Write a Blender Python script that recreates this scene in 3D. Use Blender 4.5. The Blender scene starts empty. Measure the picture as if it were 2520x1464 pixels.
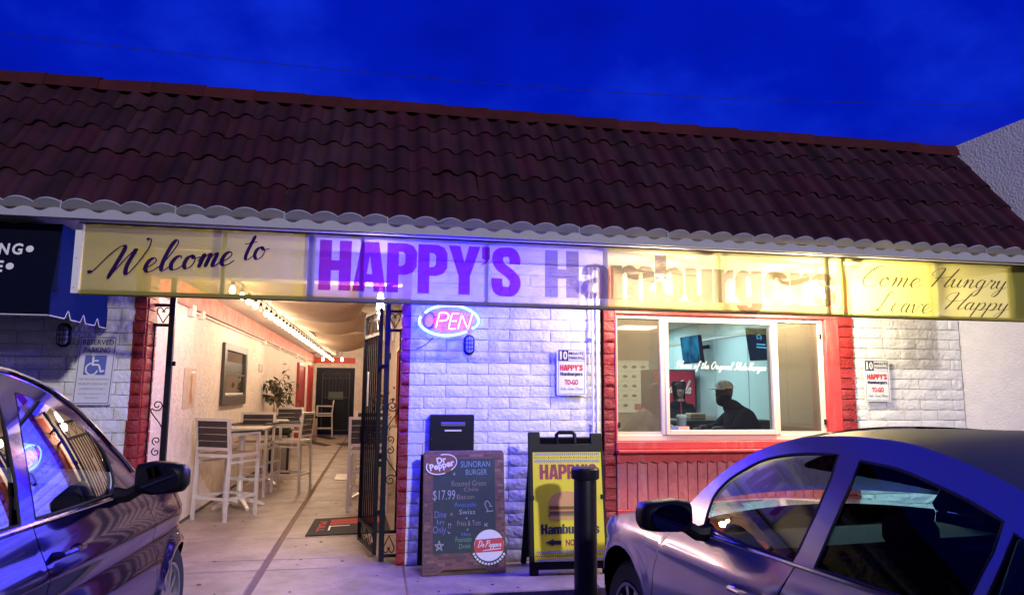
import bpy, bmesh, math, random
from mathutils import Vector, Matrix, noise
from mathutils.geometry import delaunay_2d_cdt, tessellate_polygon
random.seed(7)
PI = math.pi
R = math.radians
scene = bpy.context.scene
COL = scene.collection

# ---------------------------------------------------------------- camera
CAM = Vector((0.0, -6.5, 1.5))
FPX = 1757.0
yaw, pit, rol = R(10.6), R(7.5), R(0.42)
c_f = Vector((math.sin(yaw) * math.cos(pit), math.cos(yaw) * math.cos(pit), math.sin(pit)))
c_r = Vector((math.cos(yaw), -math.sin(yaw), 0.0))
c_u = c_r.cross(c_f)
c_r = c_r * math.cos(rol) + c_u * math.sin(rol)
c_u = c_r.cross(c_f)
cd = bpy.data.cameras.new('camera')
cam = bpy.data.objects.new('camera', cd)
COL.objects.link(cam)
cd.sensor_fit = 'HORIZONTAL'
cd.sensor_width = 36.0
cd.lens = 36.0 * FPX / 2520.0
cd.clip_start = 0.05
cd.clip_end = 500.0
cam.matrix_world = Matrix.Translation(CAM) @ Matrix((
    (c_r.x, c_u.x, -c_f.x, 0), (c_r.y, c_u.y, -c_f.y, 0), (c_r.z, c_u.z, -c_f.z, 0), (0, 0, 0, 1)))
scene.camera = cam

# ---------------------------------------------------------------- sky and parking-lot light
wd = bpy.data.worlds.new('World')
scene.world = wd
wd.use_nodes = True
wt = wd.node_tree
wt.nodes.clear()
wo = wt.nodes.new('ShaderNodeOutputWorld')
bg = wt.nodes.new('ShaderNodeBackground')
tc = wt.nodes.new('ShaderNodeTexCoord')
mp = wt.nodes.new('ShaderNodeMapping')
mp.inputs['Scale'].default_value = (2.2, 2.2, 3.4)
nz = wt.nodes.new('ShaderNodeTexNoise')
nz.inputs['Scale'].default_value = 1.6
nz.inputs['Detail'].default_value = 6.0
nz.inputs['Roughness'].default_value = 0.55
cr = wt.nodes.new('ShaderNodeValToRGB')
e = cr.color_ramp.elements
e[0].position = 0.30
e[0].color = (0.0004, 0.006, 0.36, 1)
e[1].position = 0.72
e[1].color = (0.005, 0.030, 0.72, 1)
m_ = e.new(0.52)
m_.color = (0.0006, 0.010, 0.50, 1)
wt.links.new(tc.outputs['Generated'], mp.inputs['Vector'])
wt.links.new(mp.outputs['Vector'], nz.inputs['Vector'])
wt.links.new(nz.outputs['Fac'], cr.inputs['Fac'])
# town glow: the sky pales evenly all round towards the horizon
sp = wt.nodes.new('ShaderNodeSeparateXYZ')
wt.links.new(tc.outputs['Generated'], sp.inputs[0])
rg = wt.nodes.new('ShaderNodeMapRange')
rg.inputs['From Min'].default_value = 0.0
rg.inputs['From Max'].default_value = 0.33
rg.inputs['To Min'].default_value = 1.0
rg.inputs['To Max'].default_value = 0.0
rg.interpolation_type = 'SMOOTHSTEP'
wt.links.new(sp.outputs['Z'], rg.inputs['Value'])
mxs = wt.nodes.new('ShaderNodeMix')
mxs.data_type = 'RGBA'
mxs.inputs[7].default_value = (0.15, 0.135, 0.20, 1)
wt.links.new(rg.outputs['Result'], mxs.inputs[0])
wt.links.new(cr.outputs['Color'], mxs.inputs[6])
wt.links.new(mxs.outputs[2], bg.inputs['Color'])
bg.inputs['Strength'].default_value = 0.92
wt.links.new(bg.outputs['Background'], wo.inputs['Surface'])

sd = bpy.data.lights.new('parking_lot_light', 'SUN')
sd.energy = 1.6
sd.angle = R(2.6)
sd.color = (1.0, 0.93, 0.92)
so = bpy.data.objects.new('parking_lot_light', sd)
COL.objects.link(so)
so.location = (4, -12, 9)
so.rotation_euler = Vector((-0.195, 0.65, -0.265)).to_track_quat('-Z', 'Y').to_euler()

scene.view_settings.view_transform = 'Standard'
scene.view_settings.look = 'None'
scene.view_settings.exposure = 0.0
scene.view_settings.gamma = 1.0

# ---------------------------------------------------------------- surveying: photo points onto real planes
def ray(x, y):
    return c_f + c_r * ((x - 1260.0) / FPX) - c_u * ((y - 732.0) / FPX)
def atY(p, Y=0.0):
    d = ray(*p); return CAM + d * ((Y - CAM.y) / d.y)
def atX(p, X=0.0):
    d = ray(*p); return CAM + d * ((X - CAM.x) / d.x)
def atZ(p, Z=0.0):
    d = ray(*p); return CAM + d * ((Z - CAM.z) / d.z)
def crop(x0, y0, s):
    return lambda x, y: ((x0 + x / s) / 1.09286, (y0 + y / s) / 1.09286)
C2 = crop(0, 560, 3.3271); C4 = crop(380, 760, 3.4054); C5 = crop(480, 1080, 2.8156)
C6 = crop(1100, 780, 3.4852); C7 = crop(1100, 1150, 3.2534); C8 = crop(1600, 780, 3.1153)
C3 = crop(1500, 620, 2.0096); CB = crop(760, 600, 2.6809); CR = crop(2240, 280, 2.3619)

# ---------------------------------------------------------------- object helpers
def link(o, parent=None):
    COL.objects.link(o)
    if parent is not None:
        o.parent = parent
        o.matrix_parent_inverse = parent_inv(parent)
    return o
def parent_inv(p):
    m = world_of(p)
    return m.inverted()
def world_of(o):
    m = o.matrix_basis.copy()
    if o.parent is not None:
        m = world_of(o.parent) @ o.matrix_parent_inverse @ m
    return m
def tag(o, label=None, cat=None, group=None, kind=None):
    if label: o['label'] = label
    if cat: o['category'] = cat
    if group: o['group'] = group
    if kind: o['kind'] = kind
    return o
def thing(name, label, cat, loc=(0, 0, 0), group=None, rz=0.0):
    o = bpy.data.objects.new(name, None)
    o.empty_display_size = 0.2
    o.location = loc
    o.rotation_euler = (0, 0, rz)
    COL.objects.link(o)
    return tag(o, label, cat, group)

class MB:
    """collects geometry, then links it as ONE mesh object"""
    def __init__(s):
        s.v = []; s.f = []; s.sm = []
    def add(s, vs, fs, smooth=False):
        b = len(s.v)
        s.v.extend([Vector(v) for v in vs])
        for f in fs:
            s.f.append(tuple(b + i for i in f)); s.sm.append(smooth)
        return s
    def box(s, x0, x1, y0, y1, z0, z1):
        vs = [(x, y, z) for z in (z0, z1) for y in (y0, y1) for x in (x0, x1)]
        return s.add(vs, [(0, 2, 3, 1), (4, 5, 7, 6), (0, 1, 5, 4), (2, 6, 7, 3), (0, 4, 6, 2), (1, 3, 7, 5)])
    def bar(s, a, b, w, h, up=(0, 0, 1)):
        a = Vector(a); b = Vector(b); d = (b - a).normalized(); up = Vector(up)
        x = d.cross(up)
        if x.length < 1e-4: x = d.cross(Vector((0, 1, 0)))
        x.normalize(); y = x.cross(d)
        vs = []
        for p in (a, b):
            for i, j in ((-1, -1), (1, -1), (1, 1), (-1, 1)):
                vs.append(p + x * (i * w / 2) + y * (j * h / 2))
        return s.add(vs, [(3, 2, 1, 0), (4, 5, 6, 7), (0, 1, 5, 4), (1, 2, 6, 5), (2, 3, 7, 6), (3, 0, 4, 7)])
    def tube(s, pts, r, n=8, closed=False):
        pts = [Vector(p) for p in pts]
        m = len(pts); rings = []
        prev = None
        for i, p in enumerate(pts):
            if closed: d = pts[(i + 1) % m] - pts[i - 1]
            else: d = pts[min(i + 1, m - 1)] - pts[max(i - 1, 0)]
            d.normalize()
            if prev is None:
                a = d.cross(Vector((0, 0, 1)))
                if a.length < 0.1: a = d.cross(Vector((0, 1, 0)))
            else:
                a = prev - d * prev.dot(d)
            a.normalize(); prev = a; bb = d.cross(a)
            rr = r[i] if isinstance(r, (list, tuple)) else r
            rings.append([p + (a * math.cos(2 * PI * k / n) + bb * math.sin(2 * PI * k / n)) * rr for k in range(n)])
        vs = [v for q in rings for v in q]; fs = []
        for i in range(m if closed else m - 1):
            j = (i + 1) % m
            for k in range(n):
                l = (k + 1) % n
                fs.append((i * n + k, i * n + l, j * n + l, j * n + k))
        if not closed:
            fs.append(tuple(range(n - 1, -1, -1))); fs.append(tuple((m - 1) * n + k for k in range(n)))
        return s.add(vs, fs, True)
    def lathe(s, prof, n=20, c=(0, 0, 0), axis='z', cap=True):
        vs = []; fs = []; c = Vector(c)
        for (r, h) in prof:
            for k in range(n):
                a = 2 * PI * k / n
                p = (r * math.cos(a), r * math.sin(a), h)
                if axis == 'y': p = (p[0], p[2], p[1])
                if axis == 'x': p = (p[2], p[0], p[1])
                vs.append(c + Vector(p))
        m = len(prof)
        for i in range(m - 1):
            for k in range(n):
                l = (k + 1) % n
                fs.append((i * n + k, i * n + l, (i + 1) * n + l, (i + 1) * n + k))
        if cap:
            fs.append(tuple(range(n - 1, -1, -1))); fs.append(tuple((m - 1) * n + k for k in range(n)))
        return s.add(vs, fs, True)
    def quad(s, a, b, c, d):
        return s.add([a, b, c, d], [(0, 1, 2, 3)])
    def grid(s, fn, nu, nv, smooth=True):
        vs = [fn(i / nu, j / nv) for j in range(nv + 1) for i in range(nu + 1)]
        fs = [(j * (nu + 1) + i, j * (nu + 1) + i + 1, (j + 1) * (nu + 1) + i + 1, (j + 1) * (nu + 1) + i)
              for j in range(nv) for i in range(nu)]
        return s.add(vs, fs, smooth)
    def prism(s, poly, fr, t0, t1):
        """2D polygon in a frame (o, ax, ay), extruded from t0 to t1 along the frame's normal"""
        n = len(poly)
        tris = tessellate_polygon([[Vector((p[0], p[1], 0)) for p in poly]])
        vs = [fr(p[0], p[1], t0) for p in poly] + [fr(p[0], p[1], t1) for p in poly]
        fs = [tuple(t) for t in tris] + [tuple(i + n for i in reversed(t)) for t in tris]
        fs += [(i, (i + 1) % n, (i + 1) % n + n, i + n) for i in range(n)]
        return s.add(vs, fs)
    def mesh(s, name, mat, sharp=35):
        me = bpy.data.meshes.new(name)
        me.from_pydata([tuple(v) for v in s.v], [], s.f)
        me.polygons.foreach_set('use_smooth', s.sm)
        bm = bmesh.new(); bm.from_mesh(me)
        bmesh.ops.recalc_face_normals(bm, faces=bm.faces)
        if any(s.sm):
            for ed in bm.edges:
                if len(ed.link_faces) == 2 and ed.calc_face_angle(0) > R(sharp): ed.smooth = False
        bm.to_mesh(me); bm.free()
        if mat: me.materials.append(mat)
        return me
    def build(s, name, mat, parent=None, bevel=0.0, seg=1, sharp=35):
        me = s.mesh(name, mat, sharp)
        if bevel > 0:
            bm = bmesh.new(); bm.from_mesh(me)
            es = [e_ for e_ in bm.edges if len(e_.link_faces) == 2 and e_.calc_face_angle(0) > R(40)]
            bmesh.ops.bevel(bm, geom=es, offset=bevel, segments=seg, affect='EDGES', clamp_overlap=True)
            bm.to_mesh(me); bm.free()
        return link(bpy.data.objects.new(name, me), parent)

def put(name, me, parent, mat=None, m=None):
    o = bpy.data.objects.new(name, me)
    if m is not None: o.matrix_basis = m
    COL.objects.link(o)
    if parent is not None:
        o.parent = parent; o.matrix_parent_inverse = parent_inv(parent)
    return o
def copy_tree(o, parent=None):
    c = o.copy(); COL.objects.link(c)
    if parent is not None: c.parent = parent
    for ch in list(o.children): copy_tree(ch, c)
    return c
def frame(o, ax, ay):
    """plane frame: returns f(u, v, w) -> world point; normal faces ax x ay"""
    o = Vector(o); ax = Vector(ax).normalized(); ay = Vector(ay).normalized(); n = ax.cross(ay)
    return lambda u, v, w=0.0: o + ax * u + ay * v + n * w

# ---------------------------------------------------------------- materials
def mat(name, col, rough=0.6, metal=0.0, bump=0.0, bscale=20.0, wear=0.0, wcol=(.2, .17, .14), var=0.0, vscale=4.0, coat=0.0, spec=0.5, trans=0.0, emit=None, estr=0.0, detail=5.0, dark=None):
    m = bpy.data.materials.new(name); m.use_nodes = True
    t = m.node_tree; b = t.nodes['Principled BSDF']
    b.inputs['Base Color'].default_value = (*col, 1); b.inputs['Roughness'].default_value = rough
    b.inputs['Metallic'].default_value = metal; b.inputs['Coat Weight'].default_value = coat
    b.inputs['Coat Roughness'].default_value = 0.04
    b.inputs['Specular IOR Level'].default_value = spec; b.inputs['Transmission Weight'].default_value = trans
    if emit: b.inputs['Emission Color'].default_value = (*emit, 1); b.inputs['Emission Strength'].default_value = estr
    if bump or var:
        tx = t.nodes.new('ShaderNodeTexCoord')
        ge = t.nodes.new('ShaderNodeNewGeometry')
    if var:
        n = t.nodes.new('ShaderNodeTexNoise'); n.inputs['Scale'].default_value = vscale
        n.inputs['Detail'].default_value = 6; n.inputs['Roughness'].default_value = 0.65
        t.links.new(ge.outputs['Position'], n.inputs['Vector'])
        r = t.nodes.new('ShaderNodeValToRGB')
        d = dark or tuple(c * (1 - var) for c in col)
        r.color_ramp.elements[0].position = 0.32; r.color_ramp.elements[0].color = (*d, 1)
        r.color_ramp.elements[1].position = 0.62; r.color_ramp.elements[1].color = (*[min(1, c * (1 + 0.25 * var)) for c in col], 1)
        t.links.new(n.outputs['Fac'], r.inputs['Fac'])
        t.links.new(r.outputs['Color'], b.inputs['Base Color'])
        if wear:
            mpg = t.nodes.new('ShaderNodeMapping'); mpg.inputs['Scale'].default_value = (7, 7, 1.1)
            n2 = t.nodes.new('ShaderNodeTexNoise'); n2.inputs['Scale'].default_value = 1.7; n2.inputs['Detail'].default_value = 8; n2.inputs['Roughness'].default_value = .7
            t.links.new(ge.outputs['Position'], mpg.inputs['Vector']); t.links.new(mpg.outputs['Vector'], n2.inputs['Vector'])
            r2 = t.nodes.new('ShaderNodeValToRGB'); r2.color_ramp.elements[0].position = .52; r2.color_ramp.elements[0].color = (0, 0, 0, 1); r2.color_ramp.elements[1].position = .78; r2.color_ramp.elements[1].color = (wear, wear, wear, 1)
            mw = t.nodes.new('ShaderNodeMix'); mw.data_type = 'RGBA'; mw.inputs[7].default_value = (*wcol, 1)
            t.links.new(n2.outputs['Fac'], r2.inputs['Fac']); t.links.new(r2.outputs['Color'], mw.inputs[0]); t.links.new(r.outputs['Color'], mw.inputs[6]); t.links.new(mw.outputs[2], b.inputs['Base Color'])
    if bump:
        n = t.nodes.new('ShaderNodeTexNoise'); n.inputs['Scale'].default_value = bscale
        n.inputs['Detail'].default_value = detail
        t.links.new(ge.outputs['Position'], n.inputs['Vector'])
        bp = t.nodes.new('ShaderNodeBump'); bp.inputs['Strength'].default_value = bump
        bp.inputs['Distance'].default_value = 0.02
        t.links.new(n.outputs['Fac'], bp.inputs['Height']); t.links.new(bp.outputs['Normal'], b.inputs['Normal'])
    return m
def emis(name, col, s):
    m = bpy.data.materials.new(name); m.use_nodes = True
    t = m.node_tree; t.nodes.clear()
    o = t.nodes.new('ShaderNodeOutputMaterial'); e_ = t.nodes.new('ShaderNodeEmission')
    e_.inputs['Color'].default_value = (*col, 1); e_.inputs['Strength'].default_value = s
    t.links.new(e_.outputs[0], o.inputs[0]); return m
def glassy(name, tint, refl=0.12, haze=None, hazef=0.0, rough=0.0, ior=1.5):
    """thin pane: tinted see-through sheet + mirror reflection (+ dusty diffuse film)"""
    m = bpy.data.materials.new(name); m.use_nodes = True
    t = m.node_tree; t.nodes.clear()
    o = t.nodes.new('ShaderNodeOutputMaterial')
    tr = t.nodes.new('ShaderNodeBsdfTransparent'); tr.inputs[0].default_value = (*tint, 1)
    gl = t.nodes.new('ShaderNodeBsdfGlossy'); gl.inputs['Roughness'].default_value = rough
    fr = t.nodes.new('ShaderNodeFresnel'); fr.inputs[0].default_value = ior
    ad = t.nodes.new('ShaderNodeMath'); ad.operation = 'MULTIPLY_ADD'; ad.inputs[1].default_value = 1.0; ad.inputs[2].default_value = refl
    ad.use_clamp = True
    mx = t.nodes.new('ShaderNodeMixShader')
    t.links.new(fr.outputs[0], ad.inputs[0]); t.links.new(ad.outputs[0], mx.inputs[0])
    src = tr
    if haze:
        df = t.nodes.new('ShaderNodeBsdfDiffuse'); df.inputs[0].default_value = (*haze, 1)
        tl = t.nodes.new('ShaderNodeBsdfTranslucent'); tl.inputs[0].default_value = (*haze, 1)
        m0 = t.nodes.new('ShaderNodeMixShader'); m0.inputs[0].default_value = 0.5
        t.links.new(df.outputs[0], m0.inputs[1]); t.links.new(tl.outputs[0], m0.inputs[2])
        m2 = t.nodes.new('ShaderNodeMixShader'); m2.inputs[0].default_value = hazef
        t.links.new(tr.outputs[0], m2.inputs[1]); t.links.new(m0.outputs[0], m2.inputs[2]); src = m2
    t.links.new(src.outputs[0], mx.inputs[1]); t.links.new(gl.outputs[0], mx.inputs[2])
    t.links.new(mx.outputs[0], o.inputs[0]); return m
def sheer(name, tint, through, dcol, tl=0.5):
    """mesh fabric: part open weave, part cloth that reflects and passes light"""
    m = bpy.data.materials.new(name); m.use_nodes = True
    t = m.node_tree; t.nodes.clear()
    o = t.nodes.new('ShaderNodeOutputMaterial')
    tr = t.nodes.new('ShaderNodeBsdfTransparent'); tr.inputs[0].default_value = (*tint, 1)
    df = t.nodes.new('ShaderNodeBsdfDiffuse'); df.inputs[0].default_value = (*dcol, 1)
    ts = t.nodes.new('ShaderNodeBsdfTranslucent'); ts.inputs[0].default_value = (*dcol, 1)
    a = t.nodes.new('ShaderNodeMixShader'); a.inputs[0].default_value = tl
    b = t.nodes.new('ShaderNodeMixShader'); b.inputs[0].default_value = through
    t.links.new(df.outputs[0], a.inputs[1]); t.links.new(ts.outputs[0], a.inputs[2])
    t.links.new(a.outputs[0], b.inputs[1]); t.links.new(tr.outputs[0], b.inputs[2])
    t.links.new(b.outputs[0], o.inputs[0]); return m

M = {}
M['white_brick'] = mat('white_brick', (0.76, 0.75, 0.74), 0.6, wear=.22, wcol=(.45, .42, .38), bump=0.5, bscale=30, var=0.10, vscale=5, spec=0.3)
M['mortar'] = mat('mortar', (0.62, 0.61, 0.60), 0.8, bump=0.3, bscale=60)
M['red_brick'] = mat('red_brick', (0.28, 0.016, 0.018), 0.55, wear=.35, wcol=(.42, .12, .10), bump=0.5, bscale=40, var=0.25, vscale=12)
M['red_wood'] = mat('red_wood', (0.52, 0.040, 0.040), 0.5, wear=.55, wcol=(.58, .22, .19), bump=0.12, bscale=30, var=0.12, vscale=14)
M['wainscot'] = mat('wainscot', (0.55, 0.13, 0.13), 0.5, wear=.8, wcol=(.60, .30, .27), bump=0.25, bscale=26, var=0.2, vscale=18)  # plank red paled to stand for grazing lamp light; streaks are wear
def per_object(m, lo, hi, spread=0.0):
    t = m.node_tree; b = t.nodes['Principled BSDF']; src = b.inputs['Base Color'].links[0].from_socket
    oi = t.nodes.new('ShaderNodeObjectInfo'); mr = t.nodes.new('ShaderNodeMapRange'); mr.inputs['To Min'].default_value = lo; mr.inputs['To Max'].default_value = hi
    hs = t.nodes.new('ShaderNodeHueSaturation'); t.links.new(oi.outputs['Random'], mr.inputs['Value']); t.links.new(mr.outputs['Result'], hs.inputs['Value'])
    if spread:
        m2 = t.nodes.new('ShaderNodeMapRange'); m2.inputs['To Min'].default_value = 1 - spread; m2.inputs['To Max'].default_value = 1.0
        mu = t.nodes.new('ShaderNodeMath'); mu.operation = 'FRACT'; mm = t.nodes.new('ShaderNodeMath'); mm.operation = 'MULTIPLY'; mm.inputs[1].default_value = 7.31
        t.links.new(oi.outputs['Random'], mm.inputs[0]); t.links.new(mm.outputs[0], mu.inputs[0]); t.links.new(mu.outputs[0], m2.inputs['Value']); t.links.new(m2.outputs['Result'], hs.inputs['Saturation'])
    t.links.new(src, hs.inputs['Color']); t.links.new(hs.outputs['Color'], b.inputs['Base Color'])
M['tile'] = mat('tile', (0.045, 0.0088, 0.0145), 0.9, bump=0.4, bscale=110, var=0.35, vscale=3.0, spec=0.2)
per_object(M['tile'], .7, 1.25, .25)
M['tile_ridge'] = mat('tile_ridge', (0.066, 0.0115, 0.012), 0.9, bump=0.4, bscale=120, var=0.3, vscale=5, spec=0.25)
per_object(M['tile_ridge'], .75, 1.2)
M['fascia'] = mat('fascia', (0.38, 0.38, 0.40), 0.6, bump=0.1, bscale=30, var=0.08)
M['cream_stucco'] = mat('cream_stucco', (0.76, 0.67, 0.60), 0.85, wear=.4, wcol=(.50, .40, .33), bump=0.9, bscale=26, var=0.14, vscale=7, detail=6)
M['white_stucco'] = mat('white_stucco', (0.60, 0.585, 0.575), 0.85, bump=0.6, bscale=45, var=0.08, vscale=6)
M['ceiling'] = mat('ceiling', (0.74, 0.68, 0.58), 0.7, bump=0.1, var=0.06)
M['red_band'] = mat('red_band', (0.46, 0.07, 0.06), 0.6, bump=0.3, bscale=18, var=0.75, vscale=5, dark=(0.54, 0.22, 0.17))
M['band_red'] = mat('band_red', (0.58, 0.05, 0.045), 0.5, bump=0.2)
M['concrete'] = mat('concrete', (0.30, 0.235, 0.205), 0.5, wear=.8, wcol=(.15, .11, .09), bump=0.18, bscale=16, var=0.45, vscale=2.2)
M['walk_joint'] = mat('walk_joint', (0.20, 0.135, 0.10), 0.9)
M['joint'] = mat('joint', (0.11, 0.08, 0.065), 0.9)
M['asphalt'] = mat('asphalt', (0.05, 0.05, 0.052), 0.75, bump=0.5, bscale=140, var=0.3, vscale=30)
M['black_metal'] = mat('black_metal', (0.007, 0.007, 0.010), 0.42, bump=0.08, bscale=60, spec=0.25)
M['grey_metal'] = mat('grey_metal', (0.58, 0.56, 0.54), 0.4, metal=0.35)
M['steel'] = mat('steel', (0.55, 0.53, 0.5), 0.22, metal=1.0)
M['dark_slat'] = mat('dark_slat', (0.028, 0.020, 0.026), 0.5, bump=0.1, bscale=60, var=0.2, vscale=30)
M['brown_slat'] = mat('brown_slat', (0.12, 0.07, 0.06), 0.5, bump=0.1, bscale=60)
M['white_paint'] = mat('white_paint', (0.76, 0.75, 0.72), 0.4, bump=0.04)
M['white_print'] = mat('white_print', (0.78, 0.78, 0.78), 0.5)
M['sign_white'] = mat('sign_white', (0.72, 0.72, 0.74), 0.4)
M['navy_print'] = mat('navy_print', (0.018, 0.016, 0.06), 0.5)
M['blue_print'] = mat('blue_print', (0.10, 0.14, 0.45), 0.5)
M['red_print'] = mat('red_print', (0.55, 0.02, 0.04), 0.5)
M['black_print'] = mat('black_print', (0.012, 0.012, 0.014), 0.5)
M['grey_print'] = mat('grey_print', (0.20, 0.20, 0.24), 0.5)
M['navy_cloth'] = mat('navy_cloth', (0.003, 0.004, 0.016), 0.9, spec=0.1, bump=0.1, bscale=200)
M['blue_cloth'] = mat('blue_cloth', (0.004, 0.013, 0.085), 0.9, spec=0.05, bump=0.1, bscale=200)
M['canvas'] = mat('canvas', (0.44, 0.31, 0.21), 0.9, bump=0.15, bscale=90, var=0.1, vscale=3)
M['door_dark'] = mat('door_dark', (0.006, 0.007, 0.022), 0.5, spec=0.2)
M['red_door'] = mat('red_door', (0.35, 0.02, 0.03), 0.4)
M['rubber'] = mat('rubber', (0.015, 0.015, 0.017), 0.8, bump=0.3, bscale=90)
M['plastic_black'] = mat('plastic_black', (0.005, 0.005, 0.007), 0.45, spec=0.2)
M['yellow_print'] = mat('yellow_print', (0.86, 0.77, 0.03), 0.4, spec=0.3)
M['chalk'] = mat('chalk', (0.022, 0.040, 0.042), 0.7, var=0.4, vscale=12, dark=(0.035, 0.055, 0.055))
M['board_brick'] = mat('board_brick', (0.17, 0.085, 0.075), 0.7, var=0.35, vscale=30)
M['leaf'] = mat('leaf', (0.05, 0.055, 0.03), 0.5, var=0.4, vscale=12)
M['bark'] = mat('bark', (0.35, 0.24, 0.17), 0.8, bump=0.4, bscale=50)
M['teal_wall'] = mat('teal_wall', (0.46, 0.62, 0.64), 0.55, bump=0.03, var=0.06, vscale=1.5)
M['room_dark'] = mat('room_dark', (0.02, 0.025, 0.03), 0.5)
M['room_tan'] = mat('room_tan', (0.58, 0.51, 0.42), 0.7, var=0.1)
M['window_frame'] = mat('window_frame', (0.64, 0.56, 0.45), 0.35, bump=0.03)
M['pane_clear'] = glassy('pane_clear', (0.90, 0.97, 0.97), 0.02)
M['pane_bronze'] = glassy('pane_bronze', (0.70, 0.60, 0.48), 0.03, haze=(0.60, 0.52, 0.40), hazef=0.19)
M['mirror_glass'] = mat('mirror_glass', (0.6, 0.56, 0.5), 0.03, metal=1.0)
M['bulb_off'] = mat('bulb_off', (0.5, 0.4, 0.3), 0.1)
M['bulb'] = emis('bulb', (1.0, 0.74, 0.42), 40)
M['fan_bulb'] = emis('fan_bulb', (1.0, 0.90, 0.62), 40)
M['panel_light'] = emis('panel_light', (0.86, 1.0, 1.0), 6.5)
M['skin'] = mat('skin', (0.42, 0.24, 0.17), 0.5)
M['skin_silhouette'] = mat('skin_silhouette', (0.055, 0.028, 0.020), 0.6, spec=0.3)  # backlit silhouette put into the skin colour
M['hair_brown'] = mat('hair_brown', (0.16, 0.085, 0.05), 0.5, bump=0.5, bscale=60, var=0.4, vscale=40)
M['hair_dark'] = mat('hair_dark', (0.010, 0.008, 0.007), 0.7, spec=0.2, bump=0.4, bscale=60)
M['shirt_black'] = mat('shirt_black', (0.005, 0.005, 0.008), 0.95, spec=0.1, bump=0.2, bscale=20)  # worker's own black tee; on the bearded figure it paints the silhouette
M['shirt_grey'] = mat('shirt_grey', (0.30, 0.30, 0.34), 0.85, bump=0.2, bscale=20)
M['cap'] = mat('cap', (0.42, 0.42, 0.42), 0.7, var=0.9, vscale=22, dark=(0.08, 0.08, 0.09))  # grey pattern paints window reflections onto the head

# ---------------------------------------------------------------- lettering
_tc = {}
def text2d(s, bold=0.0):
    k = (s, bold)
    if k in _tc: return _tc[k]
    c = bpy.data.curves.new('lettering', 'FONT'); c.body = s; c.offset = bold; c.resolution_u = 3
    o = bpy.data.objects.new('lettering', c); COL.objects.link(o)
    dg = bpy.context.evaluated_depsgraph_get()
    me = bpy.data.meshes.new_from_object(o.evaluated_get(dg))
    r = ([(v.co.x, v.co.y) for v in me.vertices], [tuple(p.vertices) for p in me.polygons])
    bpy.data.objects.remove(o); bpy.data.meshes.remove(me); bpy.data.curves.remove(c)
    _tc[k] = r
    return r
def fit(vs, x0, y0, x1, y1):
    ax = min(v[0] for v in vs); bx = max(v[0] for v in vs); ay = min(v[1] for v in vs); by = max(v[1] for v in vs)
    sx = (x1 - x0) / (bx - ax); sy = (y1 - y0) / (by - ay)
    return [(x0 + (v[0] - ax) * sx, y0 + (v[1] - ay) * sy) + tuple(v[2:]) for v in vs]
def letters(mb, fr, s, x0, y0, x1, y1, bold=0.0, w=0.002, shear=0.0):
    vs, fs = text2d(s, bold)
    vs = [(v[0] + shear * v[1], v[1]) for v in vs]
    mb.add([fr(v[0], v[1], w) for v in fit(vs, x0, y0, x1, y1)], fs)
    return mb
def catmull(p, n=6):
    if len(p) < 3: return [Vector(q) for q in p]
    p = [Vector(q) for q in p]; q = [p[0] * 2 - p[1]] + p + [p[-1] * 2 - p[-2]]; out = []
    for i in range(1, len(q) - 2):
        for k in range(n):
            t = k / n; a, b, c, d = q[i - 1], q[i], q[i + 1], q[i + 2]
            out.append(0.5 * ((2 * b) + (c - a) * t + (2 * a - 5 * b + 4 * c - d) * t * t + (3 * b - a - 3 * c + d) * t ** 3))
    out.append(p[-1]); return out
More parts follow.
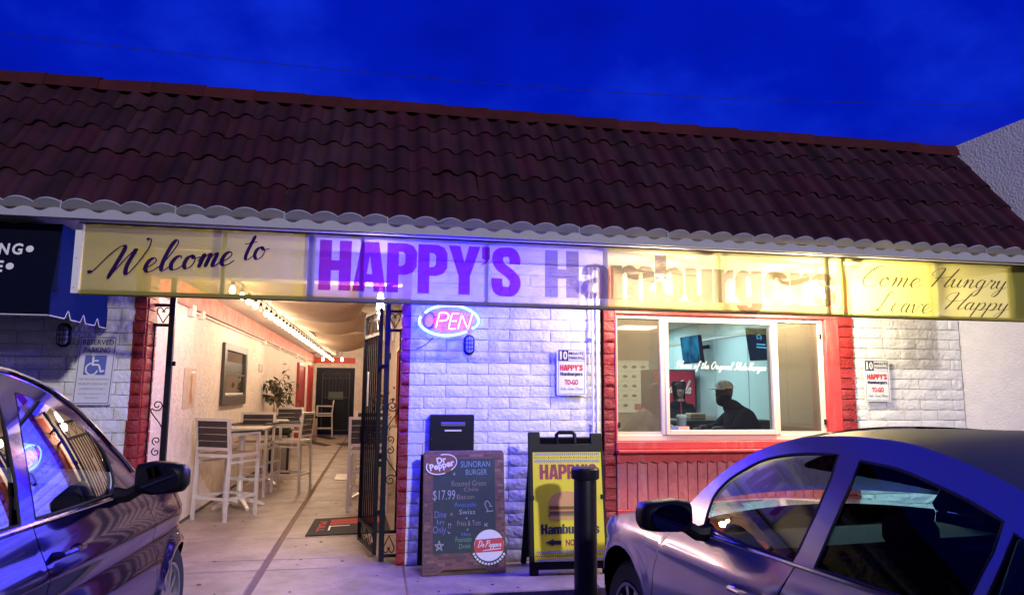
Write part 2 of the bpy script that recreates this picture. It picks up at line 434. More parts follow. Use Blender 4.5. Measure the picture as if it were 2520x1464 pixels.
GL = {
 'a': (.42, [[(.3, .38), (.22, .45), (.09, .34), (.06, .12), (.14, 0), (.25, .12), (.31, .42)], [(.31, .44), (.27, .1), (.33, 0), (.46, .14)]]),
 'B': (.52, [[(.12, .95), (.02, 0)], [(-.05, .85), (.3, 1.0), (.42, .8), (.15, .52), (.42, .35), (.3, .02), (-.02, .06)]]),
 'C': (.58, [[(.62, .85), (.55, 1.0), (.35, .92), (.12, .6), (.05, .25), (.2, 0), (.45, .05), (.65, .2)]]),
 'c': (.38, [[(.3, .36), (.26, .45), (.14, .4), (.07, .2), (.13, .02), (.28, .02), (.44, .16)]]),
 'D': (.6, [[(.12, .98), (.03, .02)], [(-.12, .8), (.1, 1.0), (.42, .88), (.5, .4), (.25, 0), (-.06, .03)]]),
 'd': (.44, [[(.3, .38), (.22, .45), (.09, .34), (.06, .12), (.14, 0), (.25, .12), (.33, .45)], [(.42, 1.0), (.28, .12), (.34, 0), (.46, .14)]]),
 'e': (.40, [[(0, .1), (.2, .2), (.31, .34), (.24, .45), (.12, .38), (.07, .18), (.14, .02), (.28, .02), (.44, .15)]]),
 'f': (.32, [[(.42, .85), (.36, 1.0), (.24, .8), (.1, -.2), (.02, -.36), (-.06, -.28)], [(.02, .42), (.34, .46)]]),
 'g': (.42, [[(.3, .4), (.2, .45), (.08, .32), (.07, .1), (.16, .02), (.27, .15), (.32, .42)], [(.32, .44), (.24, -.2), (.12, -.42), (.02, -.33), (.12, -.15), (.46, .14)]]),
 'H': (.70, [[(.02, .55), (-.1, .62), (-.02, .88), (.2, 1.0), (.28, .92), (.2, .5), (.06, -.02)], [(.78, 1.0), (.62, .5), (.52, .1), (.58, 0), (.72, .14)], [(.02, .46), (.35, .5), (.68, .58)]]),
 'h': (.44, [[(.26, 1.0), (.06, 0)], [(.08, .1), (.2, .4), (.3, .44), (.27, .1), (.33, 0), (.46, .14)]]),
 'i': (.24, [[(.08, .44), (.05, .1), (.11, 0), (.26, .14)], [(.12, .6), (.14, .65)]]),
 'k': (.42, [[(.26, 1.0), (.06, 0)], [(.1, .2), (.24, .42), (.32, .4), (.14, .22), (.28, .02), (.44, .14)]]),
 'L': (.58, [[(.52, .82), (.48, 1.0), (.34, .92), (.24, .5), (.12, .12), (-.04, .0), (-.12, .08), (0, .15), (.22, .04), (.46, -.04), (.66, .08)]]),
 'l': (.30, [[(0, .08), (.2, .4), (.36, .85), (.3, 1.0), (.2, .85), (.12, .4), (.12, .1), (.2, 0), (.34, .12)]]),
 'm': (.62, [[(0, .2), (.1, .44), (.12, .36), (.08, 0)], [(.09, .1), (.2, .38), (.28, .44), (.3, .36), (.26, 0)], [(.27, .1), (.38, .38), (.46, .44), (.49, .36), (.46, .08), (.52, 0), (.66, .14)]]),
 'n': (.44, [[(0, .2), (.1, .44), (.12, .36), (.08, 0)], [(.09, .1), (.2, .38), (.28, .44), (.31, .36), (.28, .08), (.34, 0), (.48, .14)]]),
 'O': (.66, [[(.4, .98), (.16, .8), (.04, .35), (.2, .0), (.46, .15), (.56, .65), (.4, .98), (.3, .86)]]),
 'o': (.42, [[(.24, .44), (.1, .36), (.06, .15), (.15, 0), (.28, .08), (.33, .28), (.24, .44), (.28, .33), (.46, .36)]]),
 'P': (.5, [[(.14, .96), (.0, -.05)], [(-.1, .78), (.1, 1.0), (.4, .95), (.42, .65), (.1, .46)]]),
 'p': (.42, [[(.1, .46), (.04, 0), (-.03, -.42)], [(.05, .1), (.16, .38), (.27, .44), (.33, .3), (.28, .08), (.16, 0), (.07, .08)], [(.16, 0), (.3, .02), (.46, .14)]]),
 'r': (.34, [[(0, .1), (.12, .48), (.14, .38), (.26, .42), (.27, .34), (.21, .1), (.27, 0), (.4, .14)]]),
 'S': (.52, [[(.56, .82), (.46, 1), (.24, .88), (.3, .58), (.4, .28), (.22, 0), (0, .1), (.04, .2)]]),
 's': (.32, [[(0, .1), (.19, .46), (.23, .2), (.16, 0), (.03, .06)], [(.16, 0), (.36, .14)]]),
 'T': (.52, [[(-.05, .75), (.1, .97), (.62, .98)], [(.36, .96), (.24, .4), (.1, 0), (0, .05)]]),
 't': (.32, [[(.26, .85), (.14, .3), (.13, .06), (.2, 0), (.36, .14)], [(.0, .55), (.36, .62)]]),
 'u': (.44, [[(0, .3), (.08, .44), (.06, .1), (.12, 0), (.22, .08), (.32, .44)], [(.32, .44), (.28, .1), (.34, 0), (.48, .14)]]),
 'v': (.42, [[(0, .3), (.08, .44), (.1, .1), (.14, 0), (.24, .15), (.32, .42), (.46, .38)]]),
 'W': (1.0, [[(-.45, .22), (-.42, .14), (-.34, .2), (-.05, .68), (.18, .93), (.3, .9), (.28, .65), (.12, -.12)], [(.12, -.12), (.4, .45), (.6, .78), (.62, .74), (.54, .3), (.56, .04), (.64, 0), (.82, .35), (.97, .8), (.97, 1.05), (.9, 1.12), (.84, 1.08)]]),
 'y': (.42, [[(0, .3), (.08, .44), (.06, .12), (.13, .02), (.24, .12), (.32, .44)], [(.32, .44), (.22, -.2), (.1, -.42), (.01, -.33), (.14, -.12), (.46, .14)]]),
 '-': (.3, [[(.02, .24), (.26, .24)]]), ' ': (.3, []), '.': (.2, [[(.05, .02), (.08, .04)]]),
}
def script(mb, fr, s, x0, y0, x1, y1, pen=0.075, shear=0.28, w=0.002, mono=0.35, n=6):
    """brush lettering: every stroke a ribbon, thick on the way down, thin on the way up"""
    vs = []; fs = []; x = 0.0; k = 0
    for ch in s:
        adv, strokes = GL[ch]
        for st in strokes:
            c = catmull([(p[0] + x + shear * p[1], p[1]) for p in st], n)
            b = len(vs); m = len(c)
            for i, p in enumerate(c):
                d = (c[min(i + 1, m - 1)] - c[max(i - 1, 0)])
                if d.length < 1e-6: d = Vector((1, 0))
                d.normalize(); nn = Vector((-d.y, d.x))
                wd_ = pen * (mono + (1 - mono) * max(0.0, -d.y) ** 0.7)
                if m > 4 and (i == 0 or i == m - 1): wd_ *= 0.5
                k += 1
                vs.append((p.x + nn.x * wd_ / 2, p.y + nn.y * wd_ / 2, k * 0.000004))
                vs.append((p.x - nn.x * wd_ / 2, p.y - nn.y * wd_ / 2, k * 0.000004))
            for i in range(m - 1):
                fs.append((b + 2 * i, b + 2 * i + 1, b + 2 * i + 3, b + 2 * i + 2))
            k += 40
        x += adv
    vs = fit(vs, x0, y0, x1, y1)
    mb.add([fr(v[0], v[1], w + v[2]) for v in vs], fs)
    return mb
def shape(mb, fr, poly, holes=(), w=0.002):
    loops = [[Vector((p[0], p[1], 0)) for p in poly]] + [[Vector((p[0], p[1], 0)) for p in h] for h in holes]
    pts = [p for l in loops for p in l]
    mb.add([fr(p.x, p.y, w) for p in pts], [tuple(t) for t in tessellate_polygon(loops)])
    return mb
def ell(cx, cy, rx, ry, n=28, a0=0, a1=360, rot=0):
    out = []
    for i in range(n + (0 if a1 - a0 == 360 else 1)):
        a = R(a0 + (a1 - a0) * i / n); x = rx * math.cos(a); y = ry * math.sin(a)
        out.append((cx + x * math.cos(rot) - y * math.sin(rot), cy + x * math.sin(rot) + y * math.cos(rot)))
    return out
def rrect(x0, y0, x1, y1, r, n=4):
    out = []
    for cx, cy, a in ((x1 - r, y1 - r, 0), (x0 + r, y1 - r, 90), (x0 + r, y0 + r, 180), (x1 - r, y0 + r, 270)):
        for i in range(n + 1):
            t = R(a + 90 * i / n); out.append((cx + r * math.cos(t), cy + r * math.sin(t)))
    return out
# heavy condensed capitals and small letters: outline polygons (with holes) on a 0..1 body
def strokeband(pts, wd_, n=5):
    c = catmull(pts, n); m = len(c); l = []; r = []
    for i, p in enumerate(c):
        d = c[min(i + 1, m - 1)] - c[max(i - 1, 0)]; d.normalize(); nn = Vector((-d.y, d.x))
        l.append((p.x + nn.x * wd_ / 2, p.y + nn.y * wd_ / 2)); r.append((p.x - nn.x * wd_ / 2, p.y - nn.y * wd_ / 2))
    return l + r[::-1]
def strokequads(pts, wd_, n=5):
    l = strokeband(pts, wd_, n); m = len(l) // 2
    return [(l[i], l[i + 1], l[2 * m - 2 - i], l[2 * m - 1 - i]) for i in range(m - 1)]
HV = {
 'H': (.56, [([(0, 0), (.2, 0), (.2, .40), (.33, .40), (.33, 0), (.53, 0), (.53, 1), (.33, 1), (.33, .6), (.2, .6), (.2, 1), (0, 1)], [])]),
 'A': (.57, [([(0, 0), (.2, 0), (.22, .18), (.34, .18), (.36, 0), (.56, 0), (.43, 1), (.14, 1)], [[(.235, .35), (.325, .35), (.28, .72)]])]),
 'P': (.53, [([(0, 0), (.2, 0), (.2, .36), (.32, .36), (.44, .41), (.51, .53), (.51, .83), (.45, .95), (.34, 1), (0, 1)], [[(.2, .53), (.28, .55), (.31, .6), (.31, .77), (.28, .82), (.2, .83)]])]),
 'Y': (.56, [([(.18, 0), (.38, 0), (.38, .38), (.56, 1), (.36, 1), (.28, .66), (.2, 1), (0, 1), (.18, .38)], [])]),
 "'": (.2, [([(.0, .62), (.1, .72), (.03, .75), (.03, 1), (.17, 1), (.17, .76), (.1, .64)], [])]),
 'S': (.55, [(strokequads([(.42, .66), (.42, .78), (.36, .9), (.26, .91), (.14, .88), (.11, .74), (.17, .6), (.33, .46), (.42, .34), (.42, .2), (.36, .1), (.26, .09), (.14, .11), (.1, .24), (.1, .36)], .2, 4), [])]),
 'a': (.48, [([(.27, 0), (.27, .06), (.2, -.01), (.1, -.01), (.01, .08), (0, .24), (.05, .36), (.16, .42), (.27, .46), (.26, .6), (.2, .62), (.18, .5), (.01, .5), (.03, .64), (.1, .72), (.23, .75), (.37, .72), (.44, .64), (.46, .5), (.46, 0)], [[(.27, .34), (.2, .30), (.18, .18), (.21, .12), (.26, .16)]])]),
 'm': (.72, [([(0, 0), (.19, 0), (.19, .55), (.23, .6), (.26, .56), (.26, 0), (.45, 0), (.45, .55), (.49, .6), (.52, .56), (.52, 0), (.71, 0), (.71, .6), (.66, .72), (.57, .75), (.49, .73), (.43, .67), (.37, .73), (.29, .75), (.22, .71), (.18, .66), (.18, .74), (0, .74)], [])]),
 'b': (.49, [([(0, 0), (.18, 0), (.18, .06), (.24, 0), (.33, -.01), (.43, .06), (.47, .18), (.47, .56), (.43, .68), (.34, .75), (.25, .73), (.19, .68), (.19, 1), (0, 1)], [[(.19, .14), (.23, .11), (.28, .15), (.28, .58), (.24, .63), (.19, .6)]])]),
 'u': (.49, [([(.47, .74), (.28, .74), (.28, .2), (.24, .13), (.2, .17), (.2, .74), (.01, .74), (.01, .16), (.06, .03), (.16, -.01), (.25, .02), (.29, .08), (.29, 0), (.47, 0)], [])]),
 'r': (.36, [([(0, 0), (.19, 0), (.19, .42), (.24, .52), (.34, .54), (.34, .75), (.25, .73), (.18, .64), (.18, .74), (0, .74)], [])]),
 'g': (.49, [([(.28, .06), (.22, .0), (.13, 0), (.04, .07), (0, .2), (0, .55), (.04, .68), (.13, .75), (.22, .73), (.28, .66), (.29, .74), (.47, .74), (.47, -.04), (.42, -.15), (.33, -.21), (.18, -.21), (.07, -.17), (.02, -.08), (.02, -.04), (.2, -.04), (.22, -.09), (.26, -.09), (.28, -.05)], [[(.28, .2), (.25, .14), (.21, .14), (.19, .2), (.19, .56), (.22, .62), (.26, .6), (.28, .55)]])]),
 'e': (.48, [([(.46, .32), (.46, .52), (.42, .66), (.34, .73), (.23, .75), (.11, .72), (.03, .63), (0, .5), (0, .22), (.04, .08), (.12, .01), (.24, -.01), (.36, .02), (.43, .1), (.46, .24), (.28, .24), (.27, .14), (.23, .12), (.2, .16), (.19, .32)], [[(.19, .43), (.2, .58), (.23, .62), (.27, .58), (.28, .43)]])]),
 's': (.46, [(strokequads([(.35, .48), (.34, .58), (.25, .66), (.14, .63), (.1, .54), (.14, .44), (.3, .33), (.36, .22), (.32, .1), (.22, .075), (.12, .1), (.1, .24)], .17, 4), [])]),
 ' ': (.2, []),
}
def heavy(mb, fr, s, x0, y0, x1, y1, w=0.002, ref=None):
    """y0..y1 = baseline to cap height"""
    x = 0.0; L = []
    for ch in s:
        adv, polys = HV[ch]
        for poly, holes in polys:
          for q_ in ([poly] if not isinstance(poly[0][0], tuple) else poly): L.append(([(p[0] + x, p[1]) for p in q_], [[(p[0] + x, p[1]) for p in h] for h in holes]))
        x += adv
    sx = (x1 - x0) / (x - 0.02); sy = y1 - y0
    for poly, holes in L:
        g = lambda p: (x0 + p[0] * sx, y0 + p[1] * sy)
        shape(mb, fr, [g(p) for p in poly], [[g(p) for p in h] for h in holes], w)
    return mb
# ================================================================ SETTING: ground
g = MB(); g.grid(lambda a, b: (-60 + 120 * a, -60 + 140 * b, -0.1), 12, 14, False)
lot = g.build('parking_lot', M['asphalt']); tag(lot, 'dark asphalt parking lot in front of the walkway', kind='structure')

walk = MB().box(-3.9, 6.0, -0.9, 19.0, -0.098, -0.012).build('walkway', M['walk_joint'])
tag(walk, 'pale concrete walkway leading into the open passage', kind='structure')
def slab(x0, x1, y0, y1):
    z = random.uniform(-0.002, 0.002)
    o = MB().box(x0, x1, y0, y1, -0.09, z).build('slab', M['concrete'], walk, bevel=0.008)
ys = [0.02, 0.40, 1.34, 2.64, 3.9, 5.15, 6.4, 7.55, 8.8, 10.1, 11.4, 12.7, 14.0, 15.3, 16.6, 17.9, 18.9]
for a, b in zip(ys, ys[1:]):
    slab(-2.20, -0.925, a + 0.007, b - 0.007)
    slab(-0.875, 0.36, a + 0.007, b - 0.007)
fx = [-3.9, -2.2, -0.9, 0.27, 1.75, 3.1, 4.5, 6.0]
for a, b in zip(fx, fx[1:]):
    k = 0.025 if abs(a + 0.9) < 0.01 else 0.006
    k2 = 0.025 if abs(b + 0.9) < 0.01 else 0.006
    slab(a + k, b - k2, -0.93, 0.013)

rg_ = random.Random(9); gs = MB()
for k in range(46):   # trodden-in chewing gum
    gx, gy = (rg_.uniform(-1.9, 3.0), rg_.uniform(-.88, .0)) if k < 22 else (rg_.uniform(-1.9, .2), rg_.uniform(.1, 6))
    r_ = rg_.uniform(.008, .02); gs.lathe([(r_, .0015), (r_ * .8, .0045), (0, .005)], 8, (gx, gy, 0), cap=False)
tag(gs.build('gum_spots', mat('gum', (.09, .075, .07), .8), walk), kind='stuff')

# ================================================================ RESTAURANT BUILDING
bld = thing('restaurant_building', 'low white slump-brick restaurant with dark red tile roof and lit open passage', 'building')
def part(name, mb, m, parent=None, **k): return mb.build(name, m, parent or bld, **k)
# wall cores behind the bricks
wl = MB(); wl.box(-3.9, -2.03, 0.035, 0.3, -0.09, 2.70)
wall_l = part('brick_wall', wl, M['mortar'])
wc = MB(); wc.box(0.285, 2.09, 0.035, 0.3, -0.09, 2.70)
wall_c = part('brick_wall', wc, M['mortar'])
wr = MB(); wr.box(4.72, 6.02, 0.035, 0.3, -0.09, 2.70); wr.box(2.09, 4.72, 0.035, 0.3, 2.38, 2.70); wr.box(2.09, 4.72, 0.035, 0.3, -0.09, 0.95)
wall_r = part('brick_wall', wr, M['mortar'])
wp = MB(); wp.box(-2.032, -1.95, 0.03, 0.29, -0.09, 2.70)
pil1 = part('red_pillar', wp, M['red_brick'])
wp = MB(); wp.box(0.215, 0.283, 0.03, 0.29, -0.09, 2.70)
pil2 = part('red_pillar', wp, M['red_brick'])
wp = MB(); wp.box(2.11, 2.20, 0.0, 0.29, -0.09, 2.64)
pil3 = part('red_pillar', wp, M['red_brick'])
wp = MB(); wp.box(4.575, 4.715, 0.0, 0.29, -0.09, 2.64)
pil4 = part('red_pillar', wp, M['red_brick'])

# split-faced blocks: a few rough shapes, shared by all the blocks
def block_mesh(name, L, H, D, m, rough, seed):
    rnd = random.Random(seed)
    nu, nv = (6, 3) if L > 0.2 else (3, 3)
    off = Vector((seed * 3.1, seed * 1.7, 0))
    pts = {}
    def P(i, j):
        u, v = i / nu, j / nv
        x = (u - .5) * L; z = (v - .5) * H
        edge = min(u, 1 - u, v * 0.55, (1 - v) * 0.55)
        y = -D
        n_ = noise.noise(Vector((x * 9, z * 22, 0)) + off) * rough * 1.3 + (rnd.random() - .5) * rough * 0.8
        if i in (0, nu) or j in (0, nv):
            y += 0.0035 + rough * .15; z *= 0.992; x *= 0.998
            z += (rnd.random() - .5) * 0.004
            n_ *= 0.4
        return Vector((x, y + n_, z))
    g_ = [[P(i, j) for i in range(nu + 1)] for j in range(nv + 1)]
    mb = MB(); vs = [p for r in g_ for p in r]; fs = []
    w_ = nu + 1
    for j in range(nv):
        for i in range(nu): fs.append((j * w_ + i, j * w_ + i + 1, (j + 1) * w_ + i + 1, (j + 1) * w_ + i))
    ring = [(i, 0) for i in range(nu + 1)] + [(nu, j) for j in range(1, nv + 1)] + [(i, nv) for i in range(nu - 1, -1, -1)] + [(0, j) for j in range(nv - 1, 0, -1)]
    b0 = len(vs)
    for i, j in ring:
        p = g_[j][i]; vs.append(Vector((p.x, 0.0, p.z)))
    n_ = len(ring)
    for k in range(n_):
        a = ring[k]; b = ring[(k + 1) % n_]
        fs.append((a[1] * w_ + a[0], b0 + k, b0 + (k + 1) % n_, b[1] * w_ + b[0]))
    mb.add(vs, fs, True)
    return mb.mesh(name, m, sharp=70)
PITCH = 0.1035
BL = [block_mesh('brick', 0.3865, 0.0985, 0.027, M['white_brick'], 0.010, s) for s in range(12)]
RB = [block_mesh('red_brick', 1.0 * 0.1, 0.0965, 0.03, M['red_brick'], 0.012, 20 + s) for s in range(5)]
nbrick = [0]
def brick_wall(x0, x1, z0, z1, parent, phase, keep=lambda x, z: True):
    row = 0; z = z0; rest = MB()
    while z + PITCH * .6 < z1:
        x = x0 - (phase + (0.195 if row % 2 else 0.0)) % 0.39
        h = min(PITCH, z1 - z)
        while x < x1 - 0.02:
            a = max(x, x0) + 0.003; b = min(x + 0.39, x1) - 0.003
            if b - a > 0.025:
                me = random.choice(BL)
                s = (b - a) / 0.385
                mtx = Matrix.Translation((( a + b) / 2, 0.034, z + PITCH / 2)) @ Matrix.Diagonal((s * (1 if random.random() < .5 else -1), 1, 1, 1))
                if keep((a + b) / 2, z):
                    put('brick', me, parent, m=mtx); nbrick[0] += 1
                else:
                    rest.add([mtx @ v.co for v in me.vertices], [tuple(p.vertices) for p in me.polygons])
            x += 0.39
        z += PITCH; row += 1
    if rest.v:
        o = rest.build('brick_course', M['white_brick'], parent); tag(o, kind='stuff')
brick_wall(-3.6, -2.03, 0.0, 2.68, wall_l, 0.10, lambda x, z: x > -3.05 and z > 0.75)
brick_wall(0.285, 2.075, 0.0, 2.68, wall_c, 0.06)
brick_wall(4.72, 6.015, 0.0, 2.68, wall_r, 0.20, lambda x, z: z > 1.05)
def pillar(x0, x1, yf, parent, z0=0.0, z1=2.66, side=None):
    z = z0
    while z < z1 - 0.05:
        me = random.choice(RB)
        w_ = x1 - x0 + random.uniform(-.006, .006); sy = random.uniform(.8, 1.25)
        put('red_brick', me, parent, m=Matrix.Translation(((x0 + x1) / 2 + random.uniform(-.003, .003), yf, z + PITCH / 2)) @ Matrix.Diagonal((w_ / 0.1, sy, 1, 1)))
        if side:   # blocks turning the corner into the passage
            put('red_brick', me, parent, m=Matrix.Translation((side[0], yf + 0.14, z + PITCH / 2)) @ Matrix.Rotation(side[1], 4, 'Z') @ Matrix.Diagonal((2.55, 0.7 * sy, 1, 1)))
        z += PITCH
pillar(-2.04, -1.945, 0.034, pil1, side=(-1.952, PI / 2))
pillar(0.205, 0.287, 0.034, pil2)
pillar(2.102, 2.205, 0.004, pil3)
pillar(4.575, 4.735, 0.004, pil4)

# ---------------------------------------------------------------- tile roof
EY, EZ, RY, RZ = -1.12, 2.775, -0.10, 4.05
sl = Vector((0, RY - EY, RZ - EZ)); SL = sl.length; sl.normalize(); nrm = Vector((1, 0, 0)).cross(sl)
deck = MB()
deck.add([(-4.2, EY, EZ - .03), (6.018, EY, EZ - .03), (6.018, RY, RZ - .03), (-4.2, RY, RZ - .03), (-4.2, RY + .12, RZ - .03), (6.018, RY + .12, RZ - .03), (6.018, RY + .12, 2.78), (-4.2, RY + .12, 2.78)],
         [(0, 1, 2, 3), (3, 2, 5, 4), (4, 5, 6, 7), (0, 7, 6, 1), (0, 3, 4, 7), (1, 6, 5, 2)])
roof = part('roof', deck, M['joint'])
TW, ROWS = 0.1872, 5; RS = SL / ROWS
def tile_mesh(seed):
    rnd = random.Random(seed); mb = MB()
    xs = [0, .03, .058, .072, .088, .108, .1286, .149, .169, .185, .1935]
    def prof(x):
        if x < .065: return 0.004 - .010 * math.sin(PI * x / .065)
        return .044 * math.sin(PI * min(1, (x - .065) / .1285)) ** 0.8
    def P(x, t):
        z = prof(x) * (1 - .10 * t) + .017 * (1 - t) + rnd.uniform(-.0012, .0012)
        return Vector((x - TW / 2 + rnd.uniform(-.001, .001), t * (RS + .03), z))
    n = len(xs); vs = [P(x, 0) for x in xs] + [P(x, .5) for x in xs] + [P(x, 1) for x in xs]
    vs += [v - Vector((0, -.004, .016)) for v in vs[:n]]
    fs = [(i, i + 1, n + i + 1, n + i) for i in range(n - 1)] + [(n + i, n + i + 1, 2 * n + i + 1, 2 * n + i) for i in range(n - 1)]
    fs += [(3 * n + i, 3 * n + i + 1, i + 1, i) for i in range(n - 1)]
    mb.add(vs, fs, True); return mb.mesh('tile', M['tile'], sharp=50)
TM = [tile_mesh(i) for i in range(6)]
BAS = Matrix(((1, sl.x, nrm.x, 0), (0, sl.y, nrm.y, 0), (0, sl.z, nrm.z, 0), (0, 0, 0, 1)))
ncol = 50
for j in range(ROWS):
    for i in range(ncol):
        x = 6.018 - TW * (i + 0.55) + random.uniform(-.003, .003)
        p = Vector((x, EY, EZ)) + sl * (j * RS + random.gauss(0, .007)) + nrm * random.uniform(0, .004)
        put('tile', random.choice(TM), roof, m=Matrix.Translation(p) @ BAS @ Matrix.Rotation(random.gauss(0, .012), 4, 'Z') @ Matrix.Rotation(random.gauss(0, .01), 4, 'X'))
def cap_mesh(s):
    rnd = random.Random(s); mb = MB()
    pr = [(-.115, -.075), (-.105, -.01), (-.085, .035), (-.045, .06), (0, .067), (.045, .06), (.085, .035), (.105, -.01), (.115, -.075)]
    vs = []
    for x, k in ((0, 1.0), (.46, .86)):
        vs += [Vector((x, a * k, b * k + rnd.uniform(-.002, .002))) for a, b in pr]
    n = len(pr); fs = [(i, i + 1, n + i + 1, n + i) for i in range(n - 1)]
    vs += [Vector((0, a * .86, b * .86 - .004)) for a, b in pr]
    fs += [(2 * n + i, 2 * n + i + 1, i + 1, i) for i in range(n - 1)]
    mb.add(vs, fs, True); return mb.mesh('ridge_tile', M['tile_ridge'], sharp=45)
CM = [cap_mesh(i) for i in range(3)]
x = 6.0; 
while x > -3.9:   # the wide mouth of each cap faces right and laps over the next
    put('ridge_tile', random.choice(CM), roof, m=Matrix.Translation((x, RY + .02, RZ + .035 + random.uniform(-.003, .003))) @ Matrix.Rotation(PI, 4, 'Z') @ Matrix.Rotation(random.uniform(-.01, .02), 4, 'Y'))
    x -= 0.42
# fascia board with scalloped top edge and the mortar closures under each barrel
def scallop(x0, x1, zb, za, amp, ph, y0, y1):
    n = int((x1 - x0) / (TW / 10)); mb = MB(); vs = []
    for i in range(n + 1):
        x_ = x0 + (x1 - x0) * i / n
        t = ((6.018 - x_) / TW + ph) % 1.0
        z_ = za + amp * max(0.0, math.sin(PI * min(1, t / .8))) ** .8
        for y_ in (y0, y1): vs += [Vector((x_, y_, zb)), Vector((x_, y_, z_))]
    fs = []
    for i in range(n):
        a = i * 4; b = a + 4
        fs += [(a, b, b + 1, a + 1), (a + 2, a + 3, b + 3, b + 2), (a + 1, b + 1, b + 3, a + 3), (a, a + 2, b + 2, b)]
    mb.add(vs, fs); return mb
ec = MB(); vs = []; fs = []; NS = 12; nn_ = 0
for i in range(ncol):
    x0_ = 6.018 - TW * (i + 1.05)
    for q in range(NS + 1):
        t_ = q / NS; xx = x0_ + TW * t_
        hh = .046 * abs(math.sin(PI * (t_ - .18))) ** .7 + .019
        b_ = Vector((xx, EY, EZ)) - sl * .014
        for h_, o_ in ((-.075, 0), (hh, 0), (hh, .012), (-.075, .012)): vs.append(b_ + nrm * h_ + sl * o_)
    for q in range(NS):
        a = nn_ + q * 4; b = a + 4; fs += [(a, b, b + 1, a + 1), (a + 1, b + 1, b + 2, a + 2), (a + 2, b + 2, b + 3, a + 3)]
    nn_ += (NS + 1) * 4
ec.add(vs, fs); tag(part('eave_closure', ec, M['fascia']), kind='stuff')
part('fascia', scallop(-4.1, 6.018, 2.678, 2.720, .028, 0.30, -1.156, -1.142), M['fascia'])
for i in range(9):
    xx = 6.018 - TW * (4 + i * 5 + (i * 3) % 4) + .01
    part('closure_seam', MB().box(xx, xx + .008, -1.150, -1.142, 2.728, 2.80), M['fascia'])
sf = MB(); sf.box(-4.1, 6.018, -1.08, 0.03, 2.705, 2.735); part('soffit', sf, M['fascia'])
part('passage_header', MB().box(-2.03, 0.285, 0.05, 0.28, 2.475, 2.703), M['cream_stucco'])

# ---------------------------------------------------------------- passage
pw = MB(); pw.box(-2.4, -2.13, 0.3, 18.9, -0.09, 2.43)
pas_l = part('stucco_wall', pw, M['cream_stucco'])
part('wall_base', MB().box(-2.13, -2.122, 0.3, 13.4, 0.0, 0.035), M['joint'])
part('beam', MB().box(-2.4, -2.085, 0.10, 18.88, 2.43, 2.66), M['red_band'], bevel=0.006)
part('beam_lip', MB().box(-2.12, -2.078, 0.12, 18.88, 2.412, 2.43), M['red_door'])
part('passage_ceiling', MB().box(-2.4, -1.46, 0.04, 18.9, 2.76, 2.80), M['ceiling'])
part('ceiling_beam', MB().box(-1.46, -1.36, 0.05, 18.9, 2.66, 2.80), M['ceiling'], bevel=0.005)
part('upper_ceiling', MB().box(-1.36, 0.36, 0.3, 18.9, 3.05, 3.1), M['ceiling'])
for yy in (2.4, 5.6, 8.2, 11.0, 13.6): part('rafter', MB().box(-1.36, 0.36, yy, yy + .1, 2.9, 3.05), M['grey_metal'])
bw = MB(); bw.box(-2.13, -2.04, 18.9, 19.1, 0, 3.1); bw.box(-0.75, 0.36, 18.9, 19.1, 0, 3.1); bw.box(-2.04, -0.75, 18.9, 19.1, 2.27, 3.1)
part('end_wall', bw, M['cream_stucco'])
part('end_beam', MB().box(-2.1, -0.64, 18.82, 18.9, 2.42, 2.61), M['band_red'])
part('end_column', MB().box(-0.64, 0.36, 15.2, 18.88, 0, 2.6), M['cream_stucco'])
part('end_column', MB().box(-0.64, 0.36, 15.2, 18.88, 2.6, 3.04), M['ceiling'])
pr_ = MB(); pr_.box(0.36, 0.5, 0.3, 18.9, -0.09, 3.1); part('stucco_wall', pr_, M['cream_stucco'])
# dark security door with iron grille at the far end
dd = part('security_door', MB().box(-2.03, -0.76, 18.9, 18.96, 0.02, 2.26), M['door_dark'])
gm = MB(); y_ = 18.885
for xx in (-1.82, -0.92): gm.tube([(xx, y_, 0.15), (xx, y_, 2.1)], .018, 6)
for zz in (0.15, 1.25, 1.9, 2.1): gm.tube([(-1.82, y_, zz), (-0.92, y_, zz)], .015, 6)
for k in range(7): gm.tube([(-1.72 + k * .115, y_, 1.25), (-1.72 + k * .115, y_, 1.9)], .009, 5)
for k in range(5): gm.tube([(-1.74 + k * .185 + .07 * math.cos(a * .5), y_, 2.0 + .07 * math.sin(a * .5)) for a in range(11)], .008, 5)
gm.build('grille', mat('grille_dark', (.05, .05, .07), .5), dd)
MB().box(-1.62, -1.12, 18.88, 18.886, 1.2, 1.45).build('notice', mat('notice', (.07, .11, .13), .6), dd)
for (ya, yb, zt) in ((13.6, 15.3, 2.24), (16.7, 17.9, 2.28)):
    d_ = part('red_door', MB().box(-2.135, -2.09, ya + .1, yb - .1, 0.02, zt - .08), M['red_door'])
    f_ = MB(); f_.box(-2.14, -2.06, ya, ya + .1, 0, zt); f_.box(-2.14, -2.06, yb - .1, yb, 0, zt); f_.box(-2.14, -2.06, ya + .1, yb - .1, zt - .08, zt)
    f_.build('door_frame', M['red_door'], d_)
    MB().lathe([(0, 0), (.03, 0), (.03, .05), (0, .05)], 8, (-2.09, ya + .25, 1.0), 'x').build('door_knob', M['steel'], d_)
# side window frames on the right passage wall
for (ya, yb) in ((2.2, 3.6), (4.6, 6.0)):
    f_ = MB()
    for a, b, c, d in ((ya, ya + .07, 1.0, 2.15), (yb - .07, yb, 1.0, 2.15), (ya, yb, 2.15, 2.22), (ya, yb, .93, 1.0)): f_.box(.325, .36, a, b, c, d)
    w_ = part('side_window', f_, M['red_door'])
    MB().box(.35, .358, ya + .07, yb - .07, 1.0, 2.15).build('pane', M['mirror_glass'], w_)

